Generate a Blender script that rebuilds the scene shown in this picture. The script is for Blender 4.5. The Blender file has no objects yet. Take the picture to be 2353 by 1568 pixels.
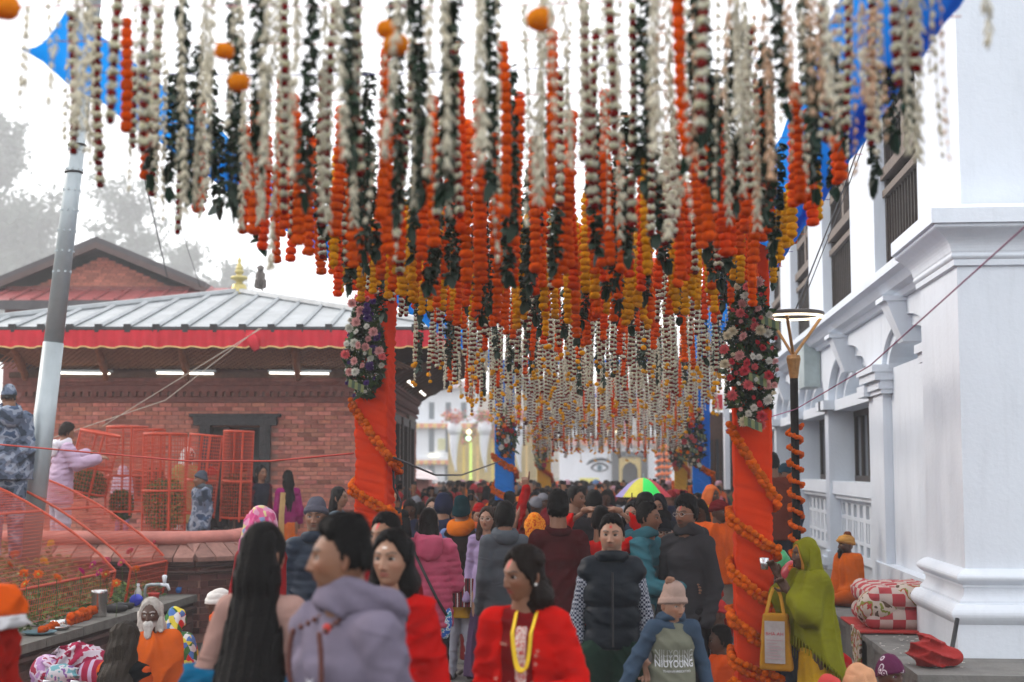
import bpy, bmesh, math, random
import numpy as np
from mathutils import Vector, Matrix
from mathutils.bvhtree import BVHTree
SC = bpy.context.scene
COL = SC.collection
# ------------------------------------------------------------------ camera
CAMH, PITCH, YAW = 1.98, math.radians(5.119), math.radians(5.021)
cam_d = bpy.data.cameras.new('camera'); cam = bpy.data.objects.new('camera', cam_d); COL.objects.link(cam)
cam.location = (0, 0, CAMH); cam.rotation_euler = (math.pi/2 + PITCH, 0, YAW)
cam_d.sensor_width = 36.0; cam_d.lens = 36*1.39; cam_d.clip_start = .05; cam_d.clip_end = 2000
cam_d.dof.use_dof = True; cam_d.dof.focus_distance = 11.0; cam_d.dof.aperture_fstop = 2.0
SC.camera = cam
# ------------------------------------------------------------------ sky, sun, exposure
SUN_EL, SUN_AZ = math.radians(34), math.radians(-72)
wd = bpy.data.worlds.new('World'); SC.world = wd; wd.use_nodes = True
wn = wd.node_tree.nodes; wl = wd.node_tree.links; wn.clear()
wo = wn.new('ShaderNodeOutputWorld'); wb = wn.new('ShaderNodeBackground'); sky = wn.new('ShaderNodeTexSky')
sky.sky_type = 'NISHITA'; sky.sun_disc = False; sky.sun_elevation = SUN_EL; sky.sun_rotation = SUN_AZ
sky.dust_density = 4.0; sky.air_density = 1.2
wmx = wn.new('ShaderNodeMixRGB'); wmx.blend_type = 'MIX'; wmx.inputs[0].default_value = .82
wmx.inputs[2].default_value = (11.5, 11.5, 11.7, 1)       # even white overcast and smoke
wl.new(sky.outputs[0], wmx.inputs[1]); wl.new(wmx.outputs[0], wb.inputs[0]); wb.inputs[1].default_value = .15
wl.new(wb.outputs[0], wo.inputs[0])
sun_d = bpy.data.lights.new('sun', 'SUN'); sun = bpy.data.objects.new('sun', sun_d); COL.objects.link(sun)
sun_d.energy = 1.5; sun_d.angle = math.radians(11); sun_d.color = (1, .88, .78)
sdir = Vector((math.sin(SUN_AZ)*math.cos(SUN_EL), math.cos(SUN_AZ)*math.cos(SUN_EL), math.sin(SUN_EL)))
sun.rotation_euler = sdir.to_track_quat('Z', 'Y').to_euler()
SC.view_settings.view_transform = 'Standard'; SC.view_settings.look = 'None'
SC.view_settings.exposure = 0.40; SC.view_settings.gamma = 1.0
SC.render.engine = 'CYCLES'
SC.cycles.use_denoising = True
SC.cycles.max_bounces = 6; SC.cycles.diffuse_bounces = 3; SC.cycles.glossy_bounces = 2
SC.cycles.transmission_bounces = 3; SC.cycles.transparent_max_bounces = 8; SC.cycles.volume_bounces = 1
SC.cycles.caustics_reflective = False; SC.cycles.caustics_refractive = False

# ------------------------------------------------------------------ picture <-> place (in pixels of a 2353 wide print)
FPX, PCX, PCY = 1.39*2353, 1176.5, 784.0
def ray(px, py):
    u = (px-PCX)/FPX; v = (PCY-py)/FPX
    y = math.cos(PITCH)-v*math.sin(PITCH); z = math.sin(PITCH)+v*math.cos(PITCH)
    c, s = math.cos(YAW), math.sin(YAW)
    return np.array([u*c-y*s, y*c+u*s, z])
def WY(px, py, Y): r = ray(px, py); return r*(Y/r[1])+[0, 0, CAMH]
def WZ(px, py, Z): r = ray(px, py); return r*((Z-CAMH)/r[2])+[0, 0, CAMH]
def WD(px, py, D):                      # at a distance measured along the level view axis
    r = ray(px, py); c, s = math.cos(YAW), math.sin(YAW)
    return r*(D/(-r[0]*s+r[1]*c))+[0, 0, CAMH]

# ------------------------------------------------------------------ materials
def _nt(name):
    m = bpy.data.materials.new(name); m.use_nodes = True
    return m, m.node_tree.nodes, m.node_tree.links, m.node_tree.nodes['Principled BSDF']
def rgba(c): return (c[0], c[1], c[2], 1)
MATS = {}
def mat(name, col, rough=.7, var=.25, scale=6., bump=.0, bscale=40., metal=0, spec=.4, coat=0, vscale2=None, trans=0, objcol=False, vcol=False, emit=0, sheen=0, transl=0, wrinkle=0, streaks=0):
    """one colour, with worn light and dark patches and a fine relief"""
    if name in MATS: return MATS[name]
    m, n, l, b = _nt(name)
    tc = n.new('ShaderNodeTexCoord')
    ns = n.new('ShaderNodeTexNoise'); ns.inputs['Scale'].default_value = scale; ns.inputs['Detail'].default_value = 6; ns.inputs['Roughness'].default_value = .65
    l.new(tc.outputs['Object'], ns.inputs['Vector'])
    mr = n.new('ShaderNodeMapRange'); mr.inputs[1].default_value = .25; mr.inputs[2].default_value = .75
    mr.inputs[3].default_value = 1-var; mr.inputs[4].default_value = 1+var*.6
    l.new(ns.outputs[0], mr.inputs[0])
    mx = n.new('ShaderNodeMixRGB'); mx.blend_type = 'MULTIPLY'; mx.inputs[0].default_value = 1
    if objcol:
        oi = n.new('ShaderNodeObjectInfo')
        if vcol:
            at = n.new('ShaderNodeAttribute'); at.attribute_name = 'Col'
            m2 = n.new('ShaderNodeMixRGB'); l.new(at.outputs['Alpha'], m2.inputs[0]); l.new(at.outputs['Color'], m2.inputs[2]); l.new(oi.outputs['Color'], m2.inputs[1])
            l.new(m2.outputs[0], mx.inputs[1])
        else: l.new(oi.outputs['Color'], mx.inputs[1])
    elif vcol:
        at = n.new('ShaderNodeAttribute'); at.attribute_name = 'Col'; l.new(at.outputs['Color'], mx.inputs[1])
    else: mx.inputs[1].default_value = rgba(col)
    l.new(mr.outputs[0], mx.inputs[2])
    if streaks:                               # rain streaks and old patches in the paint
        mp = n.new('ShaderNodeMapping'); mp.inputs['Scale'].default_value = (2.5, 2.5, .35); l.new(tc.outputs['Object'], mp.inputs[0]); n4 = n.new('ShaderNodeTexNoise'); n4.inputs['Scale'].default_value = 3; n4.inputs['Detail'].default_value = 8; n4.inputs['Roughness'].default_value = .7; l.new(mp.outputs[0], n4.inputs['Vector'])
        m4 = n.new('ShaderNodeMapRange'); m4.inputs[1].default_value = .5; m4.inputs[2].default_value = .8; m4.inputs[3].default_value = 1; m4.inputs[4].default_value = 1-streaks; l.new(n4.outputs[0], m4.inputs[0]); mx4 = n.new('ShaderNodeMixRGB'); mx4.blend_type = 'MULTIPLY'; mx4.inputs[0].default_value = 1; l.new(mx.outputs[0], mx4.inputs[1]); l.new(m4.outputs[0], mx4.inputs[2]); mx = mx4
    l.new(mx.outputs[0], b.inputs['Base Color'])
    b.inputs['Roughness'].default_value = rough; b.inputs['Metallic'].default_value = metal
    b.inputs['Specular IOR Level'].default_value = spec; b.inputs['Coat Weight'].default_value = coat
    if sheen: b.inputs['Sheen Weight'].default_value = sheen
    if trans: b.inputs['Subsurface Weight'].default_value = trans; b.inputs['Subsurface Radius'].default_value = (.02, .012, .008)
    if emit:
        b.inputs['Emission Color'].default_value = rgba(col); b.inputs['Emission Strength'].default_value = emit
    if bump:
        n2 = n.new('ShaderNodeTexNoise'); n2.inputs['Scale'].default_value = bscale; n2.inputs['Detail'].default_value = 5
        l.new(tc.outputs['Object'], n2.inputs['Vector'])
        bp = n.new('ShaderNodeBump'); bp.inputs['Strength'].default_value = bump; bp.inputs['Distance'].default_value = .02
        l.new(n2.outputs[0], bp.inputs['Height']); l.new(bp.outputs[0], b.inputs['Normal'])
        if wrinkle:
            n3 = n.new('ShaderNodeTexNoise'); n3.noise_type = 'RIDGED_MULTIFRACTAL'; n3.inputs['Scale'].default_value = 5.5; n3.inputs['Detail'].default_value = 3; n3.inputs['Distortion'].default_value = 1.0
            mp = n.new('ShaderNodeMapping'); mp.inputs['Rotation'].default_value = (.5, .6, .2); mp.inputs['Scale'].default_value = (1, 1, 2.2)
            l.new(tc.outputs['Object'], mp.inputs[0]); l.new(mp.outputs[0], n3.inputs['Vector'])
            b3 = n.new('ShaderNodeBump'); b3.inputs['Strength'].default_value = wrinkle; b3.inputs['Distance'].default_value = .018; l.new(n3.outputs[0], b3.inputs['Height']); l.new(bp.outputs[0], b3.inputs['Normal']); l.new(b3.outputs[0], b.inputs['Normal'])
    if transl:                                # cloth and petals let some light through
        tr = n.new('ShaderNodeBsdfTranslucent'); l.new(mx.outputs[0], tr.inputs['Color']); ms = n.new('ShaderNodeMixShader'); ms.inputs[0].default_value = transl
        l.new(b.outputs[0], ms.inputs[1]); l.new(tr.outputs[0], ms.inputs[2]); l.new(ms.outputs[0], n['Material Output'].inputs['Surface'])
    MATS[name] = m
    return m
FABRIC = mat('woven_cloth', (1, 1, 1), .88, .18, 7, .08, 180, objcol=True, spec=.04, wrinkle=.5)
PUFF = mat('quilted_nylon', (1, 1, 1), .5, .12, 9, .2, 25, objcol=True, spec=.12, wrinkle=.6)
SKIN = mat('skin', (1, 1, 1), .48, .14, 16, .12, 160, vcol=True, spec=.35)
EYEM = mat('moist_eye', (1, 1, 1), .08, .0, 5, vcol=True, spec=.7)
HAIRM = mat('hair', (1, 1, 1), .45, .30, 30, .35, 90, objcol=True, spec=.07)
CROWDM = mat('crowd_cloth', (1, 1, 1), .8, .2, 8, .1, 60, objcol=True, vcol=True, spec=.06)
FLOWER = mat('petals', (1, 1, 1), .8, .12, 25, vcol=True, spec=.08, transl=.42)
LEAFM = mat('leaf', (1, 1, 1), .45, .25, 18, vcol=True, spec=.35, transl=.25)
PAINTV = mat('painted', (1, 1, 1), .55, .15, 8, .1, 40, vcol=True)

# ------------------------------------------------------------------ meshes
def lin(c):                              # an sRGB colour read off the print -> linear
    return tuple(((x/255)/12.92 if x/255 <= .04045 else ((x/255+.055)/1.055)**2.4) for x in c)
class MB:
    """collects vertices, faces and a colour for each vertex"""
    def __init__(s): s.v = []; s.f = []; s.c = []; s.n = 0
    def add(s, V, F, C=None):
        V = np.asarray(V, float).reshape(-1, 3); o = s.n
        s.v.append(V)
        for k in F:
            k = np.asarray(k, int)
            if k.size: s.f.append(k+o)
        C = np.ones((len(V), 4))*[.5, .5, .5, 1] if C is None else np.asarray(C, float)
        if C.ndim == 1: C = np.tile(np.append(C[:3], C[3] if len(C) > 3 else 1.), (len(V), 1))
        if C.shape[1] == 3: C = np.hstack([C, np.ones((len(C), 1))])
        s.c.append(C); s.n += len(V); return s
    def box(s, a, b, C=None, rz=0, ctr=None):
        a, b = np.minimum(a, b), np.maximum(a, b)
        V = np.array([[x, y, z] for z in (a[2], b[2]) for y in (a[1], b[1]) for x in (a[0], b[0])], float)
        if rz:
            o = (np.array(a)+b)/2 if ctr is None else np.array(ctr, float); V = (V-o)@rotz(rz).T+o
        return s.add(V, [[[0, 2, 3, 1], [4, 5, 7, 6], [0, 1, 5, 4], [2, 6, 7, 3], [0, 4, 6, 2], [1, 3, 7, 5]]], C)
    def tube(s, P, r, n=8, C=None, cap=True, side=None):
        V, F = tube(P, r, n, cap, side); return s.add(V, F, C)
    def lathe(s, prof, n=16, ctr=(0, 0, 0), C=None, cap=True):
        prof = np.asarray(prof, float); a = np.linspace(0, 2*np.pi, n, endpoint=False)
        V = np.array([[r*np.cos(t), r*np.sin(t), z] for r, z in prof for t in a])+np.array(ctr)
        F = ringfaces(len(prof), n)
        o = [F]
        if cap: o += [[list(range(n))[::-1]], [[(len(prof)-1)*n+i for i in range(n)]]]
        return s.add(V, o, C)
    def prism(s, poly, a, b, axis=0, C=None):
        """polygon in the two other axes pulled from a to b along axis"""
        poly = np.asarray(poly, float); n = len(poly); V = np.zeros((2*n, 3)); o = [i for i in range(3) if i != axis]
        V[:n, o[0]] = poly[:, 0]; V[:n, o[1]] = poly[:, 1]; V[:n, axis] = a
        V[n:, o[0]] = poly[:, 0]; V[n:, o[1]] = poly[:, 1]; V[n:, axis] = b
        q = [[i, (i+1) % n, n+(i+1) % n, n+i] for i in range(n)]
        return s.add(V, [q, [list(range(n))[::-1]], [list(range(n, 2*n))]], C)
    def arrays(s): return (np.vstack(s.v) if s.v else np.zeros((0, 3))), s.f, (np.vstack(s.c) if s.c else np.zeros((0, 4)))
    def xf(s, M, t=(0, 0, 0)):
        V, f, C = s.arrays(); s.v = [V@np.asarray(M).T+np.array(t)]; s.f = f; s.c = [C]; return s
    def mesh(s, name='m', smooth=False): V, f, C = s.arrays(); return mk_mesh(name, V, f, C, smooth)
def rotz(a): c, s = math.cos(a), math.sin(a); return np.array([[c, -s, 0], [s, c, 0], [0, 0, 1.]])
def rotx(a): c, s = math.cos(a), math.sin(a); return np.array([[1., 0, 0], [0, c, -s], [0, s, c]])
def roty(a): c, s = math.cos(a), math.sin(a); return np.array([[c, 0, s], [0, 1., 0], [-s, 0, c]])
def ringfaces(m, n, close=True):
    i = np.arange(m-1)[:, None]*n; j = np.arange(n if close else n-1)[None]; k = (j+1) % n
    return np.stack([i+j, i+k, i+n+k, i+n+j], -1).reshape(-1, 4)
def tube(P, r, n=8, cap=True, side=None):
    P = np.asarray(P, float); m = len(P); r = np.asarray(r, float)
    if r.ndim == 0: r = np.full((m, 2), float(r))
    elif r.ndim == 1: r = np.stack([r, r], 1)
    T = np.gradient(P, axis=0); T /= np.linalg.norm(T, axis=1)[:, None]+1e-9
    up = np.array(side if side is not None else ([1, 0, 0] if abs(T[0][0]) < .8 else [0, 1, 0]), float)
    a = np.linspace(0, 2*np.pi, n, endpoint=False); V = []
    for i in range(m):
        A = up-T[i]*(up@T[i]); A /= np.linalg.norm(A)+1e-9
        if side is None: up = A
        B = np.cross(T[i], A); V.append(P[i]+r[i, 0]*np.cos(a)[:, None]*A+r[i, 1]*np.sin(a)[:, None]*B)
    F = [ringfaces(m, n)]
    if cap: F += [[list(range(n))[::-1]], [[(m-1)*n+i for i in range(n)]]]
    return np.vstack(V), F
def mk_mesh(name, V, Fs, C=None, smooth=False):
    me = bpy.data.meshes.new(name); V = np.asarray(V, np.float32)
    Fs = [np.atleast_2d(np.asarray(k, np.int32)) for k in Fs if len(k)]
    me.vertices.add(len(V)); me.vertices.foreach_set('co', V.ravel())
    if Fs:
        lp = np.concatenate([k.ravel() for k in Fs]); tot = np.concatenate([np.full(len(k), k.shape[1], np.int32) for k in Fs])
        st = np.concatenate([[0], np.cumsum(tot)[:-1]]).astype(np.int32)
        me.loops.add(len(lp)); me.loops.foreach_set('vertex_index', lp)
        me.polygons.add(len(tot)); me.polygons.foreach_set('loop_start', st); me.polygons.foreach_set('loop_total', tot)
        me.polygons.foreach_set('use_smooth', (tot <= 4) & bool(smooth))
    if C is not None and len(C):
        at = me.color_attributes.new('Col', 'FLOAT_COLOR', 'POINT'); at.data.foreach_set('color', np.asarray(C, np.float32).ravel())
    me.update(calc_edges=True); me.validate()
    return me
def vnoise(P, seed=0, k=1., oct=3):
    """smooth pseudo-noise, -1..1"""
    r = np.random.RandomState(seed); P = np.asarray(P); o = np.zeros(P.shape[:-1]); a = 1.; tot = 0
    for i in range(oct):
        w = np.zeros(P.shape[:-1])
        for j in range(3):
            d = r.normal(size=3); d /= np.linalg.norm(d); d2 = r.normal(size=3); d2 /= np.linalg.norm(d2)
            w += np.sin(P@d*k*6.28+r.rand()*6.28+1.3*np.sin(P@d2*k*5+r.rand()*6.28))
        o += a*w/3; tot += a; a *= .5; k *= 2.1
    return o/tot
# ------------------------------------------------------------------ objects
def link(o, parent=None):
    COL.objects.link(o)
    if parent is not None: o.parent = parent
    return o
def tag(o, label=None, cat=None, group=None, kind=None):
    if label: o['label'] = label
    if cat: o['category'] = cat
    if group: o['group'] = group
    if kind: o['kind'] = kind
    return o
def obj(name, me, m=None, parent=None, color=None, label=None):
    if isinstance(me, MB): me = me.mesh(name)
    o = bpy.data.objects.new(name, me)
    if m is not None and not me.materials: me.materials.append(m)
    if color is not None: o.color = (*color, 1)
    if label: o['label'] = label
    return link(o, parent)
class Thing:
    """an Empty at the thing's base; parts are given in world coordinates"""
    def __init__(s, name, label, cat, base=(0, 0, 0), rz=0, group=None, kind=None):
        s.o = bpy.data.objects.new(name, None); s.o.empty_display_size = .1; link(s.o)
        s.b = np.array(base, float); s.R = rotz(rz); s.o.location = base; s.o.rotation_euler = (0, 0, rz)
        tag(s.o, label, cat, group, kind)
    def part(s, name, mb, m, parent=None, color=None, smooth=False, local=False, label=None, kind=None):
        if isinstance(mb, MB):
            V, F, C = mb.arrays()
            if not local: V = (V-s.b)@s.R
            me = mk_mesh(name, V, F, C, smooth)
        else: me = mb
        o = obj(name, me, m, parent or s.o, color, label)
        if kind: o['kind'] = kind
        return o
def one(name, mb, m, label, cat, group=None, color=None, smooth=False, base=None):
    """a thing that is one mesh"""
    V, F, C = mb.arrays(); b = np.array([(V[:, 0].min()+V[:, 0].max())/2, (V[:, 1].min()+V[:, 1].max())/2, V[:, 2].min()]) if base is None else np.array(base)
    o = obj(name, mk_mesh(name, V-b, F, C, smooth), m, None, color); o.location = b
    return tag(o, label, cat, group)
def struct(name, mb, m, smooth=False, label=None):
    V, F, C = mb.arrays(); o = obj(name, mk_mesh(name, V, F, C, smooth), m); o['kind'] = 'structure'
    if label: o['label'] = label
    return o
RND = random.Random(7); NR = np.random.RandomState(7)
# ================================================================== the setting
STONE = mat('paving_stone', (.10, .092, .085), .75, .45, 3, .5, 30)
JOINT = mat('paving_joint', (.045, .04, .036), .9, .3, 8)
WHITE = mat('whitewash', (.69, .745, .81), .75, .06, 1.2, .15, 26, streaks=.11)
CONC = mat('concrete', (.17, .165, .155), .85, .4, 5, .4, 40)
SOIL = mat('garden_soil', (.07, .05, .035), .95, .5, 9, .8, 30)
BRICKV = mat('brick_clay', (1, 1, 1), .85, .35, 14, .4, 60, vcol=True)
MORTAR = mat('brick_mortar', (.28, .15, .12), .95, .3, 12, .3, 60)
PINKPL = mat('pink_render', (.43, .155, .125), .8, .3, 6, .3, 50)
DARKW = mat('dark_timber', (.035, .024, .018), .6, .4, 12, .3, 40)
BROWNW = mat('carved_timber', (.10, .05, .028), .6, .5, 15, .5, 60)
OLDW = mat('weathered_timber', (.17, .135, .11), .7, .35, 20, .3, 60)
GLASSD = mat('dark_glass', (.012, .014, .018), .15, .2, 2, spec=.6)
ZINC = mat('roof_metal', (.36, .385, .40), .5, .25, 1.6, .08, 20, metal=.1, streaks=.3)
REDMET = mat('red_roof_metal', (.30, .07, .07), .45, .3, 3, .1, 20)
REDCL = mat('red_valance_cloth', (.55, .018, .035), .8, .2, 5, .15, 90)
GOLD = mat('gilt', (.62, .42, .10), .35, .3, 10, metal=.5)
STEEL = mat('galvanised_steel', (.36, .41, .43), .42, .22, 3, .1, 60, metal=.35)
IRON = mat('black_iron', (.015, .015, .017), .45, .3, 12)
CAGE = mat('orange_red_wire', (.50, .058, .022), .5, .2, 8)
TUBE = mat('lit_tube', (1, .95, .85), .5, 0, 1, emit=2.5)
WIRE = mat('cable', (.03, .03, .035), .6, .1, 1)
THREAD = mat('thread', (.55, .50, .42), .9, .1, 1)
# ---------------- ground and paving
struct('ground', MB().add([[x, y, z] for y, z in ((-60, 0), (30, 0), (130, -1.1), (600, -1.1)) for x in (-400, 400)], [[[0, 1, 3, 2], [2, 3, 5, 4], [4, 5, 7, 6]]]), JOINT)   # the square falls away gently
PV = bpy.data.objects.new('pavement', None); link(PV); PV['kind'] = 'structure'
_sl = []
for q in range(3):
    m_ = MB(); b = .012
    m_.add([[-.29+b, -.19+b, .03], [.29-b, -.19+b, .03], [.29-b, .19-b, .03], [-.29+b, .19-b, .03],
            [-.29, -.19, .018], [.29, -.19, .018], [.29, .19, .018], [-.29, .19, .018], [-.29, -.19, .0], [.29, -.19, 0], [.29, .19, 0], [-.29, .19, 0]],
           [[[0, 1, 2, 3]], [[4, 5, 1, 0], [5, 6, 2, 1], [6, 7, 3, 2], [7, 4, 0, 3], [8, 9, 5, 4], [9, 10, 6, 5], [10, 11, 7, 6], [11, 8, 4, 7]]])
    _sl.append(m_.mesh('slab')); _sl[-1].materials.append([STONE, mat('paving_stone_b', (.135, .12, .108), .75, .45, 3, .5, 30), mat('paving_stone_c', (.08, .074, .07), .7, .45, 3, .5, 30)][q])
for j in range(29):
    for i in range(8):
        o = bpy.data.objects.new('slab', _sl[RND.randrange(3)]); link(o, PV)
        o.location = (-2.6+(i+.5*(j % 2))*.60, 9.0+j*.40, .004+RND.uniform(-.003, .003)); o.rotation_euler = (RND.uniform(-.008, .008), RND.uniform(-.008, .008), RND.choice((0, math.pi)))
# ---------------- bricks
def bricks(parent, org, ud, width, z0, z1, holes=(), bl=.205, bh=.066, depth=.02, nparts=250, focus=None, tone=(.50, .185, .135), seed=1, name='brick'):
    """courses of single bricks on a plane; ud is the level direction, the outside is to its right"""
    r = np.random.RandomState(seed); ud = np.array([ud[0], ud[1], 0.]); ud /= np.linalg.norm(ud); nd = np.array([ud[1], -ud[0], 0.]); org = np.array(org, float)
    L = []
    for k in range(int((z1-z0)/bh)):
        x = -bl*(k % 2)/2
        while x < width:
            a, b = max(x, 0), min(x+bl-.012, width); x += bl
            za, zb = z0+k*bh+.004, z0+(k+1)*bh-.006
            if b-a < .03 or any(a < h[1] and b > h[0] and za < h[3] and zb > h[2] for h in holes): continue
            L.append((a, b, za, zb))
    ctr = np.array([[(a+b)/2, (c+d)/2] for a, b, c, d in L])
    order = np.argsort(((ctr-np.array(focus if focus else ctr.mean(0)))**2).sum(1))
    inv = None
    if not isinstance(parent, Thing): inv = np.array(parent.matrix_world)
    T = np.array([.68, .85, .95, 1.0, 1.1, 1.22, .5]); rest = MB(); base = {}
    for rank, i in enumerate(order):
        a, b, c, d = L[i]; dd = depth*(.6+.6*r.rand()); col = np.array(tone)*T[r.choice(7, p=[.1, .2, .2, .2, .15, .09, .06])]*(1+r.uniform(-.08, .08, 3))
        P = [org+ud*u+nd*n+[0, 0, z] for n in (-.03, dd) for z in (c, d) for u in (a, b)]
        F = [[[4, 5, 7, 6], [0, 4, 6, 2], [1, 3, 7, 5], [2, 6, 7, 3], [0, 1, 5, 4]]]
        if rank < nparts:
            m_ = MB().add(P, F, col); parent.part(name, m_, BRICKV)
        else: rest.add(P, F, col)
    if rest.n: parent.part('brickwork', rest, BRICKV, kind='stuff')
# ---------------- the white building along the street
wbd = Thing('white_building', 'long two storey whitewashed building with arches and barred dark windows', 'building', (2.75, 11.3, 0))
XW = 2.75
w = MB()
PIERS = [(12.76, 17.27), (20.9, 21.3), (24.8, 25.2), (28.7, 29.1), (32.6, 33.0), (36.5, 37.0)]
for a, b in PIERS[1:]: w.box((XW, a, 0), (3.6, b, 3.75))
w.box((XW+.10, 12.76, 0), (3.6, 16.3, 3.1)); w.box((XW, 16.3, 0), (3.6, 17.27, 3.75)); w.box((XW, 12.76, 0), (3.6, 13.6, 3.75))
BAYS = [(17.27, 20.9), (21.3, 24.8), (25.2, 28.7), (29.1, 32.6), (33.0, 36.5)]
def arcpts(a, b, z0, rise, n=20): 
    t = np.linspace(np.pi, 0, n); return [((a+b)/2+(b-a)/2*math.cos(q), z0+rise*math.sin(q)) for q in t]
def archwall(mb, a, b, z0, z1, rise, x0, x1, ins=0):
    p = arcpts(a+ins, b-ins, z0, rise)
    V = [(y, z) for y, z in p]; n = len(p)
    for i in range(n-1):
        (ya, za), (yb, zb) = p[i], p[i+1]
        mb.add([[x0, ya, za], [x0, yb, zb], [x0, yb, z1], [x0, ya, z1], [x1, ya, za], [x1, yb, zb], [x1, yb, z1], [x1, ya, z1]],
               [[[0, 1, 2, 3], [0, 4, 5, 1], [4, 7, 6, 5]]])
    if ins: 
        mb.box((x0, a, z0), (x1, a+ins, z1)); mb.box((x0, b-ins, z0), (x1, b, z1))
for a, b in BAYS:
    w.box((XW+.30, a, 0), (3.6, b, 3.75)) if False else None
    w.box((XW+.27, a, 0), (3.6, b, .74))
    archwall(w, a, b, 2.95, 3.76, .64, XW+.001, 3.5)
    archwall(w, a, b, 2.95, 3.7, .50, XW+.10, 3.5, .16)
    archwall(w, a, b, 2.95, 3.65, .37, XW+.19, 3.5, .32)
    w.box((XW+.42, a, 2.95), (3.6, b, 3.7))
archwall(w, 13.6, 16.3, 3.1, 3.751, .46, XW+.002, 3.5)
archwall(w, 13.6, 16.3, 3.1, 3.7, .34, XW+.05, 3.5, .14)
# upper storey
UW = [(14.04, 16.6), (18.45, 21.2), (22.9, 25.6), (27.4, 30.0), (31.9, 34.4)]
y = 12.0
for a, b in UW:
    w.box((XW, y, 4.0), (3.6, a, 7.4)); w.box((XW, a, 4.0), (3.6, b, 4.2)); w.box((XW, a, 6.75), (3.6, b, 7.4)); y = b
w.box((XW, y, 4.0), (3.6, 38, 7.4))
wbd.part('wall', w, WHITE)
# cornice between the storeys, one swept profile, and the sub-cornice
c = MB()
prof = [(3.6, 3.73), (2.69, 3.73), (2.66, 3.78), (2.58, 3.80), (2.52, 3.87), (2.45, 3.90), (2.45, 3.985), (2.74, 4.02), (3.6, 4.02)]
c.prism([(x, z) for x, z in prof], 12.8, 38, axis=1); wbd.part('cornice', c, WHITE)
# the near corner block with its mouldings
def stepped(mb, x0, y0, y1, x1, lev):
    for (z0, z1, e) in lev: mb.box((x0-e, y0-e, z0), (x1, y1+e*.6, z1))
blk = MB()
stepped(blk, 2.5, 11.3, 12.75, 4.6, [(0, .80, .09), (1.215, 3.55, 0)])
wbd.part('corner_pier', blk, WHITE)
mo = MB()
def cornermould(prof, x0=2.5, y0=11.3, y1=12.75, x1=4.6):
    """a moulding profile (how far out, height) carried round the corner with a mitre"""
    V = []
    for e, z in prof: V += [(x1, y0-e, z), (x0-e, y0-e, z), (x0-e, y1+min(e, .1)*.6, z), (x0+.3, y1+min(e, .1)*.6, z)]
    m = MB(); m.add(V, [ringfaces(len(prof), 4, False)]); return m
def arcp(e0, e1, z0, z1, bulge, n=9): return [(e0+(e1-e0)*t+bulge*math.sin(np.pi*t), z0+(z1-z0)*t) for t in np.linspace(0, 1, n)]
wbd.part('base_moulding', cornermould([(.09, .80)]+arcp(.095, .095, .802, .95, .045)+[(.06, .955), (.06, .975)]+arcp(.055, .02, .98, 1.07, -.018)+[(.03, 1.075), (.03, 1.09)]+arcp(.03, .03, 1.092, 1.205, .055)+[(0.0, 1.215)]), WHITE)
wbd.part('corner_cornice', cornermould([(0, 3.55), (.03, 3.56), (.03, 3.60)]+arcp(.03, .045, 3.605, 3.65, .012, 6)+[(.045, 3.66)]+arcp(.05, .19, 3.67, 3.83, -.035)+[(.20, 3.84), (.20, 3.86), (.23, 3.865), (.23, 3.98), (.10, 4.03), (0, 4.031)], y1=12.78), WHITE)
blk = MB(); blk.box((2.56, 11.36, 4.03), (4.6, 12.6, 8.0)); wbd.part('upper_corner_pier', blk, WHITE)
# capitals and plinths of the blind arch
for a, b in ((16.22, 17.27), (12.9, 13.68)):
    cp = MB()
    for z0, z1, e in [(2.82, 2.87, .03), (2.87, 2.93, .06), (2.93, 2.97, .04), (2.97, 3.06, .10), (3.06, 3.14, .13)]: cp.box((XW-e, a-e*.4, z0), (3.0, b+e*.4, z1))
    wbd.part('capital', cp, WHITE)
pl = MB(); pl.box((XW-.03, 12.76, 0), (3.2, 16.9, .92)); wbd.part('plinth', pl, WHITE)
def keystone(yc, z0, z1):
    k = MB(); k.add([[XW-.03, yc-.14, z0], [XW-.03, yc+.14, z0], [XW+.2, yc+.14, z0], [XW+.2, yc-.14, z0], [XW-.20, yc-.2, z1], [XW-.20, yc+.2, z1], [XW+.2, yc+.2, z1], [XW+.2, yc-.2, z1]],
                  [[[0, 3, 2, 1], [4, 5, 6, 7], [0, 1, 5, 4], [1, 2, 6, 5], [2, 3, 7, 6], [3, 0, 4, 7]]])
    k.box((XW-.24, yc-.23, z1), (XW+.2, yc+.23, z1+.05)); wbd.part('keystone', k, WHITE)
keystone(14.95, 3.28, 3.69)
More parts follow.
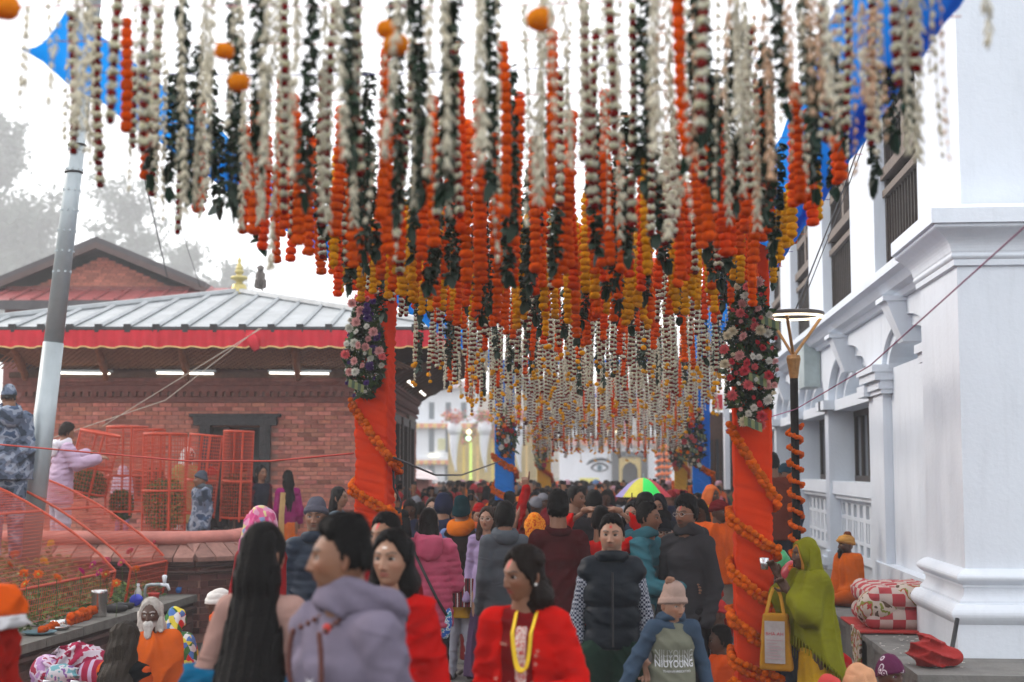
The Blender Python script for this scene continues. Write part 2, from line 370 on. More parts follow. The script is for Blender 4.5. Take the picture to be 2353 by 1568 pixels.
for i, (a, b) in enumerate(BAYS):
    yc = (a+b)/2; keystone(yc, 3.25, 3.69)
    t = MB(); t.box((XW+.06, a, 2.80), (3.3, b, 2.95)); t.box((XW-.10, a-.3, 2.82), (XW+.2, a+.25, 2.952)); t.box((XW-.10, b-.25, 2.82), (XW+.2, b+.3, 2.952)); wbd.part('impost', t, WHITE)
    s = MB(); s.box((XW+.04, a, 1.62), (3.35, b, 1.80)); s.box((XW+.08, a, 1.56), (3.3, b, 1.62)); wbd.part('sill', s, WHITE)
    f = MB(); xg = XW+.36
    f.box((xg, a, 1.80), (xg+.07, b, 1.88)); f.box((xg, a, 2.72), (xg+.07, b, 2.80))
    for q in np.linspace(a+.03, b-.03, 7): f.box((xg+.004, q-.035, 1.88), (xg+.066, q+.035, 2.72))
    fr = wbd.part('window', f, DARKW)
    for q in range(6):
        qa = a+.03+(b-a-.06)*q/6; g = MB(); g.box((xg+.03, qa+.035, 1.88), (xg+.04, qa+(b-a-.06)/6-.035, 2.72)); wbd.part('pane', g, GLASSD, parent=fr)
    # pierced balustrade
    xb = XW+.16; g = MB(); n = 7; st = (b-a)/n
    g.box((xb, a, .74), (xb+.12, b, .84)); g.box((xb, a, 1.50), (xb+.12, b, 1.56)); g.box((xb+.001, a, 1.28), (xb+.119, b, 1.33)); g.box((xb+.001, a, .98), (xb+.119, b, 1.02))
    for q in range(n+1): g.box((xb+.002, max(a, a+q*st-.12), .84), (xb+.118, min(b, a+q*st+.12), 1.50))
    for q in range(n): g.box((xb+.003, a+(q+.5)*st-.05, 1.02), (xb+.117, a+(q+.5)*st+.05, 1.28))
    bl_ = wbd.part('balustrade', g, WHITE)
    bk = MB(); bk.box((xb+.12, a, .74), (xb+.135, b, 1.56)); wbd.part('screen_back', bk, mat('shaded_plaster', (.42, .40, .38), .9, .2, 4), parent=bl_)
    if i < 4:
        g = MB()
        for z0, z1, e in [(.50, .60, .05), (.60, .72, .09), (.72, .80, .05)]: g.box((XW-e, b-e*.3, z0), (XW+.3, b+.4+e*.3, z1))
        wbd.part('pier_base', g, WHITE)
for a, b in UW:
    xg = XW+.13; f = MB()
    for q in (a+.05, b-.05): f.box((xg, q-.05, 4.2), (xg+.1, q+.05, 6.75))
    f.box((xg+.003, a, 4.2), (xg+.1, b, 4.27)); wn_ = wbd.part('window_frame', f, DARKW)
    f = MB(); f.box((xg-.03, a, 5.10), (xg+.06, b, 5.18)); f.box((xg-.05, a, 5.30), (xg+.06, b, 5.42)); f.box((xg-.01, a, 5.86), (xg+.05, b, 5.98)); f.box((xg-.02, (a+b)/2-.09, 5.42), (xg+.05, (a+b)/2+.09, 6.75)); wbd.part('transom', f, OLDW, parent=wn_)
    f = MB(); f.box((xg+.10, a, 4.2), (xg+.12, b, 6.75)); wbd.part('dark_opening', f, GLASSD, parent=wn_)
    for k in range(15):
        yb = a+.12+(b-a-.24)*k/14; f = MB(); f.box((xg+.02, yb-.022, 4.27), (xg+.06, yb+.022, 5.10)); wbd.part('bar', f, DARKW, parent=wn_)
        f = MB(); f.box((xg+.055, yb-.018, 5.42), (xg+.085, yb+.018, 6.7)); wbd.part('bar', f, DARKW, parent=wn_)
# the ledge along its foot
led = Thing('stone_ledge', 'low grey stone ledge along the foot of the white building', 'ledge', (2.0, 10.3, 0))
q = MB(); q.box((1.97, 10.3, 0), (2.90, 38, .50)); led.part('body', q, CONC)
yy = 10.28
while yy < 26:
    ln = RND.uniform(.9, 1.3); q = MB(); q.box((1.93, yy+.006, .50), (2.90, yy+ln-.006, .55+RND.uniform(-.004, .004))); led.part('stone', q, CONC); yy += ln
_r = np.random.RandomState(5); q = MB()
for k in range(60):
    x, y_ = _r.uniform(1.96, 2.4), _r.uniform(10.6, 13.3); s_ = _r.uniform(.003, .009); q.box((x-s_, y_-s_*1.5, .5555), (x+s_, y_+s_*1.5, .558), rz=_r.rand()*3)
led.part('spilled_rice', q, mat('rice', (.65, .62, .56), .8), kind='stuff')

# ---------------- brick temple on the left (its front is square to the view)
tb = WD(880, 1077, 22.0); TR = YAW
def TL(x, d, z):      # building frame: x along the front (from the view axis), d distance, z
    p = rotz(TR)@np.array([x, d, z]); return p
tmp = Thing('brick_temple', 'red brick temple hall with pale metal hip roof and red valance', 'temple', TL(-4.8, 22, .0), TR)
def lbox(mb, a, b, C=None):
    t = MB().box(a, b, C); t.xf(rotz(TR)); V, F, Cc = t.arrays(); mb.add(V, F, Cc); return mb
XL, XR, D0, D1 = -7.6, -2.0, 22.0, 29.6
m_ = MB(); DX0, DX1, DZ = -4.78+.12, -3.74-.12, 2.62
lbox(m_, (XL, D0, 0), (DX0, D0+.4, 3.45)); lbox(m_, (DX1, D0, 0), (XR, D0+.4, 3.45)); lbox(m_, (DX0, D0, DZ), (DX1, D0+.4, 3.45))
lbox(m_, (XL, D0+.4, 0), (XL+.4, D1, 3.45)); lbox(m_, (XL+.4, D1-.4, 0), (XR-.4, D1, 3.45))
SW = [(23.6, 24.7), (25.5, 26.6), (27.3, 28.4)]
yy = D0+.4
for a, b in SW:
    lbox(m_, (XR-.4, yy, 0), (XR, a, 3.45)); lbox(m_, (XR-.4, a, 0), (XR, b, 1.25)); lbox(m_, (XR-.4, a, 2.75), (XR, b, 3.45)); yy = b
lbox(m_, (XR-.4, yy, 0), (XR, D1, 3.45)); lbox(m_, (XL+.4, D0+2.2, 0), (XR-.4, D0+2.3, 3.4))
wal = tmp.part('wall', m_, MORTAR)
ud = rotz(TR)@np.array([1, 0, 0])
bricks(tmp, TL(XL, D0, 0), ud, XR-XL, .75, 3.0, holes=[(DX0-XL-.14, DX1-XL+.14, 0, 2.78)], nparts=260, focus=(4.2, 2.2), seed=3)
bricks(tmp, TL(XR, D0, 0), rotz(TR)@np.array([0, 1, 0]), D1-D0, .5, 3.0, holes=[(a-D0-.1, b-D0+.1, 1.1, 2.85) for a, b in SW], nparts=40, focus=(6.5, 1.0), seed=4)
# frieze of moulded courses
f = MB()
for k, (z0, z1, e) in enumerate([(3.0, 3.05, .05), (3.05, 3.09, .02), (3.16, 3.20, .07), (3.20, 3.26, .05), (3.26, 3.31, .09), (3.31, 3.37, .12)]):
    lbox(f, (XL-e, D0-e, z0), (XR+e, D1, z1))
fo = tmp.part('frieze', f, mat('moulded_brick', (.20, .075, .06), .85, .4, 10, .4, 50))
f = MB()
for k in range(46):
    x = XL+.06+k*(XR-XL-.12)/45; lbox(f, (x-.035, D0-.075, 3.09), (x+.035, D0+.02, 3.16))
for k in range(60):
    d = D0+.1+k*(D1-D0-.2)/59; lbox(f, (XR-.02, d-.035, 3.09), (XR+.075, d+.035, 3.16))
tmp.part('dentils', f, MATS['moulded_brick'], kind='stuff')
tmp.part('wall_plate', lbox(MB(), (XL-.14, D0-.14, 3.37), (XR+.14, D1+.1, 3.46)), BROWNW)
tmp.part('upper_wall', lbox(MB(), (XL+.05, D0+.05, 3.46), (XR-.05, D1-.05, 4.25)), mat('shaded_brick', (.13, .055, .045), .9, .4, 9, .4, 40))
# door
dr = MB()
for x0, x1 in ((DX0-.14, DX0+.02), (DX1-.02, DX1+.14)): lbox(dr, (x0, D0-.10, .7), (x1, D0+.12, DZ+.02))
lbox(dr, (DX0-.24, D0-.12, DZ+.02), (DX1+.24, D0+.12, DZ+.15)); lbox(dr, (DX0-.30, D0-.14, DZ+.15), (DX1+.30, D0+.1, DZ+.20))
door = tmp.part('door_frame', dr, mat('grey_carved_frame', (.045, .047, .05), .7, .5, 25, .8, 60))
dr = MB()
for x0 in (DX0-.10, DX1+.05):
    for k in range(22): lbox(dr, (x0, D0-.125, .75+k*.085), (x0+.05, D0-.10, .80+k*.085))
tmp.part('carving', dr, MATS['grey_carved_frame'], parent=door, kind='stuff')
tmp.part('door_leaf', lbox(MB(), (DX0+.02, D0+.14, .7), (DX0+.28, D0+.19, DZ)), DARKW, parent=door)
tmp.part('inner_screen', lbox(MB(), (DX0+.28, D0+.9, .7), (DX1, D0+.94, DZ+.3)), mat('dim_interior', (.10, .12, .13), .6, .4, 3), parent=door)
# side windows
for a, b in SW:
    s = MB(); lbox(s, (XR-.1, a-.10, 1.15), (XR+.06, a+.1, 2.85)); lbox(s, (XR-.1, b-.1, 1.15), (XR+.06, b+.10, 2.85)); lbox(s, (XR-.1, a-.18, 2.75), (XR+.07, b+.18, 2.9)); lbox(s, (XR-.1, a-.18, 1.1), (XR+.07, b+.18, 1.22))
    for k in range(7): lbox(s, (XR-.12, a+.1+k*(b-a-.2)/6-.02, 1.22), (XR-.08, a+.1+k*(b-a-.2)/6+.02, 2.75))
    wo_ = tmp.part('window', s, DARKW); tmp.part('pane', lbox(MB(), (XR-.3, a, 1.2), (XR-.28, b, 2.8)), GLASSD, parent=wo_)
sb = MB(); lbox(sb, (XR-.05, D0-.05, .9), (XR+.14, D1, 1.0)); tmp.part('string_course', sb, CONC)
tmp.part('name_board', lbox(MB(), (XR-.02, 23.9, 2.98-.42), (XR+.05, 24.01, 2.98)), DARKW) if False else None
pb = MB(); lbox(pb, (XR-.02, 27.0, 2.86), (XR+.05, 28.9, 3.0)); tmp.part('plaque', pb, OLDW)
# eaves: soffit lattice, struts, tube lights
OV, ZE, ZA = 1.2, 4.03, 5.05
ex0, ex1, ed0, ed1 = XL-OV, XR+OV, D0-OV, D1+OV
def soffit(x, d, t): pass
lat = MB(); NB = 92
for k in range(NB):
    for sgn in (1, -1):
        u0 = (k-10)*.085; u1 = u0+sgn*.85
        P0 = np.array([XL-.3+u0, D0-.02, 3.52]); P1 = np.array([XL-.3+u1, D0-1.05, 3.86])
        if min(P0[0], P1[0]) < XL-.5 or max(P0[0], P1[0]) > XR+.5: continue
        P0[1] += .006*sgn; P1[1] += .006*sgn
        V, F = tube([P0@rotz(TR).T, P1@rotz(TR).T], .014, 4); lat.add(V, F)
tmp.part('lattice', lat, mat('lattice_timber', (.34, .18, .10), .7, .4, 12), kind='stuff')
bk = MB(); bk.add([TL(ex0+.1, D0, 3.62), TL(ex1-.1, D0, 3.62), TL(ex1-.1, ed0+.06, 3.97), TL(ex0+.1, ed0+.06, 3.97)], [[[0, 1, 2, 3]]]); bk.add([TL(XR, D0, 3.62), TL(XR, ed1, 3.62), TL(ex1-.06, ed1, 3.97), TL(ex1-.06, ed0, 3.97)], [[[0, 1, 2, 3]]])
tmp.part('soffit', bk, DARKW)
def strut(p0, p1):
    V, F = tube(np.linspace(p0, p1, 9), [(.045, .07), (.06, .09), (.045, .07), (.065, .1), (.05, .08), (.07, .11), (.05, .08), (.06, .09), (.05, .07)], 6)
    return MB().add(V, F)
for x in (-7.5, -6.25, -5.0, -3.3, -2.1):
    tmp.part('strut', strut(TL(x, D0-.05, 3.36), TL(x+.05, D0-.85, 3.84)), mat('carved_strut', (.28, .12, .05), .6, .5, 20, .6, 60), smooth=True)
for d in np.linspace(22.3, 29.2, 12):
    tmp.part('strut', strut(TL(XR+.05, d, 3.38), TL(XR+.95, d, 3.88)), BROWNW, smooth=True)
for (pa, pb_) in ((131, 251), (359, 489), (618, 755)):
    xa, xb = (pa-1176.5)/FPX*21.8, (pb_-1176.5)/FPX*21.8
    tube_ = MB(); V, F = tube([TL(xa, D0-.2, 3.44), TL(xb, D0-.2, 3.43)], .016, 8); tube_.add(V, F)
    t_ = Thing('tube_light', 'lit white tube light under the temple eaves, '+{131: 'nearest the grey lamp pole', 359: 'above the wire cages', 618: 'nearest the orange post'}[pa], 'tube light', TL((xa+xb)/2, D0-.2, 3.42), TR, 'tube lights under the eaves')
    t_.part('lamp', tube_, TUBE); hb = MB(); lbox(hb, (xa-.03, D0-.19, 3.455), (xb+.03, D0-.13, 3.49)); t_.part('batten', hb, STEEL)
for k, d in enumerate((24.0, 27.2)):
    tube_ = MB(); V, F = tube([TL(XR+.25, d, 3.45), TL(XR+.25, d+1.3, 3.45)], .025, 8); tube_.add(V, F)
    one('tube_light', tube_, TUBE, 'lit tube light along the temple side wall, '+('nearer one' if k == 0 else 'farther one'), 'tube light', 'tube lights under the eaves')
# roof: hip with seams
def rp(x, d): 
    cx, cd0, cd1 = (ex0+ex1)/2, (ed0+ex1-(ex0+ex1)/2), ed1-(ex1-ex0)/2
    hx = (ex1-ex0)/2; tx = (hx-abs(x-cx))/hx; td = min((d-ed0)/hx, (ed1-d)/hx); t = max(0, min(tx, td)); return ZE+(ZA-ZE)*t
cx = (ex0+ex1)/2; hx = (ex1-ex0)/2; a0, a1 = ed0+hx, ed1-hx
rf = MB(); corners = [TL(ex0, ed0, ZE), TL(ex1, ed0, ZE), TL(ex1, ed1, ZE), TL(ex0, ed1, ZE), TL(cx, a0, ZA), TL(cx, a1, ZA)]
rf.add(corners, [[[0, 1, 4], [2, 3, 5]], [[1, 2, 5, 4], [3, 0, 4, 5]]])
lo = [p-np.array([0, 0, .07]) for p in corners[:4]]; rf.add(corners[:4]+lo, [[[0, 4, 5, 1], [1, 5, 6, 2], [2, 6, 7, 3], [3, 7, 4, 0]]])
roof = tmp.part('roof', rf, ZINC)
NS = 18
for k in range(NS+1):
    x = ex0+.2+(ex1-ex0-.4)*k/NS; dd = ed0+hx-abs(x-cx)
    s = MB(); V, F = tube([TL(x, ed0-.02, ZE+.02), TL(x, dd, rp(x, dd)+.02)], .035, 4); s.add(V, F); sm = tmp.part('seam', s, ZINC, parent=roof)
    e = MB(); lbox(e, (x-.05, ed0-.05, ZE-.06), (x+.05, ed0+.02, ZE+.06)); tmp.part('seam_end', e, IRON, parent=roof)
for k in range(13):
    d = ed0+.3+(ed1-ed0-.6)*k/12; xx = ex1-min(d-ed0, ed1-d, hx)
    s = MB(); V, F = tube([TL(ex1+.02, d, ZE+.02), TL(xx, d, rp(xx+.001, d)+.02)], .035, 4); s.add(V, F); tmp.part('seam', s, ZINC, parent=roof)
for p, q in ((0, 4), (1, 4), (2, 5), (3, 5), (4, 5)):
    s = MB(); V, F = tube([corners[p]+[0, 0, .03], corners[q]+[0, 0, .03]], .06, 6); s.add(V, F); tmp.part('ridge_cap', s, ZINC, parent=roof)
for p, q in ((0, 1), (1, 2)):
    s = MB(); V, F = tube([corners[p]+[0, 0, -.02], corners[q]+[0, 0, -.02]], .05, 6); s.add(V, F); tmp.part('gutter', s, IRON, parent=roof)
# pleated valance
def valance(p0, p1, z0, z1, seed, gold=True):
    p0, p1 = np.array(p0), np.array(p1); L = np.linalg.norm(p1-p0); n = int(L/.025); u = (p1-p0)/L; nn = np.array([u[1], -u[0], 0]); r = np.random.RandomState(seed)
    s = np.arange(n+1)*L/n; ph = np.cumsum(r.uniform(.5, 1.6, n+1)); V = []; rows = [0, .3, .7, .92, 1.0]
    for t in rows:
        wv = (np.sin(ph)*.022+vnoise(np.stack([s*.8, s*0, s*0], 1), seed)*.02)*(.3+.7*t); zb = z1-(z1-z0)*t+(.012*np.sin(ph*.5) if t > .5 else 0)
        V.append(p0+u*s[:, None]+nn*wv[:, None]+np.stack([s*0, s*0, zb+s*0], 1))
    V = np.vstack(V); F = ringfaces(5, n+1, False); k = 3*n
    a = MB().add(V, [F[:k]]); b = MB().add(V, [F[k:]]); return a, b
a_, b_ = valance(TL(ex0-.02, ed0-.05, 0), TL(ex1+.02, ed0-.05, 0), 3.74, 4.0, 2)
va = tmp.part('valance', a_, REDCL, smooth=True); tmp.part('gold_trim', b_, mat('gold_lace', (.75, .55, .22), .6, .4, 60), parent=va, smooth=True)
a_, b_ = valance(TL(ex1+.05, ed0-.02, 0), TL(ex1+.05, ed1, 0), 3.74, 4.0, 3)
va = tmp.part('valance', a_, REDCL, smooth=True); tmp.part('gold_trim', b_, MATS['gold_lace'], parent=va, smooth=True)
fl = MB(); pk = WD(572, 765, 20.7)
V, F = tube([pk, pk+[.06, 0, -.12], pk+[.13, -.02, -.26]], [(.05, .02), (.09, .03), (.05, .02)], 8); fl.add(V, F); tmp.part('loose_fold', fl, REDCL, parent=va, smooth=True)
# finial
pf = TL(cx, a0+.05, ZA-.03); fi = MB()
fi.lathe([(.30, 0), (.29, .04), (.235, .06), (.21, .16), (.19, .27), (.15, .31), (.10, .33), (.08, .37), (.13, .41), (.22, .45), (.235, .49), (.20, .53), (.08, .545), (.075, .58), (.12, .64), (.125, .68), (.08, .72), (.10, .75), (.10, .78), (.06, .80), (.075, .84), (.05, .88), (.03, .91), (.055, .97), (.04, 1.02), (.004, 1.09)], 22, pf)
fb = one('roof_finial', fi, mat('gilt_finial', (.50, .42, .16), .35, .25, 10, metal=.4), 'gold finial of stacked rings on the temple roof top', 'finial', smooth=True)
fb.scale = (.66, .66, .62)
# ---------------- gabled brick house behind it
D2 = 34.0
def L2(px, py, d=D2): return (px-1176.5)/FPX*d, WD(px, py, d)[2]
gx, gz = L2(228, 566); ex, ez = L2(480, 668); gl = 2*gx-ex
gh = Thing('gabled_house', 'brick house with a dark gable roof rising behind the temple', 'house', TL(gx, D2, 0), TR)
wl_ = MB(); wl_.prism([(gl+.5, 0), (ex-.5, 0), (ex-.5, ez-.12), (gx, gz-.25), (gl+.5, ez-.12)], D2, D2+9, axis=1); wl_.xf(rotz(TR)); gh.part('wall', wl_, MORTAR)
def gable_bricks():
    r = np.random.RandomState(8); mb = MB(); 
    for k in range(48):
        z = ez-1.3+k*.075
        if z > gz-.3: break
        half = (ex-.5-gx)*min(1, max(0, (gz-.25-z)/(gz-ez-.13)))-.1; x = -half-(.22*(k % 2)/2)
        while x < half:
            a, b = max(x, -half), min(x+.208, half); x += .22
            if b-a < .05: continue
            col = np.array((.55, .19, .13))*r.uniform(.75, 1.2); t = MB().box((gx+a, D2-.015*r.rand()-.01, z), (gx+b, D2+.05, z+.066), col); t.xf(rotz(TR)); V, F, C = t.arrays(); mb.add(V, F, C)
    return mb
gh.part('brickwork', gable_bricks(), BRICKV, kind='stuff')
for sgn, xe in ((1, ex), (-1, gl)):
    r_ = MB(); r_.prism([(gx, gz), (xe, ez), (xe, ez+.12), (gx, gz+.14)], D2-.6, D2+9.5, axis=1); r_.xf(rotz(TR)); gh.part('roof_slope', r_, mat('dark_roof', (.075, .07, .075), .6, .3, 4))
    r_ = MB(); r_.prism([(gx, gz-.14), (xe, ez-.14), (xe, ez), (gx, gz)], D2-.62, D2-.55, axis=1); r_.xf(rotz(TR)); gh.part('barge_board', r_, mat('barge_timber', (.10, .07, .065), .7, .3, 6))
pz1, pz0 = L2(240, 662)[1], L2(240, 690, 32.4)[1]
pr = MB(); pr.add([TL(gl, D2, pz1), TL(ex+.4, D2, pz1), TL(ex+.9, D2-1.6, pz0), TL(gl, D2-1.6, pz0)], [[[0, 3, 2, 1]]]); pent = gh.part('pent_roof', pr, REDMET)
for k in range(12):
    x = gl+.5+k*(ex-gl)/11; s = MB(); V, F = tube([TL(x, D2, pz1+.02), TL(x+.02, D2-1.62, pz0+.02)], .035, 4); s.add(V, F); gh.part('seam', s, REDMET, parent=pent)
gh.part('fascia', lbox(MB(), (gl, D2-1.65, pz0-.22), (ex+.9, D2-1.6, pz0-.01)), mat('dark_roof', None))
gh.part('lower_wall', lbox(MB(), (gl+.4, D2-.3, 0), (ex-.1, D2-.02, pz1)), mat('lower_red_wall', (.22, .07, .06), .85, .4, 6, .3, 30))
# ---------------- raised garden terrace on the left
ter = Thing('garden_terrace', 'raised brick garden terrace with pink rounded coping before the temple', 'terrace', (-7, 18, 0))
q = MB(); q.box((-16, 16.1, 0), (-5.55, 24, 1.02)); q.prism([(-5.55, 16.1), (-5.0, 16.1), (-4.62, 16.6), (-4.62, 18.6), (-5.55, 18.6)], 0, 1.02, axis=2); q.box((-5.55, 18.6, 0), (-3.9, 24, .36)); ter.part('body', q, MORTAR)
dark = (.115, .042, .034)
bricks(ter, (-9.5, 16.1, 0), (1, 0), 4.5, .1, .95, nparts=120, focus=(4.0, .7), tone=dark, seed=11, bl=.23, bh=.075)
bricks(ter, (-5.0, 16.1, 0), (.38, .5), .628, .1, .95, nparts=60, tone=dark, seed=12, bl=.23, bh=.075)
bricks(ter, (-4.62, 16.6, 0), (0, 1), 2.0, .1, .95, nparts=90, focus=(0, .7), tone=dark, seed=13, bl=.23, bh=.075)
def coping(P, name, r, m, zc, flat=.6):
    V, F = tube([(x, y, zc) for x, y in P], [(r*flat, r)]*len(P), 12, side=(0, 0, 1)); ter.part(name, MB().add(V, F), m, smooth=True)
edge = [(-9.6, 16.02), (-5.04, 16.02), (-4.54, 16.56), (-4.54, 18.7)]
coping([(-9.6, 16.32), (-5.2, 16.32), (-4.86, 16.7), (-4.86, 18.5)], 'coping', .17, PINKPL, 1.16, .55)
# slanted coping bricks below it
CB = MB(); _r = np.random.RandomState(3)
for (p, q2) in zip(edge[:-1], edge[1:]):
    p, q2 = np.array(p), np.array(q2); L = np.linalg.norm(q2-p); u = (q2-p)/L; n = np.array([u[1], -u[0]])
    for k in range(int(L/.24)):
        a = p+u*(k*.24+.006); b = p+u*(k*.24+.232); z1 = 1.12+_r.uniform(-.006, .006); g = .2
        P = [(*(a+n*.06), .97), (*(b+n*.06), .97), (*(b-n*g), z1), (*(a-n*g), z1), (*(a+n*.06), .92), (*(b+n*.06), .92), (*(b-n*g), .95), (*(a-n*g), .95)]
        col = np.array((.30, .15, .12))*_r.uniform(.6, 1.25)
        ter.part('coping_brick', MB().add(P, [[[0, 1, 2, 3], [4, 5, 1, 0], [5, 6, 2, 1], [7, 4, 0, 3], [6, 7, 3, 2]]], col), BRICKV)
mo = MB()
for (p, q2) in zip(edge[:-1], edge[1:]):
    V, F = tube([(*p, .885), (*q2, .885)], (.03), 6); mo.add(V, F); V, F = tube([(*p, .80), (*q2, .80)], (.02), 6); mo.add(V, F)
ter.part('string_moulding', mo, mat('dark_moulded_brick', (.07, .035, .03), .85, .4, 10))
# the second, farther coping
q = MB(); q.box((-5.3, 19.0, .36), (-4.5, 19.5, .80)); ter.part('inner_wall', q, mat('dark_moulded_brick', None))
V, F = tube([(-5.6, 19.2, .88), (-4.35, 19.2, .88)], [(.1, .2)]*2, 12, side=(0, 0, 1)); ter.part('coping', MB().add(V, F), PINKPL, smooth=True)
# garden bed with kerb ledge
kerb = Thing('garden_ledge', 'low brick garden ledge with a worn grey stone top', 'ledge', (-5.1, 12, 0))
q = MB(); q.box((-5.75, 8.0, 0), (-5.06, 16.05, .47)); kerb.part('body', q, mat('dark_brick_body', (.055, .028, .024), .9, .4, 10, .4, 50))
bricks(kerb, (-5.06, 8.5, 0), (0, 1), 7.5, .02, .36, nparts=120, focus=(5.5, .3), tone=(.10, .042, .034), seed=15, bl=.23, bh=.075)
mo = MB(); V, F = tube([(-5.05, 8, .40), (-5.05, 16.05, .40)], .03, 6); mo.add(V, F); kerb.part('moulding', mo, mat('dark_moulded_brick', None))
yy = 8.0
while yy < 16:
    ln = min(RND.uniform(.8, 1.2), 16.05-yy); q = MB(); q.box((-5.75, yy+.006, .47), (-5.01, yy+ln-.006, .55+RND.uniform(-.005, .005))); kerb.part('stone', q, mat('worn_ledge_stone', (.15, .145, .13), .85, .45, 6, .4, 40)); yy += ln
n = 24; xs = np.linspace(-13, -5.55, n); ys = np.linspace(8, 16.3, 28); G = np.array([[x, y_, .50+max(0, min(1, (-5.8-x)/.9))*.42] for y_ in ys for x in xs]); G[:, 2] += vnoise(G, 3, .8)*.04
struct('garden_soil', MB().add(G, [ringfaces(28, n, False)]), SOIL, smooth=True)
# ================================================================== cages, plants, poles, trees, the square beyond
def wires(mb, segs, r):
    """thin square wires between pairs of points"""
    A = np.array([s[0] for s in segs], float); B = np.array([s[1] for s in segs], float); T = B-A; T /= np.linalg.norm(T, axis=1)[:, None]+1e-9
    up = np.where(np.abs(T[:, 2:3]) > .8, np.array([[1., 0, 0]]), np.array([[0., 0, 1]])); U = np.cross(T, up); U /= np.linalg.norm(U, axis=1)[:, None]+1e-9; W = np.cross(T, U)
    V = []; 
    for P in (A, B):
        for a, b in ((1, 0), (0, 1), (-1, 0), (0, -1)): V.append(P+U*a*r+W*b*r)
    V = np.stack(V, 1).reshape(-1, 3); n = len(A); o = (np.arange(n)*8)[:, None, None]
    q = np.array([[0, 1, 5, 4], [1, 2, 6, 5], [2, 3, 7, 6], [3, 0, 4, 7]])[None]
    mb.add(V, [(o+q).reshape(-1, 4)]); return mb
def ring(c, r, z, n, ax=None): t = np.linspace(0, 2*np.pi, n+1); return np.stack([c[0]+r*np.cos(t), c[1]+r*np.sin(t), np.full(n+1, z)], 1)
GC = 'round wire cages in the garden'
def round_cage(px, py_top, py_bot, halfpx, Y, tilt, label):
    b = WY(px, py_bot, Y); t = WY(px, py_top, Y); r = halfpx/FPX*Y; h = t[2]-b[2]; b = np.array([b[0], Y, b[2]])
    T = Thing('wire_cage', label, 'cage', b, 0, GC); T.o.rotation_euler = (0, tilt, 0)
    m_ = MB(); n = 40; seg = []
    for k in range(n):
        a = 2*np.pi*k/n; rr = r*(1+.02*math.sin(3*a)); seg.append(((rr*math.cos(a), rr*math.sin(a), 0), (rr*math.cos(a), rr*math.sin(a), h)))
    m = int(h/.045)
    for j in range(m+1):
        P = ring((0, 0), r, j*h/m, 20); seg += list(zip(P[:-1], P[1:]))
    for k in range(-6, 7):
        x = r*k/6.5; yv = math.sqrt(max(0, r*r-x*x)); seg += [((x, -yv, h), (x, yv, h)), ((-yv, x, h), (yv, x, h))]
    T.part('wire_mesh', wires(m_, seg, .0026), CAGE, local=True)
    for z in (0, h*.42, h):
        P = ring((0, 0), r*1.01, z, 24); V, F = tube(P, (.007), 5, cap=False); V2, F2 = tube(P, [(.014, .006)]*25, 6, cap=False, side=(0, 0, 1)); T.part('hoop', MB().add(V2, F2), CAGE, local=True)
    for k in range(4):
        a = 2*np.pi*(k+.35)/4; V, F = tube([(r*math.cos(a), r*math.sin(a), -.05), (r*math.cos(a), r*math.sin(a), h)], .013, 6); T.part('upright', MB().add(V, F), CAGE, local=True)
    return b, r, h
def leafcloud(P, N, size, cols, rs, flat=0):
    """one small bent leaf at each point"""
    n = len(P); a = rs.normal(size=(n, 3)); a[:, 2] *= 1-flat; a /= np.linalg.norm(a, axis=1)[:, None]; b = np.cross(a, rs.normal(size=(n, 3))); b /= np.linalg.norm(b, axis=1)[:, None]+1e-9
    s = size*rs.uniform(.6, 1.3, (n, 1)); c = np.cross(a, b)
    V = np.stack([P-a*s, P+b*s*.45+c*s*.12, P+a*s, P-b*s*.45+c*s*.12], 1).reshape(-1, 3)
    F = np.arange(n*4).reshape(-1, 4); C = np.repeat(np.asarray(cols)[rs.randint(0, len(cols), n)]*rs.uniform(.7, 1.25, (n, 1)), 4, 0)
    return V, F, C
GREENS = [(.06, .115, .03), (.08, .15, .035), (.04, .08, .022), (.10, .16, .04)]
def bush(px, py0, py1, half, Y, label, cols=GREENS, n=2600, size=.022):
    b = WY(px, py1, Y); t = WY(px, py0, Y); r = half/FPX*Y; h = t[2]-b[2]; rs = np.random.RandomState(int(px))
    P = rs.uniform(-1, 1, (n*3, 3)); d = np.linalg.norm(P*[1, 1, 1.0]**np.array(1), axis=1); P = P[(np.abs(P)**3).sum(1) < 1][:n]; d = (np.abs(P)**3).sum(1)
    P = P[(d > .35) | (rs.rand(len(P)) < .25)]; P = P*[r, r, h/2]*(1+.1*vnoise(P, 5)[:, None])
    V, F, C = leafcloud(P, None, size, cols, rs)
    T = Thing('clipped_bush', label, 'bush', (b[0], Y, b[2]), 0, 'clipped bushes in the wire cages')
    T.part('foliage', MB().add(V+[0, 0, h/2+.02], [F], C), LEAFM, local=True, kind='stuff')
    st = MB(); V, F = tube([(0, 0, -.15), (.01, 0, h*.3), (0, .01, h*.7)], [.02, .016, .008], 6); st.add(V, F); T.part('stem', st, BROWNW, local=True)
CG = [(375, 998, 1222, 50, 17.0, .0, 'tall round orange wire cage standing nearest the pink coping'), (288, 982, 1175, 47, 18.0, .0, 'tallest round wire cage, with a purple stake showing through it'),
      (198, 992, 1130, 46, 17.4, .22, 'leaning round wire cage that the woman in lavender grips'), (455, 1000, 1180, 38, 18.6, .09, 'wire cage leaning in front of the temple door frame edge'),
      (540, 992, 1190, 35, 18.4, .03, 'narrow round wire cage standing before the dark temple doorway'), (340, 988, 1150, 36, 19.6, 0, 'farthest round wire cage, half hidden behind the other cages')]
for a in CG: round_cage(*a)
bush(375, 1105, 1218, 46, 17.0, 'dense rounded dark green bush inside the nearest round cage'); bush(278, 1130, 1200, 26, 17.9, 'small green bush at the foot of the tallest cage')
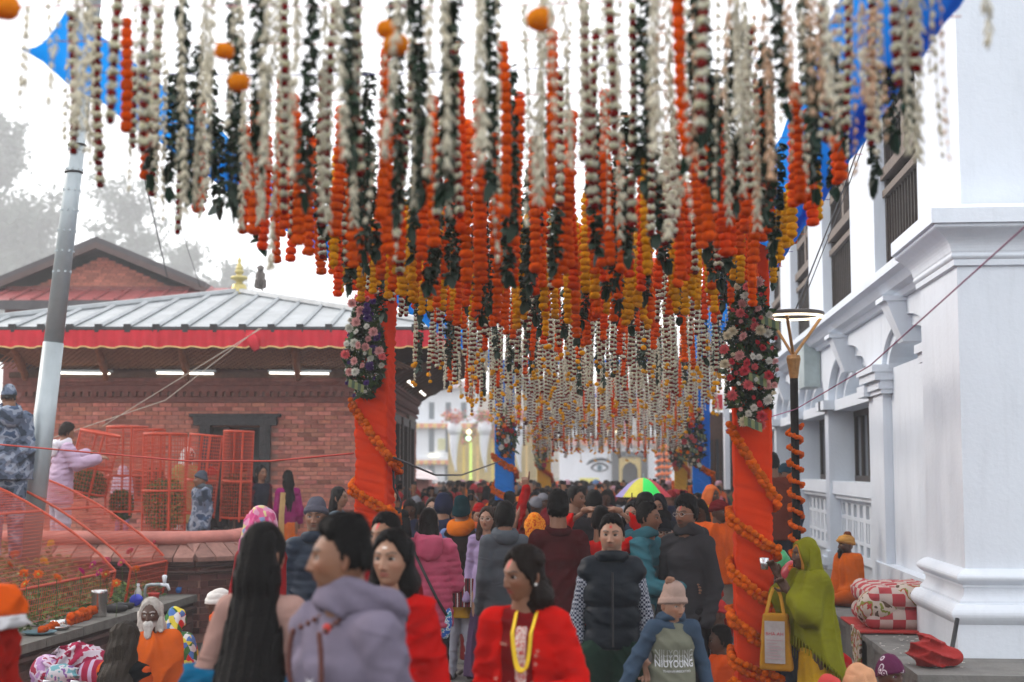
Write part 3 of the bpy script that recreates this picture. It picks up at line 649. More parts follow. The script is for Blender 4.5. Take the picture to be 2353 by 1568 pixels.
bush(200, 1085, 1150, 40, 17.4, 'low spreading green bush under the leaning cage'); bush(538, 1092, 1192, 33, 18.4, 'dry reddish brown bush in the cage by the doorway', [(.10, .07, .03), (.13, .06, .03), (.06, .06, .025)])
bush(345, 1080, 1150, 34, 19.6, 'dull brownish bush in the farthest cage', [(.07, .07, .025), (.09, .06, .03)])
# long arched cages over the flower bed
def arch_cage(y0, y1, label, ribs):
    T = Thing('arched_cage', label, 'cage', (-5.35, (y0+y1)/2, .5), 0, 'arched wire covers over the flower bed')
    t = np.linspace(0, 1, 15); X = -5.35-2.3*t; Z = .93+1.08*np.sin(t*np.pi/2*.98)**.85
    prof = np.stack([X, Z], 1); seg = []
    yv = np.arange(y0, y1+.001, .05)
    for yy in yv: seg += [((X[i], yy, Z[i]), (X[i+1], yy, Z[i+1])) for i in range(14)]
    s = np.concatenate([[0], np.cumsum(np.hypot(np.diff(X), np.diff(Z)))])
    for q in np.arange(0, s[-1], .05): seg.append(((np.interp(q, s, X), y0, np.interp(q, s, Z)), (np.interp(q, s, X), y1, np.interp(q, s, Z))))
    for yy in yv: seg.append(((-5.35, yy, .93), (-5.40, yy, .60)))
    for z in np.arange(.62, .92, .05): seg.append(((-5.355, y0, z), (-5.355, y1, z)))
    T.part('wire_mesh', wires(MB(), seg, .0024), CAGE)
    for yy in ribs: V, F = tube([(X[i], yy, Z[i]+.004) for i in range(15)], .014, 6); T.part('rib', MB().add(V, F), CAGE)
    for z, x in ((.93, -5.35), (float(np.interp(.35, t, Z)), float(np.interp(.35, t, X)))): V, F = tube([(x, y0, z), (x, y1, z)], .014, 6); T.part('rail', MB().add(V, F), CAGE)
    for yy in ribs: V, F = tube([(-5.35, yy, .93), (-5.41, yy, .52)], .013, 6); T.part('leg', MB().add(V, F), CAGE)
arch_cage(9.2, 14.35, 'nearer arched wire cover over orange and pink flowers', (9.2, 11.7, 14.35)); arch_cage(14.8, 16.0, 'farther arched wire cover over leafy green plants', (14.8, 16.0))
# bedding plants
rs = np.random.RandomState(21); n = 13000; P = np.stack([-5.35-rs.rand(n)**1.3*2.6, rs.uniform(9, 15.9, n), np.zeros(n)], 1)
hgt = .50+np.clip((-5.8-P[:, 0])/.9, 0, 1)*.42; P[:, 2] = hgt+rs.rand(n)**1.4*(.22+.28*np.clip(vnoise(P, 4, .35), 0, 1))
V, F, C = leafcloud(P, None, .035, [(.08, .16, .04), (.11, .19, .05), (.13, .15, .05), (.06, .11, .03), (.16, .24, .05)], rs, .5)
o = obj('bedding_plants', MB().add(V, [F], C), LEAFM); tag(o, 'leafy bedding plants growing under the arched wire covers', 'plants', kind='stuff')
def petalflower(rs, r, n=14, layers=2, col=(1, 1, 1), heart=(.6, .5, .1)):
    """an open chrysanthemum facing +z"""
    mb = MB()
    for L in range(layers):
        for k in range(n):
            a = 2*np.pi*(k+.5*L)/n+rs.uniform(-.1, .1); ln = r*(1-.28*L)*rs.uniform(.85, 1.1); lift = .25*r+.5*r*L/layers+rs.uniform(-.1, .1)*r; w_ = r*.16
            ca, sa = math.cos(a), math.sin(a)
            V = [[ca*r*.1, sa*r*.1, .05*r], [ca*ln*.6-sa*w_, sa*ln*.6+ca*w_, lift*.9], [ca*ln, sa*ln, lift], [ca*ln*.6+sa*w_, sa*ln*.6-ca*w_, lift*.9]]
            mb.add(V, [[[0, 1, 2, 3]]], np.array(col)*rs.uniform(.82, 1.1))
    mb.lathe([(r*.28, .15*r), (r*.2, .42*r), (.001, .5*r)], 7, (0, 0, 0), np.array(heart), cap=False); return mb
FLM = {}
def flower_mesh(key, col, r, **k):
    if key not in FLM: FLM[key] = petalflower(np.random.RandomState(len(FLM)+3), r, col=col, **k).mesh('flower_head', True); FLM[key].materials.append(FLOWER)
    return FLM[key]
bedcol = {'orange': (.75, .16, .02), 'magenta': (.50, .02, .20), 'yellow': (.75, .42, .02), 'pink': (.65, .10, .18), 'rust': (.55, .10, .02)}
BF = [('rust', 35, 1275), ('orange', 55, 1320), ('orange', 88, 1322), ('yellow', 118, 1250), ('yellow', 100, 1292), ('magenta', 185, 1315), ('magenta', 230, 1318), ('pink', 245, 1290), ('pink', 280, 1295), ('orange', 312, 1310), ('pink', 355, 1250),
      ('rust', 245, 1322), ('orange', 268, 1342), ('pink', 300, 1268), ('orange', 60, 1345), ('rust', 20, 1300), ('magenta', 215, 1300), ('orange', 130, 1330)]
for k, (cn, px, py) in enumerate(BF):
    Y = 11.2+.0085*px+(1345-py)*.02; p = WY(px, py, Y)
    T = Thing('bed_flower', cn+' bedding flower under the wire cover, '+('by the ledge' if py > 1310 else 'deeper in the bed')+(', picture edge' if px < 110 else ''), 'flower', (p[0], p[1], p[2]-.2), 0, cn+' flowers in the garden bed')
    h_ = obj('flower_head', flower_mesh(cn, bedcol[cn], .055), None, T.o); h_.location = (0, 0, .2); h_.rotation_euler = (.9, RND.uniform(-.4, .4), RND.random()*6)
    V, F = tube([(0, 0, -.15), (.01, 0, .05), (0, 0, .2)], .004, 4); T.part('stem', MB().add(V, F), mat('green_stem', (.05, .09, .02), .6), local=True)
# ---------------- tall grey lamp pole
b = WY(78, 1160, 15.0); t = WY(197, 170, 15.0); b0 = b+(b-t)*(b[2]-.8)/(t[2]-b[2]); top = t+(t-b)*.5
lp = Thing('lamp_pole', 'tall tapered galvanised steel pole with riveted collar rising past the canopy', 'pole', b0)
mid = b0+(t-b0)*.46; m2 = b0+(t-b0)*.57
V, F = tube([b0, mid], [.130, .110], 20); lp.part('lower_tube', MB().add(V, F), STEEL, smooth=True)
V, F = tube([mid-(t-b0)*.004, t], [.104, .078], 20); lp.part('upper_tube', MB().add(V, F), STEEL, smooth=True)
rv = MB()
for j in range(9):
    for k in range(8):
        f_ = .60+j*.041; c_ = b0+(t-b0)*f_; rr = .102-.026*(f_-.46)/.5; a = k*2*np.pi/8+(j % 2)*.2; s = .012
        rv.box(c_+[rr*math.cos(a)-s, rr*math.sin(a)-s, -s], c_+[rr*math.cos(a)+s, rr*math.sin(a)+s, s], rz=a+.78)
lp.part('climbing_studs', rv, STEEL)
V, F = tube([t, top], [.078, .06], 16); lp.part('head_tube', MB().add(V, F), STEEL, smooth=True)
bx = MB(); bx.box(t+[-.09, -.12, .02], t+[.16, .12, .30]); lp.part('junction_box', bx, STEEL)
for f_ in (.80, .855): V, F = tube(ring(b0+(t-b0)*f_, .092, (b0+(t-b0)*f_)[2], 16), .012, 5); lp.part('band', MB().add(V, F), IRON)
V, F = tube([t+[.05, 0, -.25], t+[.35, -.1, -.12], t+[.7, -.2, -.10]], .02, 6); lp.part('bracket', MB().add(V, F), STEEL)
# ---------------- ring lamp on the right
rl = WY(1828, 1077, 12.5); rl[2] = 0.0; zt = WY(1828, 725, 12.5)[2]
rg = Thing('ring_lamp', 'black lamp post with a glowing ring head and bronze arms', 'street lamp', rl)
V, F = tube([rl, rl+[0, 0, zt-.55]], .035, 14); rg.part('post', MB().add(V, F), mat('worn_black_paint', (.006, .005, .005), .6, .3, 14, .2, 40, spec=.08), smooth=True)
hd = MB(); hd.lathe([(.036, zt-.55), (.05, zt-.45), (.062, zt-.38), (.055, zt-.35), (.01, zt-.34)], 10, rl); rg.part('head', hd, mat('bronze_paint', (.32, .16, .05), .4, .5, 18, metal=.3))
for a in (.2, 2.3, 4.4): V, F = tube([rl+[0, 0, zt-.36], rl+[.25*math.cos(a), .25*math.sin(a), zt-.02]], .014, 6); rg.part('arm', MB().add(V, F), MATS['bronze_paint'])
P = ring(rl, .245, zt+.012, 36); V, F = tube(P, [(.02, .028)]*37, 8, cap=False, side=(0, 0, 1)); rg.part('ring', MB().add(V, F), mat('ring_casing', (.06, .05, .045), .5), smooth=True)
P = ring(rl, .245, zt-.014, 36); V, F = tube(P, [(.009, .024)]*37, 8, cap=False, side=(0, 0, 1)); rg.part('light_strip', MB().add(V, F), mat('warm_light', (1, .86, .62), .5, 0, 1, emit=2.6), smooth=True)
# ---------------- trees behind
BARK = mat('bark', (.09, .075, .06), .9, .4, 6, .5, 20)
def tree(px, py_top, half_px, D, crown_frac, nleaf, label, seed, dens=.6, kind='broad', leaf=.16):
    rs = np.random.RandomState(seed); base = WD(px, 1077, D); top = WD(px, py_top, D); base[2] = 16.0; H = top[2]-16.0; R = half_px/FPX*D
    T = Thing('tree', label, 'tree', base, 0, 'hazy trees beyond the temple'); tr = MB(); tips = []
    V, F = tube([(0, 0, 0), (.15, 0, H*.3), (-.1, .1, H*.62), (0, 0, H*.9)], [H*.022, H*.017, H*.011, H*.003], 8); tr.add(V, F)
    zc = H*(1-crown_frac/2); 
    for k in range(16):
        z0 = H*(1-crown_frac)+H*crown_frac*.75*rs.rand(); a = rs.rand()*6.28; ln = R*rs.uniform(.5, 1.0)*(1-.35*max(0, (z0-zc)/(H*crown_frac/2))); dz = ln*rs.uniform(.2, .9)
        P = [np.array([0, 0, z0])+np.array([math.cos(a)*ln*t, math.sin(a)*ln*t, dz*t*t+.2*ln*t])+rs.normal(size=3)*.05*ln*(t > 0) for t in (0, .35, .7, 1)]
        V, F = tube(P, [H*.008, H*.006, H*.004, H*.0015], 5); tr.add(V, F); tips += [P[1], P[2], P[3]]
        for j in range(3):
            q0 = P[1+j % 2]; q1 = q0+rs.normal(size=3)*[.3, .3, .2]*R+[0, 0, .15*R]; V, F = tube([q0, (q0+q1)/2+rs.normal(size=3)*.04*R, q1], [H*.003, H*.002, H*.001], 4); tr.add(V, F); tips += [q1, (q0+q1)/2]
    T.part('trunk', tr, BARK, local=True)
    tips = np.array(tips); cl = tips[rs.randint(0, len(tips), nleaf)]+rs.normal(size=(nleaf, 3))*R*np.array([.16, .16, .12])*dens
    V, F, C = leafcloud(cl, None, leaf, [(.11, .14, .10), (.12, .15, .11), (.10, .13, .10)], rs); T.part('crown', MB().add(V, [F], C), LEAFM, local=True, kind='stuff')
tree(290, 395, 95, 250, .55, 2600, 'thin half bare tree standing behind the gable roof', 31, .8, leaf=.6)
tree(30, 440, 110, 245, .8, 9000, 'broad dense tree rising at the edge behind the gable', 32, 1.1, leaf=.8)
tree(-30, 120, 90, 235, .85, 7000, 'tallest tree standing behind the hanging white flowers', 33, 1.0, leaf=.8)
tree(520, 610, 60, 260, .6, 2500, 'low far tree just behind the temple finial', 34, .9, leaf=.7)
tree(430, 520, 70, 270, .6, 1800, 'faint thin tree between the half bare tree and the finial', 35, .9, leaf=.7)
hl = np.array([[x, y, 17*max(0, 1-((x+62)/95)**2)*max(0, 1-((y-265)/70)**2)-.3] for y in np.linspace(190, 345, 16) for x in np.linspace(-165, 40, 22)]); hl[:, 2] += vnoise(hl, 5, .02)*.8; struct('hill', MB().add(hl, [ringfaces(16, 22, False)]), mat('hill_grass', (.06, .08, .035), .95, .4, .3), smooth=True)
# ---------------- square beyond: white palace, gate, eye wall
FARW = mat('far_whitewash', (.74, .77, .82), .8, .12, .5)
FARWIN = mat('far_shutter', (.10, .13, .16), .6, .2, 1)
def FX(px, D): return (px-1176.5)/FPX*D
def FZ(py, D): return WD(1176, py, D)[2]
def fbox(mb, px0, px1, py0, py1, D, dep=.5, pro=0, C=None):
    return lbox(mb, (FX(px0, D), D-pro, FZ(py1, D)), (FX(px1, D), D+dep, FZ(py0, D)), C)
D3 = 120.0
pal = Thing('white_palace', 'hazy white palace block with rows of narrow shuttered windows across the square', 'building', TL(FX(1040, D3), D3, 0), TR)
pal.part('wall', fbox(MB(), 880, 1092, 893, 1150, D3, 12), FARW)
rf_ = MB(); fbox(rf_, 870, 1098, 878, 893, D3, 12.4, .8); rf2 = pal.part('roof', rf_, mat('far_pink_tin', (.62, .50, .52), .6, .2, 1))
for py in (968, 1052):
    g = MB(); fbox(g, 876, 1094, py, py+6, D3, .3, .5); pal.part('ledge', g, FARW)
for x in (905, 947, 992, 1030, 1066):
    for y0, y1 in ((925, 964), (984, 1040)):
        g = MB(); fbox(g, x-6, x+6, y0, y1, D3, .06, .06); wv = pal.part('window', g, FARWIN); g = MB(); fbox(g, x-8, x+8, y1, y1+3, D3, .06, .25); pal.part('sill', g, FARW, parent=wv)
for x in (992, 1030):
    hw = 7; g = MB(); p = [(FX(x-hw, D3), FZ(1104, D3)), (FX(x+hw, D3), FZ(1104, D3))]+[(FX(x+hw*math.cos(t), D3), FZ(1076-10*math.sin(t), D3)) for t in np.linspace(0, np.pi, 9)]
    g.prism(p, D3-.1, D3+.05, axis=1); g.xf(rotz(TR)); pal.part('arched_opening', g, FARWIN)
def scallop(px0, px1, py0, py1, D, n, col1, col2, T, pro=.6):
    for k in range(n):
        a = px0+(px1-px0)*k/n; b = px0+(px1-px0)*(k+1)/n; g = MB()
        p = [(FX(a, D), FZ(py0, D)), (FX(b, D), FZ(py0, D))]+[(FX(b+(a-b)*t, D), FZ(py0+(py1-py0)*(.55+.45*math.sin(np.pi*t)), D)) for t in np.linspace(0, 1, 6)]
        g.prism(p, D-pro, D-pro+.05, axis=1); g.xf(rotz(TR)); T.part('swag', g, col1 if k % 2 else col2)
ORC = mat('far_orange_cloth', (.75, .28, .16), .8); YEC = mat('far_yellow_cloth', (.80, .55, .18), .8); PKC = mat('far_pink_cloth', (.75, .40, .38), .8)
scallop(878, 1092, 974, 986, D3, 22, ORC, YEC, pal); scallop(878, 1092, 1058, 1069, D3, 22, ORC, YEC, pal)
g = MB(); fbox(g, 1007, 1024, 1008, 1034, D3, .05, .1); pal.part('notice', g, mat('far_notice', (.6, .6, .35), .7))
for px in (998, 1060): g = MB(); fbox(g, px-10, px+10, 1046, 1050, D3, .05, .6); pal.part('strip_light', g, mat('far_warm_light', (1, .9, .6), .5, 0, 1, emit=1.5))
# the decorated gate with white trunks
D4 = 105.0
gt = Thing('festival_gate', 'brightly lit festival gate with white trunk shaped columns and flower crowns', 'gate', TL(FX(1120, D4), D4, 0), TR)
bk = MB(); fbox(bk, 1030, 1262, 985, 1140, D4+2, 1); gt.part('back_wall', bk, mat('far_ochre', (.55, .42, .16), .8, .4, .6))
for k, px in enumerate((1046, 1114, 1192, 1262)):
    P = []; R_ = []
    for t in np.linspace(0, 1, 12):
        P.append(TL(FX(px+2-5*math.sin(t*3)+3*t, D4), D4-1, FZ(985+100*t, D4))); R_.append(max(.09, .44*(1-t)**.75))
    V, F = tube(P, R_, 12); gt.part('trunk_column', MB().add(V, F), FARW, smooth=True)
    hd = MB(); c_ = TL(FX(px, D4), D4-1, FZ(985, D4)); hd.lathe([(.40, -.5), (.54, 0), (.45, .4), (.2, .55)], 12, c_); gt.part('column_head', hd, FARW, smooth=True)
    rs = np.random.RandomState(k); Pn = c_+[0, -.2, .8]+rs.normal(size=(260, 3))*[.4, .3, .25]; V, F, C = leafcloud(Pn, None, .14, [(.6, .08, .06), (.12, .2, .05), (.7, .3, .1), (.6, .2, .25)], rs); gt.part('flower_crown', MB().add(V, [F], C), FLOWER, kind='stuff')
for k, px in enumerate((1066, 1082, 1098, 1132, 1160, 1210, 1236)):
    c_ = MB(); fbox(c_, px-3, px+3, 1010+7*(k % 3), 1120, D4, .1, .3); gt.part('drape', c_, [mat('far_gold_cloth', (.8, .6, .1), .8), mat('far_lime_light', (.55, .75, .15), .6, .2, 1, emit=.6), YEC][k % 3])
for k, (px, py) in enumerate(((1078, 1009), (1241, 1004), (1079, 994))):
    hd = MB(); c_ = TL(FX(px, D4), D4-1.4, FZ(py, D4)); hd.lathe([(.01, -.2), (.17, -.1), (.2, 0), (.17, .1), (.01, .2)], 10, c_); gt.part('lamp', hd, mat('far_green_lamp', (.6, 1, .65), .5, 0, 1, emit=1.6) if k < 2 else MATS['far_warm_light'])
rs = np.random.RandomState(77); Pn = np.stack([rs.uniform(FX(1060, D4), FX(1250, D4), 900), np.full(900, D4-.8), rs.uniform(FZ(1010, D4), FZ(978, D4), 900)], 1); Pn[:, 2] += .4*np.sin(Pn[:, 0]*2.2); V, F, C = leafcloud(Pn@rotz(TR).T, None, .16, [(.12, .2, .06), (.6, .15, .12), (.7, .5, .1), (.65, .25, .3)], rs); gt.part('greenery', MB().add(V, [F], C), FLOWER, kind='stuff')
# grey block between palace and posts
mid_b = Thing('ochre_house', 'pale ochre house with dark eaves seen between the palace and the blue post', 'building', TL(FX(1120, 135), 135, 0), TR)
mid_b.part('wall', fbox(MB(), 1085, 1290, 905, 1100, 135, 8), mat('far_ochre_wall', (.55, .50, .42), .8, .3, .5))
for y0 in (950, 990): mid_b.part('eave', fbox(MB(), 1082, 1294, y0, y0+9, 135, 1, 1.2), mat('far_dark_eave', (.14, .12, .12), .8))
for k in range(6):
    g = MB(); fbox(g, 1105+k*30, 1117+k*30, 965, 982, 135, .1, .1); mid_b.part('window', g, FARWIN)
# wall with the painted eyes
D5 = 100.0
ew = Thing('eye_wall', 'white gatehouse wall painted with a pair of large calm eyes', 'building', TL(FX(1450, D5), D5, 0), TR)
wp = MB(); fbox(wp, 1286, 1405, 1004, 1150, D5, 1); fbox(wp, 1486, 1660, 1004, 1150, D5, 1); fbox(wp, 1405, 1486, 1004, 1046, D5, 1); ew.part('wall', wp, FARW)
ew.part('string_course', fbox(MB(), 1282, 1664, 998, 1004, D5, 1.2, .4), FARW)
ew.part('upper_wall', fbox(MB(), 1290, 1660, 880, 998, D5+1, 4), FARW)
for k in range(9): g = MB(); fbox(g, 1310+k*38, 1326+k*38, 935, 988, D5+1, .05, .08); ew.part('window', g, FARWIN)
for a, b in ((1380, 1440), (1545, 1600)): g = MB(); fbox(g, a, b, 968, 990, D5+1, .05, .2); ew.part('banner', g, mat('far_blue_banner', (.05, .22, .6), .7) if a > 1500 else mat('far_pink_banner', (.7, .1, .25), .7))
for a, b in ((1388, 1418), (1565, 1600)): g = MB(); fbox(g, a, b, 990, 994, D5+1, .05, .5); ew.part('strip_light', g, MATS['far_warm_light'])
def eye(pxc, pyc, flip=1):
    s = 1.0; D = D5; ex = lambda x: FX(pxc+x*flip, D); ez = lambda y: FZ(pyc+y, D)
    INK = mat('far_eye_ink', (.02, .035, .05), .7); e = MB()
    up = [(x, -11*(1-(x/19)**2)**.7 if abs(x) < 19 else 0) for x in np.linspace(-19, 19, 15)]; dn = [(x, 7*(1-(x/19)**2)**.9) for x in np.linspace(-19, 19, 15)]
    for c_, w_ in ((up, .16), (dn, .10)):
        for (x0, y0), (x1, y1) in zip(c_[:-1], c_[1:]):
            V, F = tube([TL(ex(x0), D-.02, ez(y0)), TL(ex(x1), D-.02, ez(y1))], w_/2, 5); e.add(V, F)
    eo = ew.part('painted_eye', e, INK)
    for r0, z0, mm, nm in ((6.2, .03, mat('far_eye_iris', (.10, .20, .26), .7), 'iris'), (2.6, .05, INK, 'pupil')):
        g = MB(); g.prism([(ex(r0*math.cos(t)), ez(-1+r0*1.05*math.sin(t))) for t in np.linspace(0, 2*np.pi, 18)[:-1]], D-z0, D-z0+.02, axis=1); g.xf(rotz(TR)); ew.part(nm, g, mm, parent=eo)
    br = [(-30, -8), (-22, -15), (-10, -19), (4, -21), (18, -18), (27, -12), (30, -14)]; g = MB()
    V, F = tube([TL(ex(x), D-.02, ez(y)) for x, y in br], [.03, .12, .13, .12, .1, .07, .03], 5); g.add(V, F); ew.part('painted_brow', g, INK)
eye(1377, 1076); eye(1532, 1076, -1)
# golden doorway in it
dd = MB(); fbox(dd, 1405, 1420, 1046, 1150, D5, .8, .5); fbox(dd, 1471, 1486, 1046, 1150, D5, .8, .5); fbox(dd, 1405, 1486, 1038, 1050, D5, .8, .5); do = ew.part('door_frame', dd, mat('far_dark_frame', (.05, .055, .06), .7))
g = MB(); p = [(FX(1420, D5), FZ(1150, D5)), (FX(1420, D5), FZ(1050, D5)), (FX(1471, D5), FZ(1050, D5)), (FX(1471, D5), FZ(1150, D5)), (FX(1464, D5), FZ(1150, D5)), (FX(1464, D5), FZ(1078, D5)), (FX(1458, D5), FZ(1068, D5)), (FX(1446, D5), FZ(1061, D5)), (FX(1434, D5), FZ(1068, D5)), (FX(1428, D5), FZ(1078, D5)), (FX(1428, D5), FZ(1150, D5))]
g.prism(p, D5-.3, D5+.1, axis=1); g.xf(rotz(TR)); ew.part('gold_arch', g, mat('far_gold', (.62, .46, .14), .6), parent=do)
ew.part('dark_doorway', fbox(MB(), 1405, 1486, 1046, 1150, D5+.6, .2), mat('far_dark', (.03, .035, .04), .8), parent=do)
scallop(1290, 1650, 1010, 1026, D5, 16, PKC, ORC, ew, .5)
yb = MB(); fbox(yb, 1331, 1375, 1099, 1140, 90, .05, 0); one('yellow_banner', yb, mat('far_yellow_banner', (.75, .68, .12), .7, .15, 1), 'yellow banner held up before the white wall below the eye', 'banner')
for k, px in enumerate((1513, 1529, 1545)):
    V, F = tube([TL(FX(px, 60), 60+k, 0), TL(FX(px, 60), 60+k, 7.2)], .09, 8); T = Thing('flag_pole', ['slender pole nearest the gold door', 'middle slender pole of three', 'slender pole nearest the yellow post'][k]+', wound with orange garlands', 'pole', TL(FX(px, 60), 60+k, 0), TR, 'three poles before the eye wall'); T.part('post', MB().add(V, F), mat('far_pole', (.10, .13, .15), .6), smooth=True)
    hp = [TL(FX(px, 60)+.14*math.cos(t), 60+k+.14*math.sin(t), .4+t*.045) for t in np.linspace(0, 60, 190)]; V, F = tube(hp, .05, 5); T.part('garland', MB().add(V, F), mat('far_marigold', (.72, .16, .03), .8))
# pavilion with red valance on the right, and gate posts
D6 = 34.0
pv = Thing('side_pavilion', 'dark timber pavilion with pale tin roof and red valance beyond the right posts', 'pavilion', TL(FX(1680, D6), D6, 0), TR)
pv.part('roof', (lambda g: (g.add([TL(FX(1615, D6), D6-1.5, FZ(912, D6)), TL(FX(1760, D6), D6-1.5, FZ(916, D6)), TL(FX(1760, D6), D6+3, FZ(880, D6)), TL(FX(1660, D6), D6+3, FZ(880, D6))], [[[0, 1, 2, 3]]]), g)[1])(MB()), mat('pale_tin', (.55, .45, .45), .5, .3, 2))
a_, b_ = valance(TL(FX(1617, D6), D6-1.5, 0), TL(FX(1760, D6), D6-1.5, 0), FZ(948, D6), FZ(914, D6), 5); v_ = pv.part('valance', a_, REDCL, smooth=True); pv.part('gold_trim', b_, MATS['gold_lace'], parent=v_, smooth=True)
pv.part('wall', fbox(MB(), 1622, 1760, 948, 1230, D6, 4), BROWNW)
for k in range(9): g = MB(); x = FX(1632, D6)+k*.14; lbox(g, (x-.03, D6-.12, .3), (x+.03, D6-.06, FZ(1010, D6))); pv.part('fence_bar', g, IRON)
g = MB(); fbox(g, 1665, 1676, 895, 1125, 28.0, .25); one('white_post', g, FARW, 'plain white square post between the blue post and the nearer orange post', 'post')
rd = MB(); rd.add([TL(FX(930, 40), 40, FZ(1098, 40)), TL(FX(1010, 40), 40, FZ(1104, 40)), TL(FX(975, 40), 43, FZ(1080, 40)), TL(FX(940, 40), 43, FZ(1080, 40))], [[[0, 1, 2, 3]]])
sh = Thing('low_kiosk', 'low brick kiosk with a sloping pale roof beyond the temple corner', 'kiosk', TL(FX(960, 40), 40, 0), TR); sh.part('roof', rd, mat('pale_tin', None)); sh.part('wall', fbox(MB(), 945, 985, 1100, 1240, 40.2, 2), mat('kiosk_brick', (.30, .11, .09), .85, .4, 4))
# ---------------- parasol in the crowd
Yp = 21.0; pc = WY(1478, 1098, Yp); R = 64/FPX*Yp; zt = pc[2]; zr = WY(1478, 1142, Yp)[2]
um = Thing('parasol', 'striped parasol of yellow, green, red and lilac panels open over the crowd', 'umbrella', (pc[0], Yp, 0))
uc = [lin((60, 260, 110)), lin((235, 75, 85)), lin((185, 170, 225)), lin((235, 225, 75)), lin((60, 260, 110)), lin((235, 75, 85)), lin((185, 170, 225)), lin((235, 225, 75))]
for k in range(8):
    a0_ = -np.pi/2+k*np.pi/4-.03; g = MB(); V = []
    for t in np.linspace(0, 1, 7):
        for j in range(7):
            a = a0_+np.pi/4*j/6; r_ = R*t*(1-.06*t*math.sin(np.pi*j/6)); V.append([pc[0]+r_*math.cos(a), Yp+r_*math.sin(a), zt-(zt-zr)*(1-math.cos(t*np.pi/2))*1.0])
    g.add(V, [ringfaces(7, 7, False)], np.array(uc[k])); um.part('panel', g, PAINTV, smooth=True)
V, F = tube([(pc[0], Yp, .6), (pc[0], Yp, zt+.06)], .015, 6); um.part('stick', MB().add(V, F), STEEL)
# ---------------- cables
def cable(pts, r, label, m=WIRE, sag=0):
    pts = [np.array(p, float) for p in pts]; P = []
    for a, b in zip(pts[:-1], pts[1:]):
        for t in np.linspace(0, 1, 12, endpoint=False): P.append(a+(b-a)*t-[0, 0, sag*4*t*(1-t)])
    P.append(pts[-1]); V, F = tube(P, r, 5); return one('cable', MB().add(V, F), m, label, 'cable', smooth=True)
cable([WY(0, 1022, 13), WY(430, 1060, 12), WY(620, 1060, 11.5), WY(812, 1042, 10.9)], .008, 'red cord strung across the cages to the orange post', mat('red_cord', (.35, .03, .02), .8), .0)
cable([WY(905, 1052, 11), WY(1000, 1092, 14), WY(1060, 1092, 17), WY(1150, 1060, 21)], .010, 'dark cable sagging from the orange post to the blue post')
cable([WY(903, 1060, 11.4), WY(905, 1120, 11.3), WY(922, 1155, 11.3), WY(918, 1178, 11.3), WY(895, 1178, 11.3)], .010, 'black cable loop dangling beside the orange post')
cable([WY(330, 400, 24), WY(385, 640, 24)], .012, 'dark wire slanting down to the temple roof'); cable([WY(352, 330, 24), WY(460, 660, 24)], .006, 'thin second wire slanting down to the temple roof')
cable([WY(110, 1010, 20), WY(380, 920, 20), WY(595, 755, 20)], .006, 'pale thin wire rising across the brick wall', THREAD); cable([WY(235, 980, 20), WY(600, 755, 20)], .006, 'lower pale thin wire crossing the brick wall', THREAD)
cable([WY(1668, 990, 9.9), WY(1830, 940, 11.9), WY(2000, 840, 8.5), WY(2390, 490, 6)], .0042, 'purple red cord rising from the post across the white wall', mat('purple_cord', (.34, .10, .20), .8))
cable([WY(1700, 985, 9.9), WY(1672, 985, 10.2)], .006, 'short red cord end tied on the orange post', mat('red_cord', None)) if False else None
cable([WY(2010, 235, 13), WY(1940, 430, 14), WY(1828, 712, 12.5)], .007, 'black wire running down to the ring lamp'); cable([WY(2020, 235, 13), WY(1945, 440, 14), WY(1838, 712, 12.6)], .005, 'second thinner wire running down to the ring lamp')
# ---------------- the smoky air
hz = MB(); hz.box((-190, -6, -2.4), (110, 360, 80.0)); ho = obj('haze', hz); tag(ho, 'thin even smoke hanging in the street and square', 'haze', kind='stuff')
hm = bpy.data.materials.new('smoky_air'); hm.use_nodes = True; hm.node_tree.nodes.clear()
ho_ = hm.node_tree.nodes.new('ShaderNodeOutputMaterial'); pvn = hm.node_tree.nodes.new('ShaderNodeVolumePrincipled'); pvn.inputs['Color'].default_value = (.90, .92, .94, 1); pvn.inputs['Density'].default_value = .0022; pvn.inputs['Anisotropy'].default_value = .2
hm.node_tree.links.new(pvn.outputs[0], ho_.inputs['Volume']); ho.data.materials.append(hm)
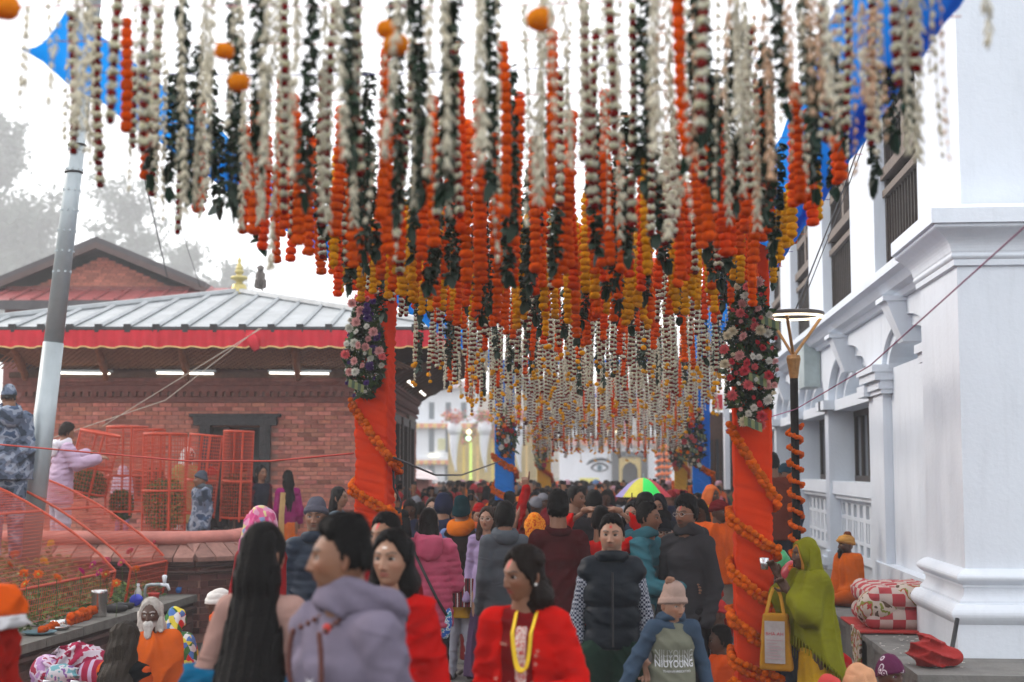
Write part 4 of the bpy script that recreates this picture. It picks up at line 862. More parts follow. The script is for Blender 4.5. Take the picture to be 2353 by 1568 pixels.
# ================================================================== the festival canopy: posts, beams, garlands
ORCL = mat('orange_satin', (.72, .052, .006), .8, .14, 3, .1, 90, spec=.12, transl=.3)
BLCL = mat('blue_satin', (.012, .29, .84), .8, .14, 3, .1, 90, spec=.12, transl=.5)
YECL = mat('yellow_satin', (.80, .46, .03), .8, .14, 3, .1, 90, spec=.12, transl=.3)
OTUBE = mat('red_orange_frame', (.55, .06, .01), .5, .2, 4)
CX0, CX1, CZ = -2.1, 1.0, 3.55
def wrapped_post(x, y, wx, wy, z1, m, label, seed, grp):
    """a square post wound with cloth: slanting folds pulled round the corners"""
    T = Thing('wrapped_post', label, 'post', (x, y+wy/2, 0), 0, grp); nz = 300; per = []
    hx, hy = wx/2, wy/2
    for (a, b) in (((-hx, -hy), (hx, -hy)), ((hx, -hy), (hx, hy)), ((hx, hy), (-hx, hy)), ((-hx, hy), (-hx, -hy))):
        for t in np.linspace(0, 1, 10, endpoint=False): per.append((a[0]+(b[0]-a[0])*t, a[1]+(b[1]-a[1])*t))
    per = np.array(per); n = len(per); s = np.linspace(0, 2*(wx+wy), n, endpoint=False); Z = np.linspace(.02, z1, nz); S, ZZ = np.meshgrid(s, Z); P = np.zeros((nz, n, 3)); P[..., 0] = per[:, 0]; P[..., 1] = per[:, 1]; P[..., 2] = ZZ
    r = np.random.RandomState(seed); sl = .45+.3*np.sin(ZZ*1.7+seed); q = ZZ*1.0+sl*(S % (wx+wy))
    amp = np.clip(vnoise(np.stack([S*.8, ZZ*.9, ZZ*0], -1), seed+3, .9)+.65, 0, 1)
    f = 0
    for k in range(5):
        fr = r.uniform(20, 58); f = f-(1-np.abs(np.sin(q*fr+r.rand()*6+1.2*np.sin(ZZ*3+k+S*2))))**2.6*r.uniform(.4, 1)
    d = .021*amp*f+.014*vnoise(np.stack([S, ZZ, 0*S], -1), seed+9, 1.3)
    nrm = per/np.linalg.norm(per*[1/hx, 1/hy], axis=1)[:, None]; nrm = per/np.abs(per/[hx, hy]).max(1)[:, None]/np.array([hx, hy]); nrm /= np.linalg.norm(nrm, axis=1)[:, None]
    P[..., :2] += nrm[None]*d[..., None]; P[..., 0] += x; P[..., 1] += y+hy
    T.part('cloth', MB().add(P.reshape(-1, 3), [ringfaces(nz, n)]), m, smooth=True)
    c = MB().box((x-hx+.02, y+.02, z1-.03), (x+hx-.02, y+wy-.02, z1+.01)); T.part('cap', c, OTUBE); return T
GP = 'cloth wrapped posts of the canopy'
POSTS = {'OR': (.80, 10.0, .262, .30), 'OL': (-2.09, 11.1, .262, .40), 'BL': (-2.02, 21.6, .28, .36), 'BR': (.96, 21.6, .27, .33), 'YL': (-2.1, 32, .30, .36), 'YR': (.92, 30.5, .28, .3)}
wrapped_post(*POSTS['OR'], 3.62, ORCL, 'tall orange cloth wrapped post beside the woman in the olive shawl', 1, GP)
wrapped_post(*POSTS['OL'], 3.62, ORCL, 'tall orange cloth wrapped post in front of the brick temple', 2, GP)
wrapped_post(*POSTS['BL'], 3.62, BLCL, 'blue cloth wrapped post on the side of the festival gate', 3, GP); wrapped_post(*POSTS['BR'], 3.62, BLCL, 'blue cloth wrapped post beside the saffron robed men', 4, GP)
wrapped_post(*POSTS['YL'], 3.62, YECL, 'yellow cloth wrapped post left of the painted eye', 5, GP); wrapped_post(*POSTS['YR'], 3.62, YECL, 'yellow cloth wrapped post half hidden behind a blue post', 6, GP)
# beams and blue side drapes
def beam(a, b, w_, h, m, label):
    a, b = np.array(a, float), np.array(b, float); V, F = tube(np.linspace(a, b, 40), [(w_/2, h/2)]*40, 12, side=(0, 0, 1)); V += vnoise(V, 3, .7)[:, None]*.012; return tag(one('canopy_beam', MB().add(V, F), m, label, 'beam', 'cloth wrapped beams of the canopy', smooth=True), kind='thing')
def drape(x0, x1, z0, z1, y0, y1, label, seed):
    n, k = 120, 9; V = []
    for i in range(n):
        y = y0+(y1-y0)*i/(n-1)
        for j in range(k):
            t = j/(k-1); x = x0+(x1-x0)*t; z = z0+(z1-z0)*t-.06*math.sin(np.pi*t)+.03*math.sin(y*2.1+seed)*math.sin(np.pi*t)+.012*math.sin(y*9+t*3); V.append((x, y, z))
    return one('canopy_drape', MB().add(V, [ringfaces(n, k, False)]), BLCL, label, 'drape', 'blue drapes along the canopy sides', smooth=True)
beam((1.03, 1.5, CZ+.05), (1.03, 32, CZ+.05), .16, .16, BLCL, 'blue cloth wrapped beam along the white building side of the canopy')
beam((-2.2, 7.0, CZ+.05), (-2.2, 32, CZ+.05), .10, .10, BLCL, 'blue cloth wrapped beam along the temple side of the canopy')
drape(1.08, .74, CZ-.03, CZ+.12, 1.5, 31, 'blue cloth drape under the canopy edge by the white building', 1)
drape(-2.24, -2.06, CZ-.04, CZ+.10, 4.9, 31, 'blue cloth drape under the canopy edge on the temple side', 2)
for y in (10.15, 11.3, 21.8, 32): beam((-2.2, y, CZ+.06), (1.14, y, CZ+.06), .08, .08, OTUBE if y < 20 else BLCL, 'cross beam of the canopy '+{10.15: 'over the orange posts', 11.3: 'just behind the orange posts', 21.8: 'over the blue posts', 32: 'over the yellow posts'}[y])
# ---------------- flowers for stringing
def ruffle(rs, r, h, seg, rings, amp):
    a = np.linspace(0, 2*np.pi, seg, endpoint=False); V = []
    for i in range(rings):
        t = (i+.5)/rings*np.pi; rr = r*math.sin(t)**.6*(1+amp*rs.uniform(-1, 1, seg)); V.append(np.stack([rr*np.cos(a), rr*np.sin(a), -h*np.cos(t)*(1+.5*amp*rs.uniform(-1, 1, seg))], 1))
    F = [ringfaces(rings, seg), [list(range(seg))[::-1]], [[(rings-1)*seg+i for i in range(seg)]]]; return np.vstack(V), F
def put(mb, V, F, C, t, rz=0, s=1., tilt=(0, 0)): mb.add((V*s)@rotz(rz).T@rotx(tilt[0]).T@roty(tilt[1]).T+np.array(t), F, C)
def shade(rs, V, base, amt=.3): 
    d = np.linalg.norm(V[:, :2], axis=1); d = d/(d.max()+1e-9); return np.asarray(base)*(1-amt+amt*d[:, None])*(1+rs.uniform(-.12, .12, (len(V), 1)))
ORG, YEL, WHT, RED, CRM = (.90, .125, .006), (.92, .46, .010), (.80, .78, .68), (.24, .012, .012), (.84, .80, .66)
CRM_LIT, MAR = (.80, .58, .40), (.10, .006, .015)  # first is jasmine cream with a warm light glow tinted in
def strand(kind, L, seed, hi=True, tip=None):
    rs = np.random.RandomState(seed); mb = MB(); z = 0.; sg, rg_ = (16, 8) if hi else (6, 3)
    V, F = tube([(0, 0, .0), (0, 0, -L)], .002, 3); mb.add(V, F, (.5, .47, .38))
    sway = lambda z: np.array([.008*math.sin(z*7+seed), .008*math.cos(z*6+seed*2), 0])
    if kind in ('orange', 'yellow'):
        base = np.array(ORG if kind == 'orange' else YEL); 
        if kind == 'orange': base = base*(1, rs.choice([.75, 1.0, 1.15]), 1)
        while z < L:
            r = rs.uniform(.027, .034); h = r*rs.uniform(.55, .72); V, F = ruffle(rs, r, h, sg, rg_, .20 if hi else .1); z += h*1.02
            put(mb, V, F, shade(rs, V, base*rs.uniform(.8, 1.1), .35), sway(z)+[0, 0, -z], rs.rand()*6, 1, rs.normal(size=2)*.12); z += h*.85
    elif kind == 'leaf':
        while z < L:
            n = 3 if hi else 2
            for k in range(n):
                a = rs.rand()*6.28; s = rs.uniform(.036, .052); u = np.linspace(-1, 1, 4 if hi else 3); V = []
                dr = rs.uniform(.0, .7)
                for v in (0, .5, 1):
                    for uu in u: V.append((uu*s*.62*(1-.25*v*v), s*(.12+.85*v), -s*(dr*v*v+.35*uu*uu*v)+.3*s*v))
                V = np.array(V); F = [ringfaces(3, len(u), False)]; g = np.array((.012, .035, .020))*rs.uniform(.5, 1.7)*[1+.7*rs.rand(), 1, .85]
                C = np.tile(g, (len(V), 1)); put(mb, V, F, C, sway(z)+[0, 0, -z], a, 1, rs.normal(size=2)*.25)
            z += rs.uniform(.013, .022) if hi else .03
        for k in range(3 if hi else 1):
            s = rs.uniform(.05, .075); V = np.array([(-s*.35, 0, 0), (s*.35, 0, 0), (s*.42, .01, -s*.6), (-s*.42, .01, -s*.6), (s*.12, .02, -s*1.1), (-s*.12, .02, -s*1.1)]); put(mb, V, [[[0, 1, 2, 3], [3, 2, 4, 5]]], np.tile((.015, .045, .025), (6, 1)), sway(L)+[0, 0, -L], rs.rand()*6, 1, rs.normal(size=2)*.3)
    elif kind == 'redwhite':
        while z < L:
            r = rs.uniform(.024, .030); z += r*.42
            if hi:
                for k in range(9):
                    a_ = k*.698+rs.uniform(-.25, .25); V, F = ruffle(rs, r*rs.uniform(.30, .46), r*rs.uniform(.26, .42), 6, 4, .3); put(mb, V, F, np.tile(np.array(WHT)*rs.uniform(.78, 1.05)*[1, 1, rs.uniform(.8, 1)], (len(V), 1)), sway(z)+[r*.62*math.cos(a_), r*.62*math.sin(a_), -z+rs.uniform(-.006, .006)])
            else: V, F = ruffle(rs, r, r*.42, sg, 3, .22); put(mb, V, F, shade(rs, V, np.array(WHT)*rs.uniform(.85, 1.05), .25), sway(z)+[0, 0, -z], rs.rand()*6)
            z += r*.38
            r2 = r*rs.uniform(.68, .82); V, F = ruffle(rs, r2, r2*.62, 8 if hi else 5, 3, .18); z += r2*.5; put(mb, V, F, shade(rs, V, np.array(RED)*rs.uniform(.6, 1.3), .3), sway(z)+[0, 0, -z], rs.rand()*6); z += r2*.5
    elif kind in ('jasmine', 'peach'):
        base = np.array(CRM if kind == 'jasmine' else CRM_LIT); fat = 1.0 if seed % 3 == 0 else .55
        while z < L:
            z += rs.uniform(.022, .045)*(1 if hi else 1.5)
            for k in range((rs.randint(3, 6) if fat > .9 else rs.randint(1, 4)) if hi else 2):
                a = rs.rand()*6.28; s = rs.uniform(.022, .036)*fat; V, F = tube([(0, 0, 0), (s*.45, 0, -s*.5), (s*.75, 0, -s*1.0)], [.0022, .0065, .004], 5 if hi else 3); put(mb, V, F, np.tile(base*rs.uniform(.8, 1.1), (len(V), 1)), sway(z)+[0, 0, -z], a)
            if rs.rand() < .5:
                V, F = ruffle(rs, .011, .008, 6, 3, .2); put(mb, V, F, np.tile(base, (len(V), 1)), sway(z)+[0, 0, -z])
    if tip:
        tc = {'yellow': YEL, 'orange': ORG, 'maroon': MAR}[tip]
        for k in range(2):
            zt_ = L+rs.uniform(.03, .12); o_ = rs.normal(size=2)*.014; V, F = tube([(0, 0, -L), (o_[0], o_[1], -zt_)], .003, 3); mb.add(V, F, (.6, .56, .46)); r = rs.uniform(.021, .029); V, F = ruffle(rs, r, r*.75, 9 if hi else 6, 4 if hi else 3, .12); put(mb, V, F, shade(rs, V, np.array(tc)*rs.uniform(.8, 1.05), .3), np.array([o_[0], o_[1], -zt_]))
    return mb
SM = {}
LQ = [.22, .30, .38, .46, .54, .62, .72, .84, .98, 1.14, 1.32]
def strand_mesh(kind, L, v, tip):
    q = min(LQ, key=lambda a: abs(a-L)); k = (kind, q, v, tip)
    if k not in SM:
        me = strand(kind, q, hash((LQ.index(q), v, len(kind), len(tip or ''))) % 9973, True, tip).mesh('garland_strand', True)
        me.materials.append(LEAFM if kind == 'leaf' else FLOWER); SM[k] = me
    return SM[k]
ZB = ([3, 4, 5, 6, 7, 8, 9, 10, 12, 14, 17, 20, 25, 30], [2.82, 2.80, 2.83, 2.87, 2.93, 2.97, 3.01, 3.04, 3.0, 2.95, 2.85, 2.76, 2.57, 2.36])
KIND_LABEL = {'orange': 'orange marigold strand', 'yellow': 'yellow marigold strand', 'leaf': 'dark green folded leaf strand', 'redwhite': 'white and red flower strand', 'jasmine': 'thin white jasmine string', 'peach': 'warm glow tinted jasmine string'}
STR = []
def row(y, step, mix, dy=.12, keep=1., tips=None, dz=0, edge=False):
    x = CX0+.06+RND.random()*step
    while x < CX1-.03:
        kind = RND.choices([m[0] for m in mix], [m[1] for m in mix])[0]; u = abs((x-(CX0+CX1)/2)/((CX1-CX0)/2)); yy = y+RND.uniform(-dy, dy)
        zb = np.interp(yy, *ZB)+(.36*u**2.2 if yy < 12 else -.06*u)+RND.gauss(0, .055)+dz
        if RND.random() < keep and (not edge or u > .55):
            STR.append((kind, x+RND.uniform(-.3, .3)*step, yy, max(.2, CZ-.01-zb), (tips and RND.choices([t[0] for t in tips], [t[1] for t in tips])[0]) or None))
        x += step*RND.uniform(.75, 1.25)
for y in (3.6, 4.0, 4.4, 4.8): row(y, .135, [('jasmine', 7), ('redwhite', .6)], dz=.02)
for y in (4.2, 4.65, 5.1, 5.5): row(y, .175, [('leaf', 4), ('redwhite', 4), ('jasmine', 2), ('orange', 1.5)], dz=.06)
for y in (4.75, 5.0, 5.3, 5.6): row(y, .22, [('jasmine', 5), ('leaf', 3), ('redwhite', 2)], dz=-.02, edge=True)
for y in (5.85, 6.2, 6.55): row(y, .17, [('orange', 7), ('leaf', 2), ('redwhite', 1.5)])
for y in (6.9, 7.2, 7.5, 7.8, 8.1): row(y, .16, [('orange', 6.5), ('leaf', 1.8), ('redwhite', .7), ('yellow', 1.2)], dz=-.01)
for y in (8.4, 8.7, 9.0, 9.3, 9.6): row(y, .145, [('orange', 3.5), ('yellow', 5), ('leaf', 1)], dz=-.06)
for y in (10.0, 10.4, 10.8, 11.2, 11.6): row(y, .15, [('orange', 4), ('leaf', 2), ('redwhite', 4), ('yellow', .6)])
for y in np.arange(12, 16, .40): row(y, .15, [('redwhite', 6), ('leaf', 1), ('orange', .9), ('jasmine', 2.5)], tips=[(None, 4), ('yellow', 2)])
for y in np.arange(16, 21, .45): row(y, .16, [('redwhite', 5), ('jasmine', 4), ('orange', .4)], tips=[(None, 4), ('yellow', 3)])
for y in np.arange(21, 31.5, .5): row(y, .18, [('jasmine', 5), ('redwhite', 4), ('orange', .25)], tips=[(None, 4), ('yellow', 3), ('orange', 1.3), ('maroon', .9)])
# jasmine strings at the front right, warm light put into their petal colour
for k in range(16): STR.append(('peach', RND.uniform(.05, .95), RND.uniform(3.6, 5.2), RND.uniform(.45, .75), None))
for px in (2030, 2068, 2115, 2140): p = WY(px, 0, 4.2); STR.append(('jasmine', p[0], 4.2, .62, None))
cnt = {}; REST = {}; STR.sort(key=lambda s: s[2])
def zone(y): return 'canopy front' if y < 6.2 else 'canopy middle' if y < 12 else 'far canopy'
NAMES = {'orange': 'orange_marigold_strand', 'yellow': 'yellow_marigold_strand', 'leaf': 'leaf_strand', 'redwhite': 'white_red_strand', 'jasmine': 'jasmine_string', 'peach': 'glow_tinted_jasmine_string'}
for i, (kind, x, y, L, tip) in enumerate(STR):
    c_ = cnt[kind] = cnt.get(kind, 0)+1
    far = y > 19 or c_ > 300
    if far: REST.setdefault('x', []).append((kind, x, y, L, tip)); continue
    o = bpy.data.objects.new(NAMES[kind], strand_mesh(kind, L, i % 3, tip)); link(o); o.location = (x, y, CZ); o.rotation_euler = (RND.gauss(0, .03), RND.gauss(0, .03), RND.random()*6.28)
    s = RND.uniform(.78, .95)*(.78 if y < 5.7 else 1); o.scale = (s, s, 1)
    side_ = ', temple side' if x < -1.2 else ', white building side' if x > .1 else ', centre line'
    tag(o, KIND_LABEL[kind]+(' with %s tip' % tip if tip else '')+' hung in the '+zone(y)+side_, 'garland', KIND_LABEL[kind]+'s hung from the canopy')
rest = MB(); LOW = {}
for (kind, x, y, L, tip) in REST.get('x', []):
    q = min(LQ, key=lambda a: abs(a-L)); k = (kind, q, tip, RND.randrange(2))
    if k not in LOW: LOW[k] = strand(kind, q, len(LOW)+5, False, tip).arrays()
    V, F, C = LOW[k]; rest.add(V@rotz(RND.random()*6).T+[x, y, CZ], F, C)
if rest.n: o = obj('far_garland_strands', rest.mesh('far_garland_strands'), FLOWER); tag(o, 'mass of white flower strings with yellow tips filling the far canopy', 'garlands', kind='stuff')
# big single marigolds tied on the front strings
for k, (px, py, s) in enumerate(((1243, 45, 1.4), (890, 68, 1.1), (910, 103, 1.3), (550, 190, 1.1), (515, 118, 1.0), (12, 18, 1.5))):
    p = WY(px, py, 3.8); rs = np.random.RandomState(k); V, F = ruffle(rs, .028*s, .022*s, 16, 9, .09); m_ = MB().add(V+p, F, shade(rs, V, np.array((.80, .28, .01)), .3))
    one('marigold', m_, FLOWER, 'single large orange yellow marigold blurred near the top, '+['above the canopy middle', 'upper of a close pair', 'lower of a close pair', 'before the pale strings', 'above another before the pale strings', 'in the top corner'][k], 'flower', 'single marigolds near the lens', smooth=True)
# strings over which they hang
for k, y in enumerate([3.6, 4.1, 4.6, 5.0, 5.4, 5.8, 6.2, 6.7, 7.2, 7.8, 8.4, 9.0, 9.6, 10.4, 11.2, 12, 13, 14, 15.5, 17, 19]):
    P = [(x, y+.03*math.sin(x*2+k), CZ+.005-.03*math.sin((x+2.2)/3.34*np.pi)) for x in np.linspace(-2.2, 1.14, 14)]; V, F = tube(P, .0022, 4)
    one('canopy_string', MB().add(V, F), [mat('orange_thread', (.6, .22, .08), .9), mat('blue_thread', (.12, .12, .30), .9), mat('pink_thread', (.55, .16, .2), .9)][k % 3], 'thin string stretched across the canopy for hanging strands', 'string', 'strings across the canopy')
# ---------------- marigold ropes wound round posts and lamp
def beads_along(P, step, rs, r0, col, mb):
    P = np.asarray(P, float); s = np.concatenate([[0], np.cumsum(np.linalg.norm(np.diff(P, axis=0), axis=1))]); q = 0
    while q < s[-1]:
        c_ = np.array([np.interp(q, s, P[:, i]) for i in range(3)]); r = r0*rs.uniform(.85, 1.15); V, F = ruffle(rs, r, r*.8, 11, 6, .15); R_ = rotx(rs.rand()*6)@rotz(rs.rand()*6)
        C = np.asarray(col)*(.7+.4*rs.rand())*(1+rs.uniform(-.14, .14, (len(V), 1))); mb.add(V@R_.T+c_+rs.normal(size=3)*r*.18, F, C); q += step*rs.uniform(.85, 1.15)
MG = (.76, .135, .006)
def around(x, y, wx, wy, bands, off=.03):
    """bands: (z at front left, z at front right); descends behind between them"""
    P = []; X0, X1, Y0, Y1 = x-wx/2-off, x+wx/2+off, y-off, y+wy+off
    for i, (za, zb) in enumerate(bands):
        P += [(X0+(X1-X0)*t, Y0, za+(zb-za)*t-.012*math.sin(np.pi*t)) for t in np.linspace(0, 1, 12)]
        if i+1 < len(bands):
            zc = bands[i+1][0]; seq = [(X1, Y0), (X1, Y1), (X0, Y1), (X0, Y0)]; ds = [0, .3, .65, 1]
            P += [(sx, sy, zb+(zc-zb)*t) for (sx, sy), t in zip(seq[1:3], ds[1:3])]
    return P
def wound(name_x, bands, label, double=True, r=.024):
    x, y, wx, wy = POSTS[name_x]; rs = np.random.RandomState(len(label)); m_ = MB(); P = np.array(around(x, y, wx, wy, bands)); beads_along(P, r*1.35, rs, r, MG, m_)
    if double: beads_along(P+[0, -.004, .05], r*1.35, rs, r, np.array(MG)*[1, 1.15, 1], m_)
    one('marigold_rope', m_, FLOWER, label, 'garland', 'marigold ropes wound round posts', smooth=True)
def zat(px, py, Y): return WY(px, py, Y)[2]
zr_ = lambda py: zat(1725, py, 10.0); zl_ = lambda py: zat(850, py, 11.1)
wound('OR', [(zr_(992), zr_(1160)), (zr_(1205), zr_(1275)), (zr_(1325), zr_(1405)), (zr_(1435), zr_(1505)), (zr_(1530), zr_(1572)), (zr_(1640), zr_(1700)), (.5, .3), (.2, .12)], 'thick double marigold rope wound round the orange post by the olive shawl')
wound('OL', [(zl_(935), zl_(1065)), (zl_(1130), zl_(1185)), (zl_(1260), zl_(1330)), (zl_(1400), zl_(1480)), (.35, .2)], 'double marigold rope wound round the orange post by the temple')
wound('BL', [(zat(1150, 1052, 21.6), zat(1150, 1085, 21.6)), (zat(1150, 1130, 21.6), zat(1150, 1155, 21.6)), (1.1, .9), (.6, .4)], 'marigold rope wound round the blue post by the gate', True, .03)
wound('BR', [(zat(1597, 1062, 21.6), zat(1597, 1095, 21.6)), (zat(1597, 1150, 21.6), zat(1597, 1180, 21.6)), (zat(1597, 1228, 21.6), zat(1597, 1240, 21.6)), (zat(1597, 1275, 21.6), zat(1597, 1285, 21.6)), (.5, .4)], 'marigold rope wound round the blue post by the saffron men', True, .03)
wound('YL', [(zat(1246, 1070, 32), zat(1246, 1095, 32)), (1.4, 1.2), (.8, .6)], 'marigold rope on the yellow post left of the eye', True, .03)
wound('YR', [(zat(1560, 1045, 30.5), zat(1560, 1085, 30.5)), (1.5, 1.2), (.8, .5)], 'marigold rope on the half hidden yellow post', True, .03)
m_ = MB(); hp = [(rl[0]+.055*math.cos(t), rl[1]+.055*math.sin(t), zat(1828, 978, 12.5)-t*.0205) for t in np.linspace(0, 6.28*14, 260)]; beads_along(hp, .03, np.random.RandomState(2), .022, MG, m_)
one('marigold_rope', m_, FLOWER, 'marigold rope spiralling down the black lamp post', 'garland', 'marigold ropes wound round posts', smooth=True)
# ---------------- flower sprays on the posts
def spray(key, px0, px1, py0, py1, Y, label, seed, pal, nfl, big=1., leaf_n=1500):
    rs = np.random.RandomState(seed); c0 = WY(px0, py1, Y); c1 = WY(px1, py0, Y); T = Thing('flower_spray', label, 'flower arrangement', ((c0[0]+c1[0])/2, Y, c0[2]), 0, 'flower sprays tied to the posts')
    cx_ = (c0[0]+c1[0])/2; hw = (c1[0]-c0[0])/2; z0, z1 = c0[2], c1[2]; h = z1-z0
    def pt(): 
        t = rs.rand(); wv = hw*(.55+.45*math.sin(np.pi*min(1, t*1.1+.05)))*(1 if t > .12 else .6); x = cx_+rs.uniform(-1, 1)*wv; return np.array([x, Y-.02-.09*rs.rand()*(1-((x-cx_)/hw)**2*.6), z0+t*h])
    P = np.array([pt()+[0, .05, 0] for _ in range(leaf_n)]); V, F, C = leafcloud(P, None, .04*big, [(.018, .045, .02), (.03, .065, .025), (.012, .03, .016), (.05, .09, .02)], rs); T.part('foliage', MB().add(V, [F], C), LEAFM, kind='stuff')
    P = np.array([pt()+[0, -.03, 0] for _ in range(260)]); V, F, C = leafcloud(P, None, .006, [(.75, .75, .72)], rs); T.part('baby_breath', MB().add(V, [F], C), FLOWER, kind='stuff')
    for k in range(7):      # long pointed leaves
        p = pt(); a = rs.rand()*6.28; L_ = .12*big; d = np.array([math.cos(a), -.4, math.sin(a)*.8]); d /= np.linalg.norm(d); sd = np.cross(d, [0, 1, 0]); sd /= np.linalg.norm(sd)+1e-9; V = []
        for t in (0, .3, .65, 1): V += [p+d*L_*t-sd*.022*math.sin(np.pi*(.12+.85*t))+[0, 0, -.05*t*t], p+d*L_*t+sd*.022*math.sin(np.pi*(.12+.85*t))+[0, 0, -.05*t*t]]
        T.part('long_leaf', MB().add(V, [[[0, 1, 3, 2], [2, 3, 5, 4], [4, 5, 7, 6]]], (.03, .07, .02)), LEAFM)
    for k in range(3):      # striped folded leaves
        p = pt()+[0, -.06, 0]; g = MB()
        for j in range(5): g.add([p+[-.06+.024*j, 0, .03-.01*j], p+[-.036+.024*j, 0, .02-.01*j], p+[-.036+.024*j, -.02, -.04-.01*j], p+[-.06+.024*j, -.02, -.03-.01*j]], [[[0, 1, 2, 3]]], (.03, .06, .03) if j % 2 else (.16, .18, .06))
        T.part('striped_leaf', g, LEAFM)
    placed = []
    for k in range(nfl*6):
        if len(placed) >= nfl: break
        p = pt()+[0, -.05, 0]
        if any(np.linalg.norm((p-q)[[0, 2]]) < .045*big for q in placed): continue
        placed.append(p); cn = RND.choice(list(pal)); o = bpy.data.objects.new('chrysanthemum', flower_mesh('p_'+cn, pal[cn], .042, n=16, layers=4, heart=tuple(np.array(pal[cn])*.8))); link(o, T.o)
        s = big*rs.choice([.45, .7, .95, 1.1]); o.location = p-np.array(T.o.location); s *= 1.0; o.scale = (s, s, s*.8); o.rotation_euler = (math.pi/2+rs.uniform(-.5, .4), rs.uniform(-.3, .3), rs.uniform(-.7, .7))
P1 = {'white': (.78, .77, .70), 'pink': (.75, .16, .17), 'cream': (.75, .68, .50), 'rose': (.62, .06, .08), 'palepink': (.76, .40, .38)}
P2 = {'white': (.78, .77, .70), 'palepink': (.76, .40, .38), 'violet': (.10, .05, .20), 'pink': (.75, .16, .17), 'white2': (.72, .72, .64)}
P3 = {'red': (.60, .03, .03), 'white': (.75, .74, .68), 'orange': (.8, .2, .02), 'rose': (.7, .10, .12)}
spray('OR', 1664, 1782, 640, 976, 9.95, 'tall spray of white and pink chrysanthemums on the orange post by the ring lamp', 41, P1, 62)
spray('OL', 793, 886, 690, 914, 11.05, 'spray of white and pale pink flowers on the orange post by the temple', 42, P2, 44)
spray('BL', 1140, 1188, 930, 1050, 21.5, 'spray of red and orange flowers on the blue post by the gate', 43, P3, 26, 1.3, 400); spray('BR', 1568, 1622, 940, 1070, 21.5, 'dark spray with white and red flowers on the blue post by the saffron men', 44, {**P3, **P1}, 30, 1.2, 600)
spray('YL', 1225, 1262, 985, 1078, 31.8, 'small spray of orange and pink flowers on the yellow post', 45, P3, 18, 1.5, 300); spray('YR', 1540, 1570, 990, 1078, 30.2, 'dark leafy spray on the half hidden yellow post', 46, P3, 14, 1.5, 400)
# ================================================================== people: one smooth body each, clothes and hair as its parts
def sstep(x, a, b): t = np.clip((x-a)/(b-a+1e-12), 0, 1); return t*t*(3-2*t)
def surfnet(fn, lo, hi, h):
    lo = np.array(lo, float); n = np.maximum(4, np.ceil((np.array(hi)-lo)/h).astype(int)+1); g = [lo[i]+h*np.arange(n[i]) for i in range(3)]
    cb = 4; nc = -(-n//cb); gc = [lo[i]+h*(cb*np.arange(nc[i])+(cb-1)/2) for i in range(3)]; Dc = fn(np.stack(np.meshgrid(*gc, indexing='ij'), -1))
    D = np.repeat(np.repeat(np.repeat(Dc, cb, 0), cb, 1), cb, 2)[:n[0], :n[1], :n[2]].copy(); I = np.argwhere(np.abs(D) < 1.3*cb*h+.02); D[tuple(I.T)] = fn(lo+h*I); s = D < 0
    c = [D[i:n[0]-1+i, j:n[1]-1+j, k:n[2]-1+k] for i in (0, 1) for j in (0, 1) for k in (0, 1)]
    sg = sum((q < 0).astype(int) for q in c); act = (sg > 0) & (sg < 8); idx = np.full(act.shape, -1); A = np.argwhere(act); idx[act] = np.arange(len(A))
    if not len(A): return np.zeros((0, 3)), np.zeros((0, 4), int)
    cv = [q[act] for q in c]; off = np.array([(i, j, k) for i in (0, 1) for j in (0, 1) for k in (0, 1)], float)
    acc = np.zeros((len(A), 3)); num = np.zeros(len(A))
    for a, b in ((0, 1), (2, 3), (4, 5), (6, 7), (0, 2), (1, 3), (4, 6), (5, 7), (0, 4), (1, 5), (2, 6), (3, 7)):
        m = (cv[a] < 0) != (cv[b] < 0); t = cv[a]/(cv[a]-cv[b]+1e-12); t = np.where(m, t, 0)[:, None]; acc += np.where(m[:, None], off[a]+(off[b]-off[a])*t, 0); num += m
    V = lo+h*(A+acc/num[:, None]); F = []
    for ax in range(3):
        sl0 = [slice(1, -1)]*3; sl1 = [slice(1, -1)]*3; sl0[ax] = slice(0, -1); sl1[ax] = slice(1, None)
        a = s[tuple(sl0)]; b = s[tuple(sl1)]; E = np.argwhere(a != b)
        if not len(E): continue
        flip = a[tuple(E.T)]; e = E+1; e[:, ax] -= 1; o1, o2 = [(1, 2), (2, 0), (0, 1)][ax]; q = []
        for d1, d2 in ((1, 1), (0, 1), (0, 0), (1, 0)): c_ = e.copy(); c_[:, o1] -= d1; c_[:, o2] -= d2; q.append(idx[tuple(c_.T)])
        q = np.stack(q, 1); q[~flip] = q[~flip][:, ::-1]; F.append(q[(q >= 0).all(1)])
    return V, np.vstack(F)
def rc(P, a, b, ra, rb, ys=1.):
    a, b = np.array(a, float), np.array(b, float); sc = np.array([1, 1/ys, 1]); p = (P-a)*sc; d = (b-a)*sc; L = d@d+1e-12; t = np.clip(p@d/L, 0, 1); return (np.linalg.norm(p-t[..., None]*d, axis=-1)-(ra+(rb-ra)*t))*min(1, ys)
def ell(P, c, r): p = (P-np.array(c))/np.array(r); return (np.linalg.norm(p, axis=-1)-1)*min(r)
def smin(ds, k):
    o = ds[0]
    for d in ds[1:]: h = np.clip(.5+.5*(d-o)/k, 0, 1); o = d+(o-d)*h-k*h*(1-h)
    return o
